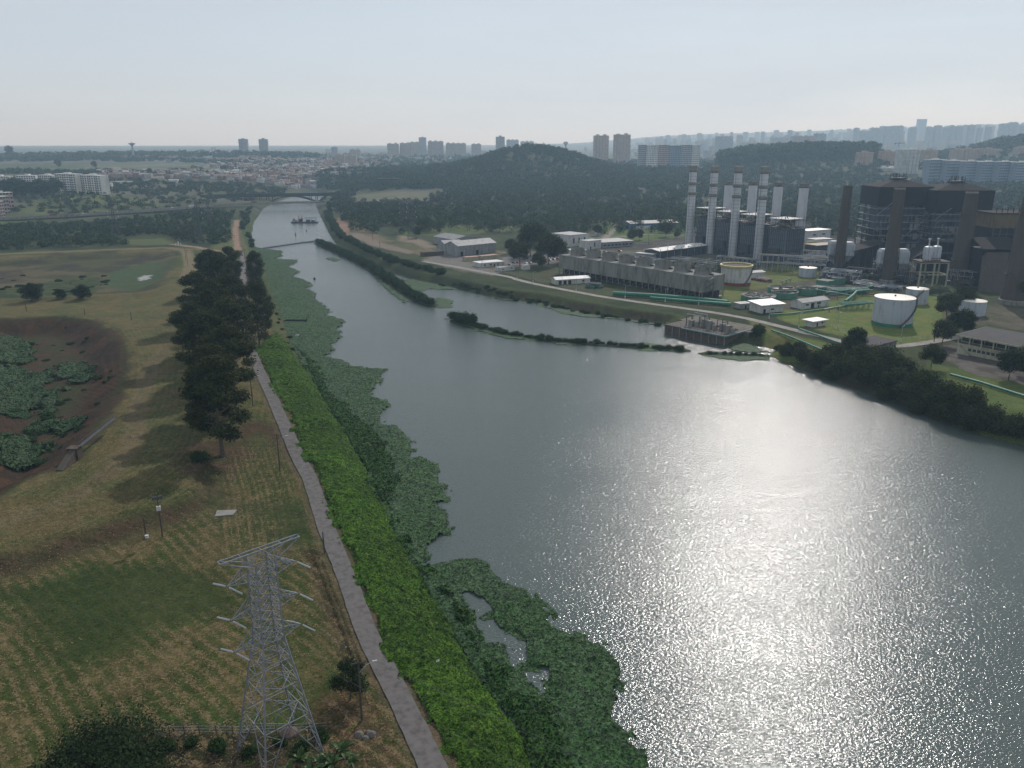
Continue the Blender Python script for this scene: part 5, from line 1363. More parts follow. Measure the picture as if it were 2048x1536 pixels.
pipe("overhead green pipe crossing behind the first one", [(1650, 596), (1700, 590), (1745, 582)], .45, zc=3.4)
pipe("thick green pipe bend near the large tank", [(1690, 612), (1705, 600), (1712, 592), (1738, 590)], .9, zc=3)
pipe("thin pale green pipe from the lawn to the small tank", [(1560, 570), (1584, 562)], .3, zc=2.2)
pipe("pale handrail pipe loop beside the long shed", [(1648, 626), (1668, 622), (1684, 620)], .25, zc=2.4, mt=WHITE, rings=False)
pipe("rusty brown pipe running along the old plant's forecourt", [(1690, 580), (1740, 592), (1800, 600)], .4, zc=1.2, mt=RUST)
t = thing("pipe_rack", "low green pipe frame among the yard pipes beside the large tank", "pipe rack", PZ(1690, 622, 5), RZ + 1.2)
mb = MB()
for i in range(6):
    for j in range(3): mb.bar((i * 4, j * 4, -.3), (i * 4, j * 4, 3.5), .2)
    mb.bar((i * 4, 0, 3.5), (i * 4, 8, 3.5), .25)
for j in range(3): mb.bar((0, j * 4, 3.5), (20, j * 4, 3.5), .3)
mb.build("frame", GREEN, t)
mb = MB()
for j in range(5): mb.tube([(0, j * 1.8, 3.9), (20, j * 1.8, 3.9)], .25, 6)
mb.build("pipes", PGREEN, t)

# ------------------------------------------------------------ small houses and sheds of the plant
building("utility_shed", "white shed with pale low roof right of the octagonal basin", "shed", (1522, 627), (1566, 623), 11, 4.6, WALLW, ROOFW, over=1.0, roofrise=.9, wins=((.5, 1.5, 2.2, .9),), doors=((.15, 1.6, 2.4),))
building("utility_shed", "long white shed with grey gable roof and dark doorways", "shed", (1604, 619), (1657, 612), 9, 4.0, WALLW, ROOFG, 'gable', pitch=1.4, wins=((.18, 2.0, 2.6, .9), (.62, 2.2, 3.2, 1.0)), doors=((.38, 2.6, 3.2), (.62, 1.0, 1.7)))
building("utility_shed", "small grey flat shed left of the white shed by the road", "shed", (1480, 618), (1502, 616), 6, 2.8, WALLG, ROOFG, over=.3, doors=((.5, 1.0, 2.0),))
building("guard_hut", "small white hut with a flat projecting roof beside the road", "hut", (1625, 655), (1650, 651), 5.5, 3.2, WALLW, ROOFW, over=1.2, wins=((.75, 1.5, 1.3, .8),), doors=((.35, 1.0, 2.2),))
building("utility_shed", "small white shed behind the yellow rimmed tank", "shed", (1499, 558), (1529, 556), 9, 4.4, WALLW, ROOFG, 'gable', pitch=.8, doors=((.5, 1.2, 2),))
t, _, _ = building("low_shed", "dark flat roof with pale edge sunk behind the shore trees", "shed", (1738, 708), (1792, 694), 12, 3.0, CONC, ROOFD, over=.3)
building("gatehouse", "white flat roofed gatehouse where road and yard meet", "gatehouse", (960, 536), (1008, 532), 12, 3.6, WALLW, ROOFW, over=.3, wins=((.2, 1.4, 1.8, 1.1), (.45, 1.4, 1.8, 1.1), (.75, 1.4, 1.8, 1.1)), doors=((.6, 1.1, 2.2),))
building("site_container", "long white site container on the lawn by the road", "container", (998, 544), (1030, 541), 6, 3.0, WALLW, ROOFG, over=.1, wins=((.25, 1.3, 1.0, .9), (.8, 1.3, .8, 1.6)))
building("site_container", "short white container cube under the dark trees", "container", (1047, 541), (1060, 540), 5, 3.6, WALLW, ROOFG, over=.1)
building("switch_house", "white roofed house with open dark bays in front of the cooling tower", "building", (1112, 570), (1180, 566), 9, 3.6, WALLW, ROOFW, 'gable', pitch=1.2, doors=((.12, 2.4, 2.8), (.26, 2.4, 2.8), (.40, 2.4, 2.8)), wins=((.8, 1.5, 1.4, 1.1),))
machinery("transformer_gear", "dark transformer gear right of the white roofed switch house", (1170, 576), (1198, 578), 5, 21, 3.4, (DSTEEL, GREEN, RUST), 12)
building("process_hall", "tall pale hall with vertical pilasters and a grey roof", "hall", (1140, 494), (1176, 490), 26, 11, WALLW, ROOFG, over=.3, wins=((.2, 3, 2, 5), (.5, 3, 2, 5), (.8, 3, 2, 5)), winr=((.15, 3, 2, 5), (.4, 3, 2, 5), (.65, 3, 2, 5), (.9, 3, 2, 5)))
building("process_hall", "lower pale annex at the right foot of the tall hall", "hall", (1176, 499), (1202, 496), 12, 7.5, WALLW, ROOFG, over=.3, wins=((.5, 2, 1.5, 4),), doors=((.2, 1.4, 2.4),))
building("office_block", "low wide office with pale flat roof right of the tall hall", "building", (1205, 496), (1266, 492), 26, 5, WALLG, ROOFG, over=.6, wins=tuple((.08 + .12 * k, 1.6, 2.6, 1.3) for k in range(8)))
building("workshop", "small round topped white workshop at the far end of the cooling tower", "building", (1140, 512), (1172, 511), 9, 5, WALLW, ROOFW, over=.3, doors=((.4, 2, 2.6),))
t, Ln, rz = building("long_shed", "long blue shed with ribbed pale roof at the edge of the forest", "shed", (1262, 459), (1355, 456), 30, 6.5, WALLB, ROOFG, 'gable', pitch=2.0, over=1.0, wins=tuple((.06 + .09 * k, 2.4, 3.2, 1.4) for k in range(10)), doors=((.02, 2.4, 3.4),))
mb = MB(); mb.box(Ln * .1, Ln * .4, -2.5, -.1, 0, 4.2); mb.build("front_annex", WALLW, t)
# grey warehouses by the side channel
building("warehouse", "grey warehouse with light ribbed roof, the furthest of three", "warehouse", (868, 487), (908, 494), 28, 7, WALLG, ROOFG, 'gable', pitch=2.6, over=.6)
building("warehouse", "middle low grey warehouse between the other two", "warehouse", (890, 505), (926, 503), 20, 7.5, WALLG, ROOFG, 'gable', pitch=2.4, over=.5)
building("warehouse", "long grey warehouse with pale roof and broken corner, nearest of three", "warehouse", (916, 513), (992, 505), 20, 9, WALLG, ROOFG, 'gable', pitch=3.4, over=.5, doors=((.1, 3, 4), (.5, 3, 4)))
building("water_channel_house", "low dark weathered wall house under plants near the warehouses", "shed", (846, 513), (888, 510), 6, 3.2, BROWN, ROOFD, over=.2)
building("low_shed", "low cream shed with pinkish roof behind the gatehouse", "shed", (933, 523), (958, 521), 6, 3.2, CREAM, mat("pink_roof", (.36, .22, .18), .8, .2, .5), over=.3)
building("low_shed", "long pink roofed shed half hidden by trees behind the gatehouse", "shed", (965, 521), (995, 518), 6, 3.4, CREAM, mat("pink_roof", (.36, .22, .18), .8, .2, .5), over=.4)

# two storey building on the right with dark roof
a, Ln, rz = front((1913, 704), (2012, 724), 5)
Ln *= 1.9
t = thing("canteen_building", "cream two storey building with a wide dark flat roof and open upper gallery", "building", (a.x, a.y, 4.6), rz)
mb = MB(); mb.box(0, Ln, 0, 28, 0, 4.2); mb.box(0, Ln, 3.0, 28, 4.2, 8.4); mb.box(-.3, Ln, -.3, 3, 4.2, 4.9); mb.build("wall", CREAM, t)
mb = MB(); mb.box(-1, Ln + 1, -1, 29, 8.4, 8.9); mb.build("roof", ROOFD, t)
mb = MB(); mb.box(-1.1, Ln + 1, -1.15, -1.003, 8.3, 9.05); mb.box(-1.15, -1.003, -1.15, 29, 8.3, 9.05); mb.build("roof_edge", CREAM, t)
mb = MB()
for k in range(9):
    xx = Ln * k / 8; mb.box(xx - .25, xx + .25, -.35, .1, 4.9, 8.4)
mb.build("column", CREAM, t)
mb = MB(); mb.box(.3, Ln, .2, .4, 4.9, 5.9); mb.build("gallery_rail", BROWN, t)
for k in range(22):
    xx = Ln * .12 + k * 2.1
    if xx < Ln - 1: f = MB(); f.box(xx, xx + 1.5, -.06, .1, 2.0, 3.3); f.build("window", GLASS, t)
for k in range(8):
    xx = Ln * (k + .5) / 8; f = MB(); f.box(xx - 2.4, xx + 2.4, 2.92, 3.1, 5.6, 7.8); f.build("gallery_window", GLASS, t)
mb = MB()
for k in range(8): mb.box(.8 + k * .7, 1.5 + k * .7, -1.6, -.4, 0, 4.2 - k * .5)
mb.build("stair", CREAM, t)

# ------------------------------------------------------------ old power station: boiler houses and brown chimneys
CH = [("leftmost brown concrete chimney of the old plant", 1679, 549, 19.5, 1697, 372, 9), ("second brown chimney with pale rim, in front of the left boiler house", 1781, 569, 29, 1804.5, 377, 20.5),
      ("third brown chimney with pale rim, in front of the right boiler house", 1926, 568, 40, 1948, 385, 23), ("rightmost brown chimney cut by the edge of the picture", 2040, 612, 50, 2076, 372, 28)]
for lb, x0, y0, w0, x1, y1, w1 in CH:
    p = PZ(x0, y0, 5); dpt = p.y * cp + 95 * sp; zt = ZAT(y1, p.y) - 5
    r0 = w0 / 2 * dpt / F; dt = p.y * cp + (95 - zt) * sp; r1 = max(w1, 17) / 2 * dt / F
    t = thing("brick_chimney", lb, "chimney", (p.x, p.y + r0, 5), 0, "brown chimneys of the old plant")
    mb = MB(); pr = [(r0 + (r1 - r0) * (k / 12) ** .85, -.5 + (zt + .5) * k / 12) for k in range(13)]
    mb.lathe(pr + [(r1 - .5, zt), (r1 - .5, zt - 6)], 32, cap=False); mb.build("shaft", CONCB, t, smooth=True)
    for f in (.26, .77):
        mb = MB(); stack_ring(mb, r0 + (r1 - r0) * f ** .85, zt * f, .8); mb.build("platform_ring", RUST, t)
    mb = MB(); mb.lathe([(r1 + .02, zt - .9), (r1 + .2, zt - .8), (r1 + .2, zt + .1), (r1 - .5, zt + .1)], 32, cap=False); mb.build("rim", CONC if "leftmost" not in lb else CONCB, t)
    mb = MB(); mb.bar((r0 * .9, -r0 * .6, 0), (r1 * .9, -r1 * .6, zt), .3); mb.build("ladder", RUST, t)
    mb = MB(); mb.lathe([(r0 + .5, -.4), (r0 + .5, 2.5), (r0, 3)], 32); mb.build("plinth", CONC, t)
def boiler_house(label, xl, xr, ptop, pbot, Y, dep, peak):
    zt = ZAT(ptop, Y); z0 = 5.0; zb = ZAT(pbot, Y)
    a = PY(xl, Y, (zt + zb) / 2); b = PY(xr, Y, (zt + zb) / 2); Ln = b.x - a.x
    t = thing("boiler_house", label, "boiler house", (a.x, Y, z0), 0)
    hb, ht = zb - z0, zt - z0
    mb = MB(); mb.box(0, Ln, 0, dep, hb, ht); [mb.bar((Ln * k / 26, -.12, hb), (Ln * k / 26, -.12, ht), .18) for k in range(27)]; [mb.bar((0, -.2, hb + (ht - hb) * k / 4), (Ln, -.2, hb + (ht - hb) * k / 4), .25) for k in range(5)]; mb.build("upper_cladding", BLACKC, t)
    mb = MB(); hp = ht + peak; o = .6
    cx0, cx1, cy0, cy1 = Ln * .42, Ln * .58, dep * .4, dep * .6
    mb.add([(-o, -o, ht + .005), (Ln + o, -o, ht + .005), (Ln + o, dep + o, ht + .005), (-o, dep + o, ht + .005), (cx0, cy0, hp), (cx1, cy0, hp), (cx1, cy1, hp), (cx0, cy1, hp)],
           [(0, 1, 5, 4), (1, 2, 6, 5), (2, 3, 7, 6), (3, 0, 4, 7), (4, 5, 6, 7), (3, 2, 1, 0)]); mb.build("roof", BRROOF, t)
    mb = MB(); mb.box(cx0 - 2, cx1 + 2, cy0, cy1, hp, hp + 1.2)
    r = random.Random(xl)
    for k in range(16):
        q = (r.uniform(cx0 - 2, cx1 + 3), r.uniform(cy0, cy1)); mb.bar((q[0], q[1], hp), (q[0], q[1], hp + r.uniform(2, 5.5)), .4)
    for k in range(4):
        q = (r.uniform(2, Ln - 2), r.uniform(2, dep - 2)); mb.bar((q[0], q[1], ht), (q[0], q[1], ht + 5), .45)
    mb.bar((cx0 - 2, cy0, hp + 2.2), (cx1 + 2, cy0, hp + 2.2), .15); mb.build("roof_vents", DSTEEL, t)
    mb = MB(); nc = 8
    for k in range(nc):
        for yy in (0, dep * .33, dep * .66, dep):
            mb.bar((Ln * k / (nc - 1), yy, -.5), (Ln * k / (nc - 1), yy, hb), .8)
    mb.build("column", DSTEEL, t)
    mb = MB(); nl = 9
    for k in range(nl):
        zz = hb * (k + .6) / nl
        for yy in (-.3, dep + .3): mb.bar((0, yy, zz), (Ln, yy, zz), .45)
        for xx in (-.3, Ln + .3): mb.bar((xx, 0, zz), (xx, dep, zz), .45)
        i = k % (nc - 1); mb.bar((Ln * i / (nc - 1), -.4, zz), (Ln * (i + 1) / (nc - 1), -.4, zz + hb / nl), .35)
        mb.bar((0, -.5, zz + 1.1), (Ln, -.5, zz + 1.1), .12)
    mb.build("steel_frame", STEEL, t)
    mb = MB()
    mb.box(Ln * .12, Ln * .34, dep * .2, dep * .75, 6, hb * .97); mb.box(Ln * .40, Ln * .62, dep * .15, dep * .75, 3, hb * .99); mb.box(Ln * .68, Ln * .92, dep * .2, dep * .75, 6, hb * .97)
    mb.build("boiler", BLUEC, t)
    mb = MB()
    for k in range(7):
        x0 = r.uniform(.05, .85) * Ln; zz = r.uniform(.2, .85) * hb; mb.box(x0, x0 + r.uniform(4, 8), .6, 2.6, zz, zz + r.uniform(3, 6))
    mb.build("casing_panels", WALLG, t)
    mb = MB()
    for k in range(22):
        x0 = r.uniform(.02, .95) * Ln; zz = r.uniform(.1, .8) * hb; x1 = min(Ln, max(0, x0 + r.uniform(-10, 10))); mb.tube([(x0, 1, zz), (x0, 1, zz + 5), (x1, 1, zz + 5), (x1, 1, zz + 9)], r.uniform(.25, .8), 7)
    mb.build("pipes", CONC, t); return t
boiler_house("dark clad old boiler house with hipped roof, the left one", 1757, 1866, 374, 412, 655, 34, 5.5)
boiler_house("dark clad old boiler house with hipped roof, the right one", 1872, 1987, 381, 424, 640, 34, 5.5)
def slab_thing(name, label, cat, quads, mt, Y0, parts=()):
    pass
# sloping sheds, precipitators, silos in front of the boiler houses
def shed_sl(label, xl, xr, pbot, ptopl, ptopr, Y, dep, wall, roof):
    a = PZ(xl, pbot, 5); b = PZ(xr, pbot, 5)
    zl, zr = ZAT(ptopl, a.y) - 5, ZAT(ptopr, a.y) - 5; Ln = b.x - a.x
    t = thing("sloping_shed", label, "shed", (a.x, a.y, 5), 0)
    mb = MB(); mb.add([(0, 0, -.4), (Ln, 0, -.4), (Ln, dep, -.4), (0, dep, -.4), (0, 0, zl), (Ln, 0, zr), (Ln, dep, zr), (0, dep, zl)],
                      [(0, 1, 5, 4), (1, 2, 6, 5), (2, 3, 7, 6), (3, 0, 4, 7), (3, 2, 1, 0)]); mb.build("wall", wall, t)
    mb = MB(); o = 1
    mb.add([(-o, -o, zl + .02), (Ln + o, -o, zr + .02), (Ln + o, dep + o, zr + .02), (-o, dep + o, zl + .02), (-o, -o, zl + .4), (Ln + o, -o, zr + .4), (Ln + o, dep + o, zr + .4), (-o, dep + o, zl + .4)],
           [(3, 2, 1, 0), (4, 5, 6, 7), (0, 1, 5, 4), (1, 2, 6, 5), (2, 3, 7, 6), (3, 0, 4, 7)]); mb.build("roof", roof, t)
    mb = MB()
    for k in range(6): mb.bar((Ln * k / 5, -.6, -.4), (Ln * k / 5, -.6, zl + (zr - zl) * k / 5), .4)
    mb.build("column", DSTEEL, t)
    return t
shed_sl("dark sloping shed between the left and second brown chimney", 1704, 1762, 548, 503, 486, 0, 22, BLACKC, BRROOF)
shed_sl("dark sloping shed between the second and third brown chimney", 1815, 1862, 556, 520, 495, 0, 20, BLACKC, BRROOF)
shed_sl("dark lean-to house under the frames of the right boiler house", 1850, 1912, 545, 482, 488, 0, 16, BLACKC, ROOFD)
shed_sl("dark side house left of the left boiler house", 1738, 1775, 530, 462, 460, 0, 14, BLACKC, BRROOF)
for k, (x, yb, wpx, lb) in enumerate(((1694, 548, 20, "pale blue dust filter box behind the leftmost chimney"), (1765, 566, 18, "pale blue dust filter box left of the second chimney"), (1802, 566, 18, "pale blue dust filter box right of the second chimney"),
                                      (1664, 545, 16, "small pale blue filter box left of the leftmost chimney"))):
    p = PZ(x, yb, 5); w_ = wpx * .4; t = thing("dust_filter", lb, "filter", (p.x, p.y, 5), 0, "dust filter boxes at the brown chimneys")
    mb = MB(); w2 = w_ / 2; zt = 22
    mb.add([(-w2, 0, 14), (w2, 0, 14), (w2, w_, 14), (-w2, w_, 14), (-w2, 0, zt), (w2, 0, zt), (w2, w_, zt), (-w2, w_, zt), (-w2 * .7, 1, zt + 2), (w2 * .7, 1, zt + 2), (w2 * .7, w_ - 1, zt + 2), (-w2 * .7, w_ - 1, zt + 2), (-w2 * .3, w2, 9), (w2 * .3, w2, 9), (w2 * .3, w2 + 1, 9), (-w2 * .3, w2 + 1, 9)],
           [(0, 1, 5, 4), (1, 2, 6, 5), (2, 3, 7, 6), (3, 0, 4, 7), (4, 5, 9, 8), (5, 6, 10, 9), (6, 7, 11, 10), (7, 4, 8, 11), (8, 9, 10, 11), (12, 13, 1, 0), (13, 14, 2, 1), (14, 15, 3, 2), (15, 12, 0, 3)])
    mb.build("casing", TANKW, t); mb = MB()
    for q in ((-w2, 0), (w2, 0), (w2, w_), (-w2, w_)): mb.bar((q[0], q[1], -.4), (q[0], q[1], 14), .5)
    mb.bar((-w2, 0, 7), (w2, 0, 7), .3); mb.build("legs", DSTEEL, t)
p = PZ(1836, 574, 5); t = thing("tank_frame", "open concrete frame tower carrying the twin water tanks", "frame", (p.x, p.y, 5), 0)
wf = 19; mb = MB()
for x in (0, wf / 2, wf):
    for y in (0, 12): mb.bar((x, y, -.4), (x, y, 17), .9)
for zz in (8.5, 16.6):
    for y in (0, 12): mb.bar((0, y, zz), (wf, y, zz), .7)
    for x in (0, wf): mb.bar((x, 0, zz), (x, 12, zz), .7)
mb.build("frame", CREAM, t); mb = MB(); mb.box(-1, wf + 1, -1, 13, 17.05, 17.8); mb.build("platform", RUST, t)
for k in range(2):
    c = Vector((p.x + 6 + 7.5 * k, p.y + 5 + 3 * k, 5 + 17.8 + 1.5)); t = thing("water_tank", ("pale round water tank with pipe on the concrete frame, nearer one", "pale round water tank with pipe on the concrete frame, rear right one")[k], "tank", c, 0)
    mb = MB(); mb.lathe([(3.1, 0), (3.1, 7), (2.6, 8), (.5, 8.6)], 24); mb.build("shell", TANKW, t, smooth=True)
    mb = MB(); mb.lathe([(.5, 8.5), (.5, 13)], 10); mb.lathe([(.9, 13), (.9, 13.6)], 10); mb.build("vent_pipe", WHITE, t)
    mb = MB()
    for q in ((-2, -2), (2, -2), (2, 2), (-2, 2)): mb.bar((q[0], q[1], -1.5), (q[0], q[1], 0), .4)
    mb.build("legs", DSTEEL, t)
# inclined conveyor and the houses at the far right
a = PZ(1960, 585, 5); b = PZ(2010, 580, 5); Y_ = a.y
t = thing("inclined_conveyor", "wide inclined conveyor casing of grey ribbed sheets beside the third chimney", "conveyor", (a.x, a.y, 5), 0)
zt = ZAT(505, Y_ + 20) - 5; W_ = 15; dx_ = 12
mb = MB(); mb.add([(0, 0, 0), (W_, 0, 0), (W_ + dx_, 20, zt), (dx_, 20, zt), (0, 3, 0), (W_, 3, 0), (W_ + dx_, 25, zt), (dx_, 25, zt)], [(0, 1, 2, 3), (7, 6, 5, 4), (1, 5, 6, 2), (0, 3, 7, 4), (3, 2, 6, 7)]); mb.build("casing", CONCB, t)
mb = MB()
for k in range(9): xx = W_ * k / 8; mb.bar((xx, -.15, .2), (xx + dx_, 19.85, zt), .3)
mb.build("ribs", RUST, t)
mb = MB()
for k in range(4):
    for x in (dx_, W_ + dx_): mb.bar((x, 24, -.4), (x, 24, zt), .6)
mb.build("legs", DSTEEL, t)
t = thing("coal_house", "dark house with rusty slanted roof at the head of the inclined conveyor", "building", (a.x + 10, a.y + 22, 5), 0)
mb = MB(); mb.box(0, 26, 0, 16, -.4, zt + 2); mb.build("wall", BLACKC, t)
mb = MB(); mb.add([(-1, -3, zt + 1.9), (26, -3, zt + 1.9), (27, 17, zt + 8), (0, 17, zt + 8), (-1, -3, zt + 2.4), (26, -3, zt + 2.4), (27, 17, zt + 8.5), (0, 17, zt + 8.5)], [(3, 2, 1, 0), (4, 5, 6, 7), (0, 1, 5, 4), (1, 2, 6, 5), (3, 0, 4, 7)]); mb.build("roof", BRROOF, t)
t = thing("coal_house", "tall brown house with ochre upper wall at the right edge of the plant", "building", (a.x + 28, a.y + 45, 5), 0)
z1 = ZAT(428, a.y + 45) - 5; mb = MB(); mb.box(0, 46, 0, 25, -.4, z1 - 10); mb.build("wall", BLACKC, t); mb = MB(); mb.box(.6, 46, .6, 24.4, z1 - 10, z1); mb.build("upper_wall", mat("ochre_sheets", (.13, .095, .05), .85, .3, .4, streak=.3, dirt=(.06, .045, .03)), t)
mb = MB(); mb.box(-.6, 47, -.8, 26, z1, z1 + .6)
for k in range(5): mb.bar((3 + k * 4, 4, z1), (3 + k * 4, 4, z1 + 4), .4)
mb.build("roof", BRROOF, t)
mb = MB()
for k in range(7): mb.bar((k * 5, -1.0, -.4), (k * 5, -1.0, z1 - 10), .6); mb.bar((0, -1.0, 4 + k * 5), (35, -1.0, 4 + k * 5), .4)
mb.build("steel_frame", DSTEEL, t)
rack("steel gantry right of the third brown chimney", (1965, 548), (2048, 552), 22, 9, 8, mt=DSTEEL, pm=RUST)
rack("dark steel gantry behind the second and third chimney", (1800, 545), (1925, 548), 15, 12, 8, mt=DSTEEL, pm=BLUEC)

# ------------------------------------------------------------ pump platform on the river
a, Ln, rz = front((1330, 668), (1448, 692), 0)
t = thing("pump_platform", "dark concrete pump platform wall standing in the river with a pale edge pipe", "platform", (a.x, a.y, 0), rz)
mb = MB(); mb.box(0, Ln, 0, 18, -3, 5.0); mb.build("wall", BROWN, t); mb = MB(); mb.box(-.3, Ln + .3, -.3, 18.3, 5.004, 5.35); mb.build("deck", BROWN, t)
mb = MB(); mb.tube([(Ln * .3, -.7, 5.2), (Ln + .9, -.7, 5.2), (Ln + .9, 26, 5.2)], .42, 10); mb.build("edge_pipe", mat("pale_teal_paint", (.12, .22, .22), .5, .3, .6), t, smooth=True)
mb = MB()
for k in range(9): mb.box(Ln * k / 8 - .2, Ln * k / 8 + .2, -.25, -.002, -1, 4.8)
mb.build("pilaster", CONC, t)
mb = MB()
for k in range(24): xx = Ln * k / 23; mb.bar((xx, 1, 5.3), (xx, 1, 6.4), .07)
mb.bar((0, 1, 6.4), (Ln, 1, 6.4), .07); mb.build("railing", STEEL, t)
u_ = Vector((math.cos(rz), math.sin(rz), 0)); v_ = Vector((-u_.y, u_.x, 0))
for k in range(5):
    q = a + u_ * (Ln * (.32 + .15 * k)) + v_ * (7 + (k % 2) * 4); t = thing("pump_unit", "pale vertical pump housing with pipes, " + ("first", "second", "third", "fourth", "fifth")[k] + " from the left on the river platform", "pump", (q.x, q.y, 5.35), rz, "pump housings on the river platform")
    mb = MB(); mb.box(-1.2, 1.2, -1.2, 1.2, 0, 3.4 + (k % 3) * .7); mb.lathe([(1.0, 0), (1.0, 2.5), (.5, 3.2)], 12, (3, .5)); mb.build("housing", CONC, t)
    mb = MB(); mb.tube([(3, .5, 1.5), (3, 5, 1.5), (0, 5, 1.5)], .4, 8); mb.bar((-2, -2, 0), (-2, -2, 5.5), .3); mb.bar((-2, 3, 0), (-2, 3, 5.5), .3); mb.bar((-2, -2, 5.5), (-2, 3, 5.5), .3); mb.build("pipework", RUST, t)
mb = MB(); mb.add([(a.x + v_.x * 17 + u_.x * s_, a.y + v_.y * 17 + u_.y * s_, z_) for s_, z_ in ((-3, 5.2), (Ln + 4, 5.2))] + [(a.x + v_.x * 34 + u_.x * s_, a.y + v_.y * 34 + u_.y * s_, 5.0) for s_ in (Ln + 6, -3)] + [(a.x + v_.x * 17 + u_.x * s_, a.y + v_.y * 17 + u_.y * s_, -1) for s_ in (-3, Ln + 4)], [(0, 1, 2, 3), (4, 5, 1, 0)]); tag(mb.build("yard", mat("yard_gravel", (.12, .105, .085), .95, .35, .3, dirt=(.06, .055, .035))), kind="structure")
t = thing("gantry_frame", "pale steel gantry frame at the left end of the river platform", "gantry", a + u_ * 8 + v_ * 8 + Vector((0, 0, 5.35)), rz)
mb = MB()
for x in (0, 9):
    for y in (0, 6): mb.bar((x, y, 0), (x, y, 6), .4)
for y in (0, 6): mb.bar((0, y, 6), (9, y, 6), .5)
mb.build("frame", WALLG, t)

# ------------------------------------------------------------ parked cars
def make_car(col, nm):
    t = thing("parked_car", "x", "car", (0, 0, 0)); mb = MB()
    pr = [(-2.1, .35), (-2.15, .75), (-1.9, .95), (-1.3, 1.0), (-.75, 1.42), (.75, 1.42), (1.25, 1.0), (2.0, .85), (2.15, .6), (2.1, .35)]
    n = len(pr); vs = [(x, -.85, z) for x, z in pr] + [(x, .85, z) for x, z in pr]
    mb.add(vs, [tuple(range(n - 1, -1, -1)), tuple(range(n, 2 * n))] + [(i, (i + 1) % n, n + (i + 1) % n, n + i) for i in range(n)])
    mb.build("body", col, t)
    mb = MB(); mb.add([(-1.15, -.87, 1.02), (1.1, -.87, 1.02), (.7, -.87, 1.36), (-.7, -.87, 1.36), (-1.15, .87, 1.02), (1.1, .87, 1.02), (.7, .87, 1.36), (-.7, .87, 1.36)], [(0, 1, 2, 3), (7, 6, 5, 4), (0, 3, 7, 4), (1, 5, 6, 2)]); mb.build("window", GLASS, t)
    for x in (-1.35, 1.35):
        for y in (-.8, .8): w_ = MB(); w_.tube([(x, y - .1, .32), (x, y + .1, .32)], .32, 12); w_.build("wheel", DARK, t)
    return Proto(t)
CARS = [(make_car(mat("car_" + n, c, .3, .05, 1, spec=.5), n), n) for n, c in (("white", (.6, .6, .6)), ("grey", (.12, .12, .13)), ("blue", (.03, .06, .14)), ("red", (.25, .02, .02)))]
cs = [(1014, 536), (1020, 531), (1028, 527), (1037, 527), (1052, 528), (1060, 527), (1070, 524), (1076, 526), (1083, 521), (1100, 522), (1108, 520), (1116, 519), (1150, 502), (1190, 506), (1210, 505), (1240, 503)]
for i, (x, y) in enumerate(cs):
    p = PZ(x, y, 5); k = i % 4
    CARS[k][0].place((p.x, p.y, 5.05), RZ + (i % 3) * .1, None, CARS[k][1] + " parked car in the yard near the dark trees and the tall hall", "parked " + CARS[k][1] + " cars in the plant yard")

# ------------------------------------------------------------ poles and fences
def make_pole(name, label, h, arms=1, lamp=True, white_foot=False, box=False, mt=None):
    t = thing(name, label, "pole", (0, 0, 0)); mb = MB(); mb.tube([(0, 0, -.5), (0, 0, h * .5), (0, 0, h)], [.2, .17, .12], 8); mb.build("post", mt or WOODP, t)
    for k in range(arms):
        mb = MB(); mb.bar((-1.3, 0, h - .4 - k * .9), (1.3, 0, h - .4 - k * .9), .14)
        for x in (-1.15, -.5, .5, 1.15): mb.bar((x, 0, h - .35 - k * .9), (x, 0, h - .05 - k * .9), .1)
        mb.build("crossarm", WOODP, t)
    if lamp:
        mb = MB(); mb.tube([(0, 0, h * .8), (1.4, .3, h * .9), (2.6, .5, h * .92)], .06, 6); q = mb.build("lamp_arm", STEEL, t); mb = MB(); mb.box(2.4, 3.2, .35, .65, h * .92 - .05, h * .92 + .12); mb.build("lamp_head", WHITE, q)
    if white_foot: mb = MB(); mb.tube([(0, 0, 0), (0, 0, 1.8)], .26, 8); mb.build("white_foot", WHITE, t)
    if box: mb = MB(); mb.box(-.5, .5, -.45, .2, h * .68, h * .68 + 1.1); mb.build("white_box", WHITE, t); mb = MB(); mb.box(-1.2, 1.2, -.3, .3, h - .5, h - .3); [mb.box(x, x + .3, -.3, .3, h - .3, h + .3) for x in (-1.1, -.5, .2, .8)]; mb.build("fuse_rack", DSTEEL, t)
    return t
lp = Proto(make_pole("lamp_post", "x", 8.5, 0, True, True, mt=STEEL))
ordn = ["first", "second", "third", "fourth", "fifth", "sixth", "seventh", "eighth", "ninth", "tenth", "eleventh", "twelfth"]
for i, (x, y) in enumerate(((964, 543), (997, 551), (1034, 559), (1066, 566), (1152, 583), (1250, 597), (1330, 604), (1397, 610), (1538, 638), (1597, 656), (1675, 655), (1801, 684))):
    lp.place(PZ(x, y, 5) + Vector((0, 0, .1)), CRZ + 1.6, None, "lamp post with white foot beside the plant road, " + ordn[i] + " from the left", "lamp posts along the plant road")
pp = Proto(make_pole("power_pole", "x", 9.5, 1, False))
for i, (x, y, lb) in enumerate(((926, 520, "wooden power pole at the yard entrance, left of a pair"), (932, 519, "wooden power pole at the yard entrance, right of a pair"), (1143, 491, "pole at the corner of the tall hall"), (1297, 490, "pole on the lawn before the blue shed"), (1175, 462, "far pole behind the tall hall"),
                                (1868, 683, "dark pole at the fence corner by the yard"), (1911, 644, "dark pole on the dirt yard behind the dark roof"), (746, 482, "pole beside the dirt road, left of a pair"), (760, 505, "pole beside the dirt road, right of a pair"))):
    pp.place(PZ(x, y, 5), i * .7, None, lb, "wooden power poles on the plant side")
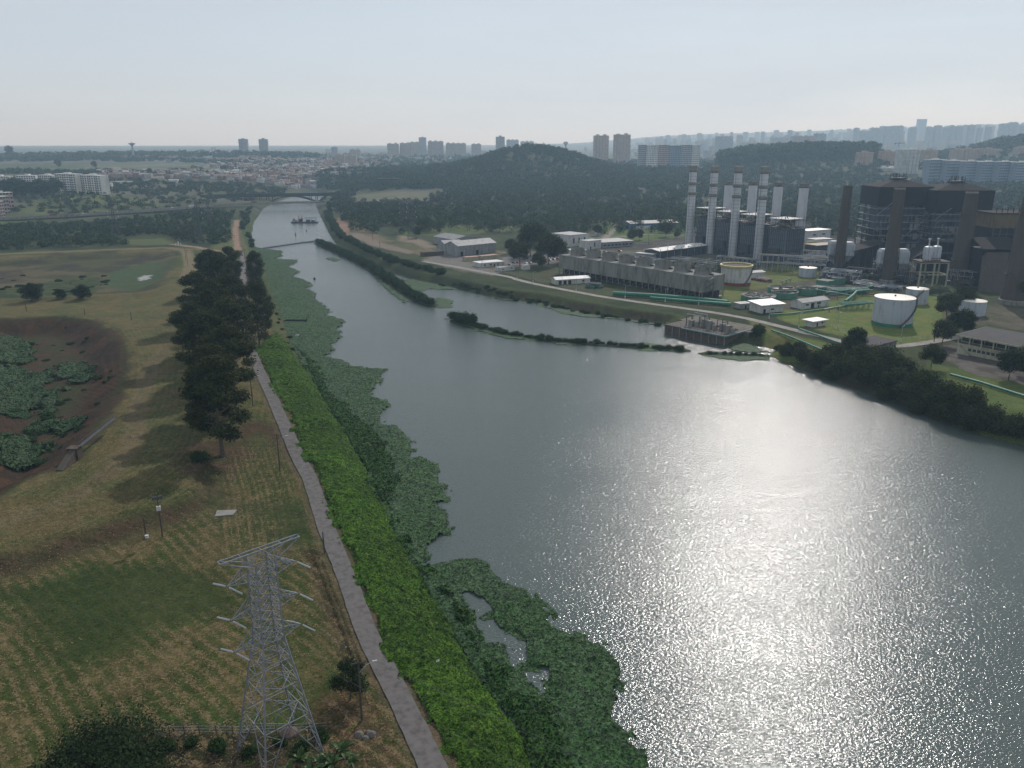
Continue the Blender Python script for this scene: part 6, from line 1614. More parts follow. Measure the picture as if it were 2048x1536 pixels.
def fence(label, pts, h=2.0, step=3.0, z=5.0, mt=None, rails=3, name="wire_fence"):
    P = [PZ(a, b, z) for a, b in pts]; o = P[0]; t = thing(name, label, "fence", (o.x, o.y, z))
    mb = MB(); rl = MB()
    for a, b in zip(P[:-1], P[1:]):
        n = max(1, int((b - a).length / step))
        for i in range(n):
            q = a.lerp(b, i / n) - o; q.z = max(T1(q.x + o.x, q.y + o.y), 0) - z; mb.bar(q - Vector((0, 0, .3)), q + Vector((0, 0, h)), .12)
            q2 = a.lerp(b, (i + 1) / n) - o; q2.z = max(T1(q2.x + o.x, q2.y + o.y), 0) - z
            for k in range(rails): dz_ = Vector((0, 0, h * (k + .8) / rails)); rl.bar(q + dz_, q2 + dz_, .035)
    mb.build("post", mt or CONC, t); rl.build("wire", STEEL, t); return t
fence("wire fence between the plant road and the cooling tower lawn", [(965, 541), (1010, 549), (1060, 560), (1130, 574), (1200, 586)])
fence("wire fence on the lawn behind the large white tank's road", [(1660, 652), (1700, 674), (1790, 682), (1888, 676)], 1.8)
fence("wire fence around the lawn beside the yellow rimmed tank", [(1500, 570), (1530, 568), (1560, 562)], 1.6)
fence("white low kerb fence along the lawn by the exhaust stacks", [(1282, 489), (1320, 489), (1368, 487)], .9, 3, mt=WHITE)
# ------------------------------------------------------------ city blocks
def facade(name, wall, glass, wx=2.9, wz=2.9, fx=.45, fz=.42, band=None, wide=None):
    """wall with a regular pattern of small windows for towers a kilometre or more away"""
    m = bpy.data.materials.new(name); m.use_nodes = True
    n = m.node_tree; b = n.nodes["Principled BSDF"]; l = n.links.new
    tc = n.nodes.new("ShaderNodeTexCoord"); sx = n.nodes.new("ShaderNodeSeparateXYZ"); l(tc.outputs['Object'], sx.inputs[0])
    def M(op, x, y=None):
        q = n.nodes.new("ShaderNodeMath"); q.operation = op
        for k, v in enumerate((x, y)):
            if v is None: continue
            if isinstance(v, (int, float)): q.inputs[k].default_value = v
            else: l(v, q.inputs[k])
        return q.outputs[0]
    u = M('FRACT', M('DIVIDE', M('ADD', sx.outputs[0], sx.outputs[1]), wx)); v = M('FRACT', M('DIVIDE', sx.outputs[2], wz))
    w_ = M('MULTIPLY', M('LESS_THAN', u, fx), M('LESS_THAN', M('ABSOLUTE', M('SUBTRACT', v, .5)), fz / 2))
    g = n.nodes.new("ShaderNodeNewGeometry"); nz_ = n.nodes.new("ShaderNodeSeparateXYZ"); l(g.outputs['Normal'], nz_.inputs[0])
    w_ = M('MULTIPLY', w_, M('LESS_THAN', nz_.outputs[2], .5))
    x = n.nodes.new("ShaderNodeMix"); x.data_type = 'RGBA'; l(w_, x.inputs['Factor'])
    no = n.nodes.new("ShaderNodeTexNoise"); no.inputs['Scale'].default_value = .12; no.inputs['Detail'].default_value = 5; l(tc.outputs['Object'], no.inputs['Vector'])
    rp = n.nodes.new("ShaderNodeValToRGB"); c = Vector(wall)
    rp.color_ramp.elements[0].position = .3; rp.color_ramp.elements[0].color = (*(c * .72), 1); rp.color_ramp.elements[1].position = .65; rp.color_ramp.elements[1].color = (*(c * 1.08), 1)
    l(no.outputs['Fac'], rp.inputs['Fac'])
    src = rp.outputs['Color']
    if band:
        bb = n.nodes.new("ShaderNodeMix"); bb.data_type = 'RGBA'; bb.inputs['B'].default_value = (*band, 1); l(src, bb.inputs['A'])
        l(M('LESS_THAN', M('FRACT', M('DIVIDE', M('ADD', sx.outputs[0], sx.outputs[1]), wide or 11)), .3), bb.inputs['Factor']); src = bb.outputs['Result']
    l(src, x.inputs['A']); x.inputs['B'].default_value = (*glass, 1)
    l(x.outputs['Result'], b.inputs['Base Color']); b.inputs['Roughness'].default_value = .8; b.inputs['Specular IOR Level'].default_value = .2
    return m
FC = {'beige': facade("beige_facade", (.36, .31, .25), (.10, .10, .10)), 'tan': facade("tan_facade", (.40, .30, .23), (.13, .11, .10), band=(.26, .20, .17)),
      'grey': facade("grey_facade", (.30, .31, .33), (.09, .10, .12)), 'white': facade("white_facade", (.48, .48, .46), (.12, .13, .14)),
      'blue': facade("blue_facade", (.13, .17, .24), (.05, .06, .08)), 'pink': facade("pink_facade", (.34, .26, .24), (.10, .09, .09), band=(.22, .19, .19))}
PLAIN = {'beige': (.36, .31, .25), 'tan': (.38, .28, .215), 'grey': (.29, .30, .33), 'white': (.62, .61, .57), 'blue': (.19, .235, .30), 'pink': (.34, .26, .24)}
PM = {k: mat(k + "_render", v, .85, .2, .08, streak=.3) for k, v in PLAIN.items()}
def tower(label, x0, x1, yt, Y, col, group=None, ybase=None, rot=0.0, depth=None, crown=1, fins=True, name="tower_block"):
    xc = (x0 + x1) / 2; zt = ZAT(yt, Y)
    p = PY(xc, Y, zt * .6); zg = T1(p.x, p.y)
    if ybase is not None: zg = min(zg, ZAT(ybase, Y))
    w_ = (x1 - x0) / F * (Y * cp + (H - zt) * sp); d_ = depth or min(w_, 22)
    h = zt - zg + 2
    t = thing(name, label, "tower block", (p.x, p.y, zg - 2), rot, group)
    mb = MB(); mb.box(-w_ / 2, w_ / 2, -d_ / 2, d_ / 2, 0, h - 3.5)
    if fins and w_ > 14:
        n = max(2, int(w_ / 9))
        for k in range(n):
            xx = -w_ / 2 + w_ * (k + .5) / n; mb.box(xx - w_ / n * .28, xx + w_ / n * .28, -d_ / 2 - 1.4, -d_ / 2 - .001, 0, h - 4.2)
    mb.build("wall", FC[col], t)
    mb = MB(); mb.box(-w_ / 2 - .3, w_ / 2 + .3, -d_ / 2 - .3, d_ / 2 + .3, h - 3.495, h - 2.6); mb.build("roof", PM[col], t)
    mb = MB(); r = random.Random(int(x0 * 7 + yt))
    n = max(1, int(w_ / 20)) if crown else 0
    for k in range(n):
        xx = -w_ / 2 + w_ * (k + .5) / n; q = min(w_ / n * .25, 5); mb.box(xx - q, xx + q, -d_ / 4, d_ / 4, h - 2.595, h + r.uniform(-.5, 2)); mb.bar((xx, 0, h), (xx, 0, h + 3), .3)
    if n: mb.build("roof_housing", PM[col], t)
    return t
FAR = [(775, 798, 286, 3700, 'beige', "pale tower block at the left end of the row behind the forest hill"), (800, 822, 285, 3750, 'pink', "second pale tower of the row behind the forest hill"),
       (820, 839, 283, 3900, 'beige', "third pale tower of the row behind the forest hill"), (838, 853, 273.5, 4000, 'grey', "tallest tower of the row behind the forest hill"),
       (856, 887, 281.5, 3800, 'pink', "broad tower right of the tallest one behind the forest hill"), (892, 932, 285.5, 3900, 'beige', "broad low tower block right of the row behind the forest hill"),
       (943, 962, 287, 4200, 'pink', "domed pinkish block at the right end of the row"), (992, 1009, 272, 3300, 'grey', "lone blue grey slab tower above the forest hill's crest"),
       (1013, 1037, 279, 4300, 'grey', "hazy block behind the forest hill's crest"), (1041, 1067, 282, 4300, 'beige', "wide hazy block behind the forest hill's crest"),
       (1187, 1216, 269.5, 2900, 'tan', "left one of the twin tan towers right of the forest hill"), (1227, 1259, 267.5, 2800, 'tan', "right one of the twin tan towers right of the forest hill"),
       (1430, 1464, 272, 4000, 'grey', "grey tower behind the exhaust stacks"), (1480, 1581, 284, 4200, 'beige', "very wide low block behind the exhaust stacks"), (1539, 1579, 274.5, 4400, 'grey', "grey block above the wide low one behind the exhaust stacks"),
       (1581, 1626, 271, 3600, 'pink', "pinkish broad tower above the dark wood"), (1626, 1648, 266, 3700, 'grey', "grey tower at the pinkish tower's right side"),
       (480, 497, 276.5, 3300, 'grey', "left one of the two lone twin towers on the far left bank"), (520, 537, 277, 3350, 'grey', "right one of the two lone twin towers on the far left bank")]
for x0, x1, yt, Y_, c, lb in FAR: tower(lb, x0, x1, yt, Y_, c, "far tower blocks", rot=.12)
NEAR = [(1713, 1740, 302, 1950, 'tan', "slim tan tower at the right end of the dark wood", 350), (1757, 1786, 300, 2000, 'tan', "tan tower left of the white tower with a crane", 352),
        (1792, 1833, 296, 1850, 'white', "tall white tower under construction with a crane on its roof", 360), (1842, 1869, 298, 2150, 'tan', "tan tower right of the white one", 336),
        (1753, 1793, 333, 1880, 'white', "low white block in front of the tan tower", 357),
        (1900, 1922, 297, 2300, 'tan', "first tan tower of the row behind the blue blocks", 330), (1922, 1943, 295, 2300, 'tan', "second tan tower of the row behind the blue blocks", 330),
        (1943, 1964, 297, 2320, 'tan', "third tan tower of the row behind the blue blocks", 330), (1964, 1984, 295, 2300, 'tan', "fourth tan tower of the row behind the blue blocks", 330),
        (1984, 2005, 298, 2320, 'tan', "fifth tan tower of the row behind the blue blocks", 330), (2026, 2062, 293, 2250, 'tan', "tan tower at the right edge of the picture", 333)]
for x0, x1, yt, Y_, c, lb, yb in NEAR: tower(lb, x0, x1, yt, Y_, c, ybase=yb, rot=.2)
cr_ = tower("thin hazy slab rising highest over the right skyline", 1831, 1849, 237.5, 6500, 'grey', crown=0)
# crane on the white tower
p = PY(1797, 1850, ZAT(294, 1850)); t = thing("roof_crane", "small tower crane on the roof of the white tower", "crane", p)
mb = MB(); mb.bar((0, 0, 0), (0, 0, 9), .8); mb.bar((-9, 0, 8), (14, 0, 8), .8); mb.bar((0, 0, 11), (12, 0, 8.3), .25); mb.bar((0, 0, 9), (0, 0, 11.4), .4); mb.box(-9, -6.5, -.8, .8, 6, 8); mb.build("jib", RUST, t)
# hazy skyline, each block its own
rs = random.Random(5)
sky_top = lambda x: np.interp(x, [1280, 1400, 1500, 1600, 1700, 1760, 1800, 1850, 1900, 1990, 2030, 2060], [278, 270, 265, 263, 260, 256, 256, 255, 254, 250, 247, 247])
extra = [(1706, 1713, 257), (1718, 1738, 263), (1738, 1761, 257), (1765, 1780, 254), (1780, 1802, 253), (1815, 1829, 256), (1850, 1862, 255), (1866, 1879, 252), (1883, 1893, 256), (1896, 1904, 252), (1908, 1922, 254), (1933, 1945, 251), (1952, 1960, 257), (1968, 1978, 255), (1995, 2012, 249), (2013, 2030, 246), (2036, 2046, 251), (2050, 2062, 248)]
for x0, x1, yt in extra: tower("hazy tower block on the right skyline", x0, x1, yt - 2, 4900, 'grey', "hazy tower blocks on the right skyline", crown=1)
LT = []
for i in range(185):
    x = rs.uniform(1285, 2075); w_ = rs.uniform(4, 10); Y_ = rs.uniform(5200, 8600)
    yt_ = float(sky_top(x)) + rs.uniform(-5, 14)
    if i >= 110: LT.append((x, w_, yt_, Y_)); continue
    tower("hazy tower block on the right skyline", x, x + w_, yt_, Y_, rs.choice(('grey', 'beige')), "hazy tower blocks on the right skyline", crown=0, fins=False)
for i in range(130):
    x = rs.uniform(1400, 2075); Y_ = rs.uniform(3300, 6000); w_ = rs.uniform(5, 15)
    p_ = PY(x, Y_, 90); zg = T1(p_.x, p_.y); yb = 290 - (zg - 100) / Y_ * 1690
    yt_ = yb - rs.uniform(9, 26)
    if i >= 72: LT.append((x, w_, yt_, Y_)); continue
    tower("hazy mid distance block right of the twin tan towers", x, x + w_, yt_, Y_, rs.choice(('grey', 'beige', 'tan', 'pink')), "hazy blocks in the middle distance on the right", crown=0, fins=False)
dt = MB()
for k_, (x, w_, yt_, Y_) in enumerate(LT):
    zt = ZAT(yt_, Y_); p = PY(x, Y_, zt * .6); s = w_ / F * Y_ / 2; zg = T1(p.x, p.y); d_ = min(s, 11); dt.k = k_ % 2
    dt.box(p.x - s, p.x + s, p.y - d_, p.y + d_, zg - 2, zt - 2); dt.box(p.x - s * .3, p.x + s * .3, p.y - d_ * .4, p.y + d_ * .4, zt - 1.99, zt + 1)
tag(dt.build("distant_towers", [FC['grey'], FC['beige']]), "many small hazy towers crowding the far right hills", "towers", kind='stuff')
for i in range(42):
    x = rs.uniform(330, 1180); Y_ = rs.uniform(3400, 5600); w_ = rs.uniform(5, 12); p_ = PY(x, Y_, 60); zg = T1(p_.x, p_.y); yb = 290 - (zg - 100) / Y_ * 1690
    tower("small hazy block in the far town on the left", x, x + w_, yb - rs.uniform(3, 9), Y_, rs.choice(('grey', 'beige', 'pink')), "small hazy blocks in the far town", crown=0, fins=False)
for x0, x1, yt, Y_, c, lb in ((632, 650, 322, 2600, 'pink', "pinkish block left of the beige slab group above the bridge"), (650, 672, 318, 2650, 'tan', "low tan block of the slab group above the bridge"), (670, 690, 308, 2600, 'beige', "left tall beige slab above the arch bridge"), (691, 714, 309, 2550, 'beige', "right tall beige slab above the arch bridge"),
                        (664, 676, 293, 3600, 'grey', "small hazy tower above the beige slabs"), (700, 722, 298, 3500, 'beige', "hazy stepped tower behind the beige slabs"), (432, 446, 302, 3300, 'white', "pale low block left of the lone twin towers"), (395, 428, 303, 3300, 'white', "row of pale low flats left of the lone twin towers")):
    tower(lb, x0, x1, yt, Y_, c, rot=.1)
# blocks with real windows, near enough to see them
WINP = None
def windowed(label, pts, yt, Y, h0, col, nx, nz, skew=0.0, d_=14, name="apartment_block", bal=False, group=None, wpan=None):
    """pts: x0,x1 in the frame at distance Y"""
    x0, x1 = pts; zt = ZAT(yt, Y); p0, p1 = PY(x0, Y, zt * .7), PY(x1, Y + skew, zt * .7)
    zg = min(T1(p0.x, p0.y), h0); Ln = (p1 - p0).length; rz = math.atan2(p1.y - p0.y, p1.x - p0.x); h = zt - zg
    t = thing(name, label, "apartment block", (p0.x, p0.y, zg), rz, group)
    mb = MB(); mb.box(0, Ln, 0, d_, -3, h); mb.build("wall", PM[col], t)
    mb = MB(); mb.box(-.4, Ln + .4, -.4, d_ + .4, h + .004, h + .7); mb.box(Ln * .35, Ln * .6, d_ * .3, d_ * .7, h + .7, h + 3); mb.build("roof", PM['white' if col != 'tan' else 'tan'], t)
    me = None
    for i in range(nx):
        for k in range(nz):
            xx = Ln * (i + .5) / nx; zz = 2.0 + (h - 4.5) * k / max(1, nz - 1) if nz > 1 else 2
            if me is None:
                f = MB(); ww = min(Ln / nx * .33, 1.8); f.box(-ww, ww, -.12, .1, 0, 2.3); o = f.build("window", wpan or GLASS, t); me = o.data
            else:
                o = bpy.data.objects.new("window", me); COL.objects.link(o); o.parent = t
            o.location = (xx, 0, zz)
    if bal:
        for i in range(nx // 3):
            mb = MB()
            for k in range(nz): zz = 1.6 + (h - 4.5) * k / max(1, nz - 1); xx = Ln * (i * 3 + 1) / nx; mb.box(xx - 2, xx + 2, -1.3, -.13, zz - .2, zz + .9)
            mb.build("balcony", mat("balcony_grey", (.17, .17, .17), .9, .2, 1), t)
    return t
windowed("white apartment block, the right one of the row on the left bank", (161, 202), 350.5, 1480, 12, 'white', 9, 9, -30, 16, bal=True)
windowed("white apartment block, second from the right on the left bank", (111, 152), 348, 1500, 12, 'white', 9, 9, -20, 16, bal=True)
windowed("white apartment block, third from the right behind dark trees", (77, 106), 350.5, 1530, 12, 'white', 7, 9, -20, 16, bal=True)
windowed("long white apartment block behind dark trees, fourth from the right", (34, 73), 351.5, 1560, 12, 'white', 8, 9, 0, 16)
windowed("white apartment block cut by the left edge of the picture", (-20, 18), 353, 1560, 12, 'white', 8, 9, 0, 16)
for k, (x0, x1, yt, lb) in enumerate(((-18, 8, 405, "nearest red roofed finned flats at the left edge"), (-16, 18, 395, "middle red roofed finned flats at the left edge"), (-14, 27, 387, "furthest red roofed finned flats at the left edge"))):
    windowed(lb, (x0, x1), yt, 1090 + 45 * k, 5, 'pink', 6, 5, 25, 9, bal=True, wpan=DARK)
BLW = mat("dark_balcony_opening", (.035, .045, .06), .5, .2, 1)
windowed("big blue grey apartment block right of the left boiler house, left part", (1858, 1893), 320, 1640, 8, 'blue', 9, 11, 20, 16, wpan=BLW)
windowed("big blue grey apartment block, second part from the left", (1893, 1928), 322, 1640, 8, 'blue', 9, 11, 20, 16, wpan=BLW)
windowed("blue grey apartment block behind the right boiler house, left part", (1930, 1962), 323, 1620, 8, 'blue', 8, 12, 10, 16, wpan=BLW)
windowed("blue grey apartment block behind the right boiler house, middle part", (1964, 1996), 324, 1610, 8, 'blue', 8, 12, 10, 16, wpan=BLW)
windowed("blue grey apartment block behind the right boiler house, right part", (1998, 2030), 324, 1600, 8, 'blue', 8, 12, 10, 16, wpan=BLW)
windowed("blue grey apartment block cut by the right edge of the picture", (2032, 2064), 325, 1590, 8, 'blue', 8, 12, 10, 16, wpan=BLW)
for k, (x0, x1, c, lb) in enumerate(((1277, 1293, 'grey', "left end part of the wide apartment row right of the forest hill"), (1293, 1316, 'white', "second part of the wide apartment row, the pale one"), (1316, 1338, 'pink', "third part of the wide apartment row, reddish"),
                                 (1338, 1362, 'blue', "fourth part of the wide apartment row, bluish"), (1362, 1384, 'grey', "fifth part of the wide apartment row"), (1384, 1400, 'white', "right end part of the wide apartment row"))):
    windowed(lb, (x0, x1 - .5), 290 + (k % 2) * 1.2, 2200, 30, c, 7, 14, 0, 18, wpan=BLW)
building("low_hall", "long low white hall at the foot of the wide apartment row", "hall", (1312, 341), (1386, 341), 20, 5, WALLW, ROOFW, z=30)
# dark trees in front of the white blocks, lone pines
PN = Proto(make_tree("pine_tree", "x", "tree", 250, 24, 8, 12, 900, 2.2, LEAF_F, base=.35, r=.5, br=(.2, .3)))
for i in range(26):
    x = [20, 32, 40, 48, 54, 60, 66, 72, 78, 84, 90, 96, 8, 0, 104, 110, 118, 44, 62, 74, 52, 36, 28, 88, 14, 70][i]; p = PY(x, 1380 + (i * 37) % 70, 15)
    PN.place((p.x, p.y, T1(p.x, p.y) - 1), i, .8 + (i * 13 % 7) / 14, "dark tree in the clump before the white apartment blocks", "dark trees before the white apartment blocks")
for i, (x, Y_, s, lb) in enumerate(((118, 2250, 1.1, "lone round tree at the race circuit, left one"), (190, 2230, .9, "lone round tree at the race circuit, right one"), (22, 3000, 1.9, "tall tree rising from the far left skyline"), (300, 1900, .8, "tree by the grey twin slabs of the left town"))):
    p = PY(x, Y_, 30); PN.place((p.x, p.y, T1(p.x, p.y) - 1), i, s, lb, "lone trees in the far left country")
tower("grey twin slab among the houses of the left town", 289, 307, 358, 1780, 'grey', rot=.2)
# disc topped water tower on the left skyline
p = PY(267, 2900, 60); zg = T1(p.x, p.y); zt = ZAT(286, 2900); hh = zt - zg
t = thing("water_tower", "slender tower with a flaring disc top on the far left skyline", "tower", (p.x, p.y, zg))
mb = MB(); mb.lathe([(4, -2), (3.2, hh - 10), (5, hh - 7)], 12); mb.build("shaft", PM['grey'], t); mb = MB(); mb.lathe([(4, hh - 8), (12, hh - 1.5), (12, hh - .6), (5, hh), (2, hh + 2)], 24); mb.bar((0, 0, hh), (0, 0, hh + 9), .5); mb.build("disc_top", PM['grey'], t)
p = PY(1131, 3300, 60); zg = T1(p.x, p.y); zt = ZAT(283, 3300); hh = zt - zg
t = thing("water_tower", "mushroom shaped water tower behind the forest hill's right slope", "tower", (p.x, p.y, zg))
mb = MB(); mb.lathe([(3.5, -2), (3.2, hh - 14)], 12); mb.build("shaft", PM['grey'], t); mb = MB(); mb.lathe([(4, hh - 14), (9, hh - 8), (9, hh - 2), (5, hh)], 20); mb.build("disc_top", PM['grey'], t)

# ------------------------------------------------------------ houses of the town on the left
def make_house(col, rf, k):
    t = thing("small_house", "x", "house", (0, 0, 0)); mb = MB(); mb.box(-4.5, 4.5, -4, 4, -3, 5.5 + k % 3)
    h = 5.5 + k % 3; mb.build("wall", col, t)
    mb = MB()
    if k % 2: mb.box(-4.8, 4.8, -4.3, 4.3, h + .004, h + .4); mb.box(1, 3.5, -1, 1.5, h + .4, h + 2.2)
    else: mb.add([(-5, -4.5, h), (5, -4.5, h), (5, 4.5, h), (-5, 4.5, h), (-5, 0, h + 2), (5, 0, h + 2)], [(0, 1, 5, 4), (2, 3, 4, 5), (1, 2, 5), (3, 0, 4), (3, 2, 1, 0)])
    mb.build("roof", rf, t)
    mb = MB(); mb.box(-2.6, -1, -4.08, -3.9, 2, 3.4); mb.box(1, 2.6, -4.08, -3.9, 2, 3.4); mb.build("window", DARK, t)
    return Proto(t)
HB_ = [mat("raw_brick_wall", (.20, .12, .09), .9, .3, .3), mat("cream_house_wall", (.34, .31, .26), .9, .3, .3), mat("grey_house_wall", (.20, .20, .20), .9, .3, .3), mat("pale_house_wall", (.42, .42, .42), .9, .3, .3), mat("pink_house_wall", (.27, .19, .17), .9, .3, .3)]
RF_ = [mat("clay_tile_roof", (.20, .10, .07), .9, .3, .3), mat("fibre_roof", (.22, .21, .20), .9, .3, .3), mat("pale_fibre_roof", (.38, .37, .35), .9, .3, .3)]
HSN = ["raw brick", "cream walled", "grey walled", "pale walled", "pinkish"]
HP = [make_house(HB_[k % 5], RF_[k % 3], k) for k in range(10)]
def town_pt():
    while True:
        x = rs.uniform(200, 735); Y_ = 1850 + 1500 * rs.random() ** 1.5
        if x < 480 and 2080 < Y_ < 2760: continue
        if x < 480 and Y_ > 2700: continue
        if x > 640 and Y_ < 2000: continue
        p = PY(x, Y_, 25)
        if float(sdf([p.x], [p.y], RIVER, 60)[0]) < 25: continue
        return p
for i in range(290):
    p = town_pt(); k = i % 10; p.y = 1850 + (p.y - 1850) * .7
    HP[k].place((p.x, p.y, T1(p.x, p.y) + .3), rs.random() * 1.2 - .3, rs.uniform(.8, 1.35), "small " + HSN[k % 5] + " house packed into the far town", HSN[k % 5] + " houses of the far town")
hm_ = MB(); hm_.k = 0
for i in range(2600):
    p = town_pt() if i % 4 else PY(rs.uniform(230, 780), rs.uniform(2700, 4800), 40)
    s = rs.uniform(3.5, 8); h = rs.uniform(4, 10); z_ = T1(p.x, p.y) if i % 3 == 0 else None
    hm_.k = i % 5
    hm_.v_tmp = None
    if not hasattr(hm_, 'L'): hm_.L = []
    hm_.L.append((p.x, p.y, s, h, i % 5))
xs_ = np.array([q[0] for q in hm_.L]); ys_ = np.array([q[1] for q in hm_.L]); zs_ = TZ(xs_, ys_)
for (x_, y_, s, h, k), z_ in zip(hm_.L, zs_): hm_.k = k; hm_.box(x_ - s, x_ + s, y_ - s * .7, y_ + s * .7, z_ - 2, z_ + h)
tag(hm_.build("distant_houses", HB_), "sea of small houses covering the far town hills", "houses", kind='stuff')
hq = MB(); LQ = []
for i in range(1500):
    x = rs.uniform(1250, 2100); Y_ = rs.uniform(3000, 9500); p = PY(x, Y_, 60); LQ.append((p.x, p.y, rs.uniform(5, 16), rs.uniform(4, 16), i % 5))
zs_ = TZ(np.array([q[0] for q in LQ]), np.array([q[1] for q in LQ]))
for (x_, y_, s, h, k), z_ in zip(LQ, zs_): hq.k = k; hq.box(x_ - s, x_ + s, y_ - s * .7, y_ + s * .7, z_ - 2, z_ + h)
tag(hq.build("distant_houses", HB_), "sea of hazy low buildings covering the far right hills", "houses", kind='stuff')
for k, (x, y, w_, lb, m_) in enumerate(((210, 372, 30, "low white hall at the right end of the white apartment row", WALLW), (245, 378, 40, "long white low hall on the left bank slope", WALLW), (345, 352, 26, "white roofed hall in the left town", ROOFW), (318, 366, 24, "cream low hall in the left town", CREAM), (408, 348, 10, "small white tent roof below the race circuit", ROOFW), (425, 350, 10, "second small white tent roof below the race circuit", ROOFW))):
    p = PY(x, 1620 + k * 60, 12); z_ = T1(p.x, p.y); t = thing("low_hall", lb, "hall", (p.x, p.y, z_), .2); s = w_ * .5; mb = MB(); mb.box(-s, s, -6, 6, -2, 6); mb.build("wall", m_, t); mb = MB(); mb.box(-s - .5, s + .5, -6.5, 6.5, 6.004, 6.5); mb.build("roof", ROOFW, t)

# ------------------------------------------------------------ bridges
def deckline(pts): return [PY(a, Y, z) for a, Y, z in pts]
HW = deckline([(-150, 1030, 7), (60, 1085, 8), (150, 1115, 8.5), (300, 1190, 9.2), (440, 1285, 10), (560, 1330, 10.5), (680, 1345, 10.5), (800, 1350, 9), (1000, 1330, 8)])
t = thing("road_bridge", "long low highway bridge crossing the river in front of the arch bridge", "bridge", (0, 0, 0))
def ribbon(mb, P, w_, z0, z1, off=0.0):
    for a, b in zip(P[:-1], P[1:]):
        d = (b - a).normalized(); n = Vector((d.y, -d.x, 0)).normalized(); A, B = a + n * off, b + n * off
        q = [A - n * w_ / 2, A + n * w_ / 2, B + n * w_ / 2, B - n * w_ / 2]
        mb.add([(v.x, v.y, v.z + z0) for v in q] + [(v.x, v.y, v.z + z1) for v in q], [(3, 2, 1, 0), (4, 5, 6, 7), (0, 1, 5, 4), (1, 2, 6, 5), (2, 3, 7, 6), (3, 0, 4, 7)])
def dense(P, st):
    o = [P[0]]
    for a, b in zip(P[:-1], P[1:]):
        n = max(1, int((b - a).length / st)); o += [a.lerp(b, (i + 1) / n) for i in range(n)]
    for _ in range(4): o = [o[0]] + [(o[i - 1] + o[i] * 2 + o[i + 1]) / 4 for i in range(1, len(o) - 1)] + [o[-1]]
    return o
HWd = dense(HW, 12)
mb = MB(); ribbon(mb, HWd, 20, -1.3, 0); mb.build("deck", CONC, t)
mb = MB(); ribbon(mb, HWd, 18.6, .004, .06); mb.build("roadway", lane_m, t)
mb = MB(); ribbon(mb, HWd, .4, 0, 1.0, 9.8); ribbon(mb, HWd, .4, 0, 1.0, -9.8); ribbon(mb, HWd, .5, .07, .9, 0); mb.build("parapet", CONC, t)
mb = MB(); mg = MB()
for i, q in enumerate(HWd):
    if i % 3 == 0:
        if -110 < q.x and q.y > 1250:
            d = (HWd[min(i + 1, len(HWd) - 1)] - q); d.normalize() if d.length else None; n = Vector((d.y, -d.x, 0))
            for s in (-6, 6): mb.box(q.x + n.x * s - 1, q.x + n.x * s + 1, q.y + n.y * s - 1, q.y + n.y * s + 1, -4, q.z - 1.3)
mb.build("pier", CONC, t)
mb = MB(); ribbon(mb, [q for q in HWd if not (-560 < q.x < 0 and q.y > 1265 and False)], 26, -8, -1.35); 
emb = MB(); ribbon(emb, [q for q in HWd if q.y < 1255], 30, -9, -1.31); tag(emb.build("embankment", mat("grass_slope", (.045, .06, .025), .95, .4, .1)), kind='structure')
# vehicles on it
VT = []
def make_van(col, nm, L_=9, h=3.2):
    t = thing("truck", "x", "truck", (0, 0, 0)); mb = MB(); mb.box(-L_ / 2, L_ / 2 - 2.2, -1.2, 1.2, .8, h); mb.build("cargo_box", col, t); mb = MB(); mb.box(L_ / 2 - 2.1, L_ / 2, -1.1, 1.1, .5, 2.6); mb.build("cab", col, t)
    for x in (-L_ / 3, L_ / 3):
        for y in (-1.05, 1.05): w_ = MB(); w_.tube([(x, y - .15, .45), (x, y + .15, .45)], .45, 10); w_.build("wheel", DARK, t)
    return Proto(t)
VP = [make_van(WHITE, "white"), make_van(mat("truck_red", (.14, .04, .03), .5, .1, 1), "red"), make_van(mat("truck_blue", (.04, .09, .2), .5, .1, 1), "blue", 6, 2.4)]
for i in range(22):
    k = int(4 + i * (len(HWd) - 10) / 22); q = HWd[k]; d = (HWd[k + 1] - q); rz = math.atan2(d.y, d.x); n = Vector((d.y, -d.x, 0)).normalized(); s = 4.5 if i % 2 else -4.5
    loc = q + n * s; loc.z = q.z + .07
    if i % 3 == 0: VP[(i // 3) % 3].place(loc, rz + (math.pi if i % 2 else 0), None, ("white", "red", "blue")[(i // 3) % 3] + " truck driving on the long highway bridge road", ("white", "red", "blue")[(i // 3) % 3] + " trucks on the highway")
    else: CARS[i % 4][0].place(loc, rz, 1.0, CARS[i % 4][1] + " car driving on the long highway bridge road", CARS[i % 4][1] + " cars on the highway")
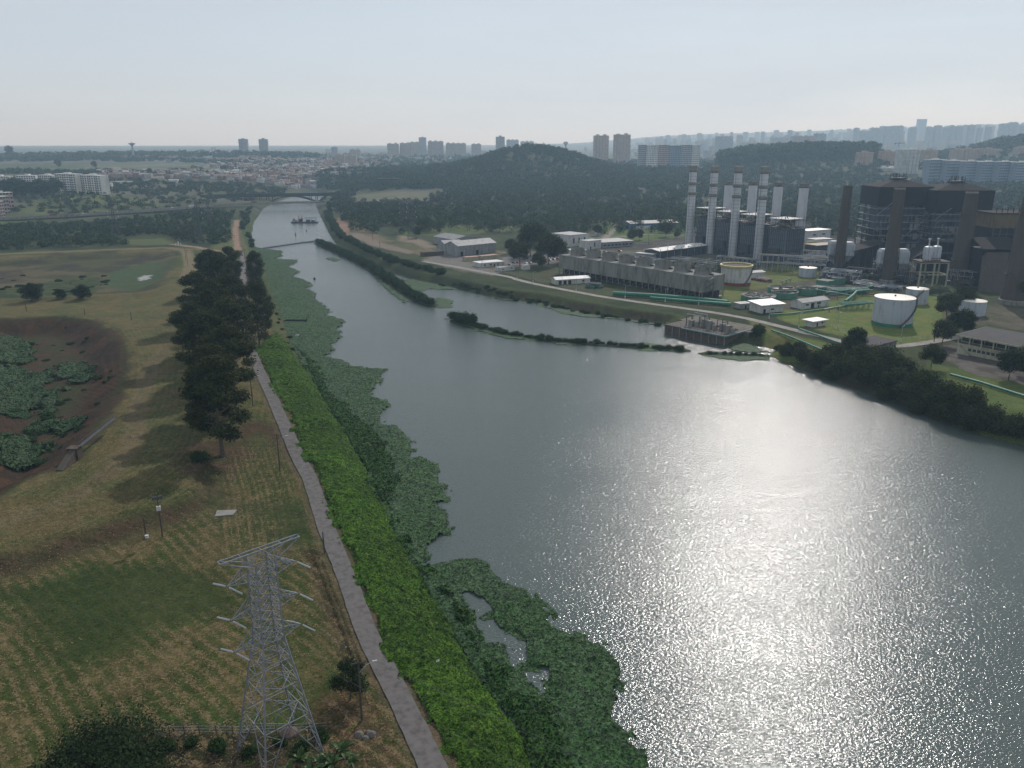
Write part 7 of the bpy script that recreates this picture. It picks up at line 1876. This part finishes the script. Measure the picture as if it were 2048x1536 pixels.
# arch bridge
AB = deckline([(400, 1455, 13), (440, 1470, 13.5), (520, 1485, 14), (620, 1500, 14.5), (712, 1515, 15)])
t = thing("arch_bridge", "dark arched railway and road bridge behind the highway bridge", "bridge", (0, 0, 0))
ABd = dense(AB, 10); BC = mat("dark_bridge_concrete", (.026, .026, .028), .9, .35, .2, dirt=(.014, .014, .016))
mb = MB(); ribbon(mb, ABd, 18, -3.6, 0); mb.build("deck", BC, t)
mb = MB(); ribbon(mb, ABd, .4, 0, 1.3, 8.8); ribbon(mb, ABd, .4, 0, 1.3, -8.8); mb.build("parapet", BC, t)
def on(Pd, xpx, Yy, z): q = PY(xpx, Yy, z); return q
for nm_, (xa, xb) in enumerate(((536, 634), (634, 700), (460, 536))):
    A_, B_ = on(0, xa, 1488, 0), on(0, xb, 1500, 0); full = nm_ == 0
    for off in (-7, 7):
        mb = MB(); P = []
        for k in range(17):
            f = k / 16; z_ = -1 + (11.2 if full else 10) * (1 - (2 * f - 1) ** 2) if full else 0
            P.append(A_.lerp(B_, f) + Vector((0, off, z_ + .6)))
        if full:
            for a_, b_ in zip(P[:-1], P[1:]): mb.bar(a_, b_, 1.2, 1.8)
        for k in ((0, 2, 14, 16) if full else (4, 9, 13)):
            q = P[k]; mb.bar((q.x, q.y, -2 if not full else q.z), (q.x, q.y, 12.2), 1.2)
        if not full:
            mb.bar((P[13].x, P[13].y, 0), (P[9].x, P[9].y, 12), 1.2); mb.bar((P[0].x, P[0].y, 0), (P[5].x, P[5].y, 12), 1.2)
        mb.build("arch" if full else "pier", BC, t)
t = thing("overpass", "short dark overpass on the embankment left of the forest hill", "bridge", PY(755, 1690, 34)); mb = MB(); mb.box(0, 45, 0, 10, -1.6, 0); [mb.box(x, x + 1, 1, 9, -14, -1.6) for x in (3, 15, 28, 40)]; mb.build("deck", BC, t)
mb = MB(); mb.box(-.1, 45, -.3, -.01, 0, 1.1); mb.build("parapet", CONC, t)
p = G(873, 368); t = thing("low_hall", "small pale blue hall at the foot of the forest hill", "hall", (p.x, p.y, p.z), 0); mb = MB(); mb.box(0, 12, 0, 8, -1, 7); mb.build("wall", WALLB, t); mb = MB(); mb.box(-.5, 12.5, -.5, 8.5, 7.004, 7.5); mb.build("roof", ROOFW, t)

# ------------------------------------------------------------ dredger, boom, buoys
p = PZ(583, 446, 0); t = thing("dredging_barge", "long dark dredging barge with red gear moored by the far right bank", "barge", (p.x, p.y, 0), .02)
mb = MB(); mb.add([(0, 0, -.5), (34, 0, -.5), (34, 8, -.5), (0, 8, -.5), (-1.5, -.3, 1.5), (34.5, -.3, 1.5), (34.5, 8.3, 1.5), (-1.5, 8.3, 1.5)], [(3, 2, 1, 0), (4, 5, 6, 7), (0, 1, 5, 4), (1, 2, 6, 5), (2, 3, 7, 6), (3, 0, 4, 7)]); mb.build("hull", DSTEEL, t)
mb = MB(); mb.box(1, 7, 1.5, 6.5, 1.5, 4); mb.box(1.5, 4.5, 2, 6, 4, 6); mb.build("wheelhouse", WALLG, t)
mb = MB(); mb.bar((9, 2, 1.5), (9, 2, 9.5), .5); mb.bar((14, 2, 1.5), (14, 2, 10), .5); mb.box(9.5, 14, 2, 6, 1.5, 5.5); mb.bar((9, 2, 9), (16, 2, 5), .3); mb.build("spud_gear", mat("faded_red_paint", (.11, .045, .04), .8, .3, .6), t)
mb = MB(); mb.box(18, 32, 0, 8, 6.4, 6.9); [mb.bar((x, y, 1.5), (x, y, 6.4), .3) for x in (18.3, 25, 31.7) for y in (.3, 7.7)]; mb.box(19, 24, 2, 6, 1.5, 4); mb.box(26, 30, 2, 6, 1.5, 3.4); mb.build("canopy", DSTEEL, t)
bp_ = [PZ(a, b, 0) for a, b in ((527, 497), (548, 494), (575, 490), (605, 485.5), (634, 483))]
t = thing("floating_boom", "long thin floating boom across the river to the strip island", "boom", (bp_[0].x, bp_[0].y, 0)); mb = MB(); Q = [Vector((q.x - bp_[0].x, q.y - bp_[0].y, .3)) for q in bp_]; mb.tube(Q, .75, 8); mb.build("float", DSTEEL, t)
mb = MB()
for a_, b_ in zip(Q[:-1], Q[1:]):
    for k in range(6): q = a_.lerp(b_, k / 6); mb.bar(q, q + Vector((0, 0, 1.5)), .2)
mb.build("post", DSTEEL, t)
for k, (x, y, lb) in enumerate(((591, 470, "small dark buoy with mast below the barge"), (613, 462, "small dark buoy right of the other one below the barge"), (797, 558, "tiny buoy in the side channel"), (629, 558, "tiny dark buoy near the tip of the weeds"))):
    p = PZ(x, y, 0); o = MB(); o.lathe([(.8, -.3), (1.1, .3), (.5, 1.0), (.25, 2.6 if k == 0 else 1.3), (.1, 4.5 if k == 0 else 1.5)], 12); tag(o.build("buoy", DARK, smooth=True, loc=p), lb, "buoy")
p = PZ(894, 637, 0); t = thing("marker_post", "thin marker post on a float off the tip of the curved island", "marker", (p.x, p.y, 0)); mb = MB(); mb.tube([(0, 0, -.5), (0, 0, 5)], .14, 6); mb.build("post", DSTEEL, t); mb = MB(); mb.lathe([(1.6, -.2), (1.6, .4)], 10); mb.box(-1.6, 1.6, -.25, .25, .41, .6); mb.build("float", WALLG, t)
p = PZ(570, 644, 0); t = thing("sunken_boat", "dark half sunken flat boat among the water hyacinth", "boat", (p.x, p.y, 0), -.08)
L2 = 12.5; mb = MB(); mb.add([(0, 0, -.3), (L2, .4, -.3), (L2, 1.8, -.3), (0, 2, -.3), (-.5, -.3, 1.0), (L2 + .6, .1, 1.3), (L2 + .6, 2.1, 1.3), (-.5, 2.3, 1.0)], [(3, 2, 1, 0), (0, 1, 5, 4), (1, 2, 6, 5), (2, 3, 7, 6), (3, 0, 4, 7)]); mb.build("hull", DSTEEL, t)
mb = MB(); [mb.box(x, x + .5, .1, 1.9, .5, .65) for x in (2, 5, 8)]; mb.bar((L2, 1, 1), (L2 + .3, 1, 3), .3); mb.build("thwart", RUST, t)
p = PZ(591, 672, .5); o = MB(); o.add([(0, 0, 0), (1.6, .2, .1), (1.9, .9, .5), (.9, 1.5, .4), (-.3, 1.0, .2), (.7, .7, .9)], [(0, 1, 5), (1, 2, 5), (2, 3, 5), (3, 4, 5), (4, 0, 5), (4, 3, 2, 1, 0)]); tag(o.build("foam_debris", WHITE, loc=p), "white scrap of foam litter lying in the reeds by the sunken boat", "litter")

# ------------------------------------------------------------ far lattice pylons
def lattice(mb, h, b, top, lev, wd_=.3, arms=()):
    def c(z):
        s = (b + (top - b) * min(1, z / (h * .62))) / 2 if z < h * .62 else top / 2; return [(-s, -s, z), (s, -s, z), (s, s, z), (-s, s, z)]
    zs = [h * (i / lev) ** .92 for i in range(lev + 1)]
    for a_, b_ in zip(zs[:-1], zs[1:]):
        A_, B_ = c(a_), c(b_)
        for k in range(4):
            j = (k + 1) % 4; mb.bar(A_[k], B_[k], wd_ * 1.5); mb.bar(A_[k], B_[j], wd_); mb.bar(A_[j], B_[k], wd_); mb.bar(B_[k], B_[j], wd_)
    for z, L_ in arms:
        for s in (-1, 1):
            for y in (-top / 2, top / 2): mb.bar((s * top / 2, y, z), (s * L_, 0, z), wd_); mb.bar((s * top / 2, y, z + 2), (s * L_, 0, z), wd_)
fp_ = thing("lattice_pylon", "x", "pylon", (0, 0, 0)); mb = MB(); lattice(mb, 44, 9, 2.2, 10, .15, ((26, 6), (32, 5.5), (38, 5), (43, 3))); mb.build("frame", DSTEEL, fp_)
mb = MB()
for z_, L_ in ((26, 6), (32, 5.5), (38, 5)):
    for s in (-1, 1): mb.tube([(s * L_, 0, z_), (s * L_, 0, z_ - 2)], .2, 6)
mb.build("insulator", CERAM, fp_); FPY = Proto(fp_)
for x, y, s, rz, lb in ((824, 477, .92, .3, "nearer lattice pylon of the pair right of the side channel"), (809, 462, .85, .3, "further lattice pylon of the pair right of the side channel"), (399, 483, .95, .2, "lattice pylon in the scrub left of the river"),
                        (232, 474, .9, .2, "lattice pylon in the scrub further left"), (139, 440, 1.1, .2, "lattice pylon before the white apartment blocks"), (420, 455, .7, .2, "small lattice pylon behind the scrub near the river")):
    p = PZ(x, y, 5); FPY.place((p.x, p.y, T1(p.x, p.y) - .3), rz, s, lb)
# ------------------------------------------------------------ big lattice pylon in the foreground
FT = [PZ(452, 1530, 4.6), PZ(547, 1572, 4.6), PZ(664, 1488, 4.6), PZ(577, 1462, 4.6)]      # left, front, right, back
ctr = sum(FT, Vector()) / 4; ctr.z = 4.6
hs = sum((f - ctr).length for f in FT) / 4
d0 = (FT[2] - FT[0]).normalized(); base_ang = math.atan2(d0.y, d0.x)
ZW, ZTOP = 27.0, 40.5
lt = PZ(445, 1182, 38.0); rt_ = PZ(583, 1130, 38.0)
armd = (rt_ - lt); armd.z = 0; ARML = armd.length / 2; armd.normalize(); arm_ang = math.atan2(armd.y, armd.x)
mid = (lt + rt_) / 2; topc = PZ(508, 1092, 43.0)
print("ANG", math.degrees(base_ang), math.degrees(arm_ang), hs, ARML, [tuple(round(c,1) for c in f) for f in FT], tuple(mid), tuple(topc), tuple(ctr))
T_ = thing("lattice_pylon", "tall galvanised steel lattice pylon standing in the near field beside the path", "pylon", (ctr.x, ctr.y, 4.6), arm_ang)
zt = ZTOP - 4.6; zw = ZW - 4.6; HW_ = 1.75; sb = hs / math.sqrt(2)
def cs_(z):
    s = sb + (HW_ - sb) * min(1, z / zw) if z < zw else HW_ * (1 - .12 * (z - zw) / (zt - zw)); return [Vector((-s, -s, z)), Vector((s, -s, z)), Vector((s, s, z)), Vector((-s, s, z))]
for k in range(4):
    mb = MB(); mb.bar(cs_(-.5)[k], cs_(zw)[k], .22); mb.bar(cs_(zw)[k], cs_(zt)[k], .15)
    a_, b_ = cs_(0)[k], cs_(8.5)[k]
    mb.build("leg", GALV, T_)
    mb = MB(); q = cs_(0)[k]; mb.box(q.x - .7, q.x + .7, q.y - .7, q.y + .7, -.6, .35); mb.build("footing", CONC, T_)
low = MB(); lev = [0, 8.5, 14.5, 18.8, zw]
for a_, b_ in zip(lev[:-1], lev[1:]):
    A_, B_ = cs_(a_), cs_(b_)
    for k in range(4):
        j = (k + 1) % 4; m_ = (B_[k] + B_[j]) / 2
        if a_ == 0:
            low.bar(A_[k], m_, .12); low.bar(A_[j], m_, .12)
            for f in (.25, .5, .75):
                for P_, Q_ in ((A_[k], B_[k]), (A_[j], B_[j])):
                    e_ = P_.lerp(m_, f); g_ = P_.lerp(Q_, f); low.bar(e_, g_, .06); low.bar(e_, P_.lerp(Q_, min(1, f + .25)), .06)
            low.bar(B_[k], B_[j], .11)
        else:
            low.bar(A_[k], B_[j], .09); low.bar(A_[j], B_[k], .09); low.bar(B_[k], B_[j], .09)
            c_ = (A_[k] + B_[j] + A_[j] + B_[k]) / 4; low.bar(c_, A_[k].lerp(B_[k], .5), .08); low.bar(c_, A_[j].lerp(B_[j], .5), .08)
        low.bar(m_, (B_[j] + B_[(j + 1) % 4]) / 2, .09)
low.build("lower_bracing", GALV, T_)
up = MB(); n = 9
for i in range(n):
    za, zb_ = zw + (zt - zw) * i / n, zw + (zt - zw) * (i + 1) / n; A_, B_ = cs_(za), cs_(zb_)
    for k in range(4):
        j = (k + 1) % 4; up.bar(A_[k], B_[j], .075); up.bar(A_[j], B_[k], .075); up.bar(B_[k], B_[j], .07)
    up.bar(A_[0], A_[2], .08)
up.build("upper_bracing", GALV, T_)
LD = Matrix.Rotation(-arm_ang, 3, 'Z') @ Vector((-.88, .47, 0))
AL = [38.0 - 4.6, 32.3 - 4.6, 26.8 - 4.6]
for i, z in enumerate(AL):
    for s in (-1, 1):
        tip = Vector((s * ARML, 0, z)); mb = MB()
        for y in (-HW_ * .9, HW_ * .9):
            mb.bar((s * HW_ * .9, y, z), tip, .11); mb.bar((s * HW_ * .9, y, z + 2.1), tip, .09)
            for f in (.33, .66):
                a_ = Vector((s * HW_ * .9, y, z)).lerp(tip, f); b_ = Vector((s * HW_ * .9, y, z + 2.1)).lerp(tip, f); mb.bar(a_, b_, .08); mb.bar(a_, Vector((s * HW_ * .9, y, z + 2.1)).lerp(tip, max(0, f - .33)), .08)
        for f in (0, .33, .66): mb.bar(Vector((s * HW_ * .9, -HW_ * .9, z)).lerp(tip, f), Vector((s * HW_ * .9, HW_ * .9, z)).lerp(tip, f), .08)
        mb.build("cross_arm", GALV, T_)
        for q in (-1, 1):
            ln = 2.6; dirv = (LD * q + Vector((0, 0, -.12))).normalized(); st = tip + dirv * .4; mb = MB(); mb.tube([st, st + dirv * ln], .07, 8)
            for k in range(14): c_ = st + dirv * ln * (k + .5) / 14; mb.tube([c_ - dirv * .03, c_ + dirv * .03], .14, 8)
            mb.build("insulator", CERAM, T_)
tb = MB(); z = zt; Lb = ARML * 1.15
for y in (-HW_ * .7, HW_ * .7):
    tb.bar((-Lb, y * .4, z + 1.6), (Lb, y * .4, z + 1.6), .15); tb.bar((-Lb, y * .4, z + 1.6), (-HW_, y, z - .4), .13); tb.bar((Lb, y * .4, z + 1.6), (HW_, y, z - .4), .13)
    for x in (-Lb * .6, -HW_, 0, HW_, Lb * .6): tb.bar((x, y * .4, z + 1.6), (max(-HW_, min(HW_, x)), y, z), .1)
for x in (-Lb, -Lb * .5, 0, Lb * .5, Lb): tb.bar((x, -HW_ * .28, z + 1.6), (x, HW_ * .28, z + 1.6), .1)
tb.build("top_bar", GALV, T_)
# conductors from the arm tips, each wire its own thing
R3 = Matrix.Rotation(arm_ang, 4, 'Z')
WIRE = mat("aluminium_wire", (.10, .10, .11), .5, .1, 5)
def wire(label, a, b, sag, r=.009, n=24):
    mb = MB(); mb.tube([a.lerp(b, i / n) - Vector((0, 0, 4 * sag * (i / n) * (1 - i / n))) for i in range(n + 1)], r, 5, cap=False); tag(mb.build("power_line", WIRE), label, "cable")
lv = ["top", "middle", "lowest"]
for i, z in enumerate(AL):
    for s in (-1, 1):
        tip = Vector((ctr.x, ctr.y, 4.6)) + R3 @ Vector((s * ARML, 0, z)); q = R3 @ Vector((.1, 1, 0)); sd_ = "path side" if s > 0 else "field side"
        for g in (-1, 1):
            dv = (R3 @ (LD * g)).normalized(); st = tip + dv * 3.0 + Vector((0, 0, -.36))
            away = dv.x > 0
            e = st + dv * 260 + Vector((0, 0, -8))
            wire("thin power line leaving the near pylon's " + lv[i] + " arm on its " + sd_ + (", toward the river" if away else ", toward the field"), st, e, 7)
# poles along the path, left side
def pole_at(px, py, ptop, name, label, rz=0, arms=1, lamp=False, box=False, lean=0):
    p = at(px, py, 0); h = ZAT(ptop, p.y) - p.z; t = make_pole(name, label, h, arms, lamp, False, box); t.location = p; t.rotation_euler = (lean, 0, rz); return t
pole_at(724, 1441, 1322, "power_pole", "nearest wooden pole with a street lamp arm beside the small round tree", .3, 1, True)
pole_at(649, 1106, 1062, "power_pole", "short thin pole leaning at the path edge above the ditch", 0, 0, False, lean=.05)
pole_at(560, 942, 868, "power_pole", "wooden pole with crossarms left of the path, near the eucalyptus", .2, 2, True)
pole_at(506, 813, 748, "power_pole", "wooden pole at the path partly hidden by eucalyptus branches", .2, 1, True)
pole_at(325, 1073, 995, "transformer_pole", "wooden pole carrying a white box and fuse rack on the field bank", .4, 0, False, True)
pole_at(292, 1074, 1035, "power_pole", "short pole with a small white base box left of the white box pole", 0, 0)
p = at(294, 1076); o = MB(); o.box(-.35, .35, -.3, .3, 0, .8); o.box(-.42, .42, -.36, .36, .805, .9); tag(o.build("meter_box", WHITE, loc=p), "small white box at the foot of the short pole", "box")
pole_at(376, 532, 500, "power_pole", "far pole at the corner of the upper basin, left of a pair", 0, 1)
pole_at(372, 520, 495, "power_pole", "far pole at the corner of the upper basin, right behind its twin", 0, 1)
pole_at(490, 520, 498, "power_pole", "far pole on the grass beside the upper path", 0, 1)
pole_at(466, 620, 585, "power_pole", "pole in the gap of the eucalyptus row", 0, 1)
for k, (x, y, y2) in enumerate(((53, 622, 604), (170, 630, 617), (263, 641, 622))): pole_at(x, y, y2, "short_post", ("left", "middle", "right")[k] + " one of three short posts on the meadow behind the red brown hollow", 0, 0)
# white gateway posts on the dirt road, concrete slab, culvert
p = at(357, 492); t = thing("gate_post", "small white post with a bar on the far dirt road", "gate", p); mb = MB(); mb.box(-.4, .4, -.4, .4, 0, 4.5); mb.bar((-2.5, 0, 3), (2.5, 0, 3), .3); mb.bar((-2.5, 0, 0), (-2.5, 0, 3), .3); mb.bar((2.5, 0, 0), (2.5, 0, 3), .3); mb.build("post", WHITE, t)
pa, pb, pc, pd = [at(*q, 0) for q in ((430, 1034), (466, 1031), (474, 1021), (434, 1022))]
mb = MB(); mb.prism([(q.x, q.y) for q in (pa, pb, pc, pd)], pa.z - .3, pa.z + .28); tag(mb.build("concrete_slab", CONC), "flat rectangular concrete slab lying in the mown field", "slab")
a = G(112, 942); b = G(124, 935); top = G(108, 880)
t = thing("culvert", "concrete culvert box with a sloping wing wall at the edge of the hollow", "culvert", (a.x, a.y, a.z), 0)
mb = MB(); wl = 10; mb.add([(0, 0, -1), (2.6, 0, -1), (2.6, wl, -1), (0, wl, -1), (0, 0, .4), (2.6, 0, .4), (2.6, wl, 3.9), (0, wl, 3.9)], [(0, 1, 5, 4), (1, 2, 6, 5), (2, 3, 7, 6), (3, 0, 4, 7), (4, 5, 6, 7)]); mb.build("body", mat("cracked_concrete", (.060, .053, .042), .9, .35, .8, dirt=(.05, .045, .035)), t)
mb = MB(); mb.add([(2.603, 0, .4), (3.1, 0, .4), (3.1, wl, 4.1), (2.603, wl, 4.1), (2.603, 0, -1), (3.1, 0, -1), (3.1, wl, -1), (2.603, wl, -1)], [(0, 1, 2, 3), (5, 1, 0, 4), (5, 6, 2, 1), (6, 7, 3, 2), (4, 0, 3, 7)]); mb.build("wing_wall", BROWN, t)
mb = MB(); mb.box(-.8, 3.6, wl, wl + 3.4, -1, 4.4); mb.box(-1, 3.8, wl - .2, wl + 3.6, 4.4, 4.65); mb.build("head_box", mat("brown_head_box", (.08, .06, .045), .9, .35, .8), t)
t.scale = (.7, .8, .85); a1 = a + Vector((2.5, wl * .8 + 1.6, 4.0)); b1 = G(232, 860); b1.z = max(b1.z + .4, a1.z)
t = thing("footbridge", "thin steel walkway from the culvert to the meadow rim", "footbridge", a1); L_ = b1 - a1; mb = MB(); mb.bar((0, 0, 0), L_, 1.0, .14); mb.build("deck", DSTEEL, t); mb = MB(); dn = Vector((-L_.y, L_.x, 0)).normalized() * .5
for s in (-1, 1):
    mb.bar(dn * s + Vector((0, 0, 1)), L_ + dn * s + Vector((0, 0, 1)), .07)
    for k in range(10): mb.bar(L_ * k / 9 + dn * s, L_ * k / 9 + dn * s + Vector((0, 0, 1)), .06)
mb.build("railing", DSTEEL, t)
# rocks, fence, litter 
rk = random.Random(3)
for k, (x, y, s, lb) in enumerate(((718, 1470, .9, "grey boulder at the left of the rock group below the near pole"), (731, 1477, .7, "small dark rock in the middle of the rock group"), (743, 1470, 1.0, "largest pale boulder at the right of the rock group"), (736, 1464, .5, "smallest rock at the back of the rock group"))):
    bm_ = MB(); rgs = []; 
    for z, r in ((-.3, .9), (.15, 1.0), (.6, .8), (.95, .35)): rgs.append([(s * r * (1 + .25 * (rk.random() - .5)) * math.cos(j * .785), s * r * (1 + .3 * (rk.random() - .5)) * .8 * math.sin(j * .785), s * z * .9) for j in range(8)])
    vs = [q for g_ in rgs for q in g_]; bm_.add(vs, [(i * 8 + j, i * 8 + (j + 1) % 8, (i + 1) * 8 + (j + 1) % 8, (i + 1) * 8 + j) for i in range(3) for j in range(8)] + [tuple(24 + j for j in range(8))])
    tag(bm_.build("boulder", mat("rock", (.14, .125, .11), .9, .4, 1.5, dirt=(.08, .07, .06)), loc=at(x, y)), lb, "rock")
fence("wire fence with dark posts under the near pylon", [(310, 1474), (400, 1472), (500, 1474), (580, 1470), (655, 1466)], 1.7, 2.2, 4.6, mt=WOODP)
p = at(543, 1428); 
mb = MB(); mb.lathe([(1.7, -.2), (1.5, .35), (.9, .8), (.3, 1.1)], 12); tag(mb.build("debris_heap", mat("dry_debris", (.12, .09, .075), .95, .5, 2, dirt=(.09, .06, .05)), loc=at(577, 1466)), "pinkish heap of dry debris at the back foot of the pylon", "heap")
p = at(872, 1332, .8); o = MB(); o.add([(0, 0, 0), (.6, .1, .1), (.7, .5, .25), (.1, .6, .1), (.35, .3, .45)], [(0, 1, 4), (1, 2, 4), (2, 3, 4), (3, 0, 4), (3, 2, 1, 0)]); tag(o.build("plastic_litter", WHITE, loc=p), "small white scrap of litter on the green bank", "litter")
p = at(735, 1308, 0); o = MB(); o.add([(0, 0, 0), (.3, .1, .05), (.35, .3, .15), (.05, .35, .1), (.2, .2, .3)], [(0, 1, 4), (1, 2, 4), (2, 3, 4), (3, 0, 4), (3, 2, 1, 0)]); tag(o.build("plastic_litter", WHITE, loc=at(690, 1296, 0)), "tiny white scrap beside the ditch and the path", "litter")
HAZE = 1.2e-4
# ------------------------------------------------------------ the haze in the air
hz = MB(); hz.box(-13500, 13500, -300, 14900, -6, 440)
hm = bpy.data.materials.new("haze"); hm.use_nodes = True
hn = hm.node_tree; hn.nodes.clear()
ho = hn.nodes.new("ShaderNodeOutputMaterial"); pv = hn.nodes.new("ShaderNodeVolumePrincipled")
pv.inputs['Color'].default_value = (.53, .78, 1.0, 1); pv.inputs['Absorption Color'].default_value = (1, 1, 1, 1); pv.inputs['Density'].default_value = HAZE; pv.inputs['Anisotropy'].default_value = .30
hn.links.new(pv.outputs[0], ho.inputs['Volume'])
tag(hz.build("haze", hm), kind='stuff')
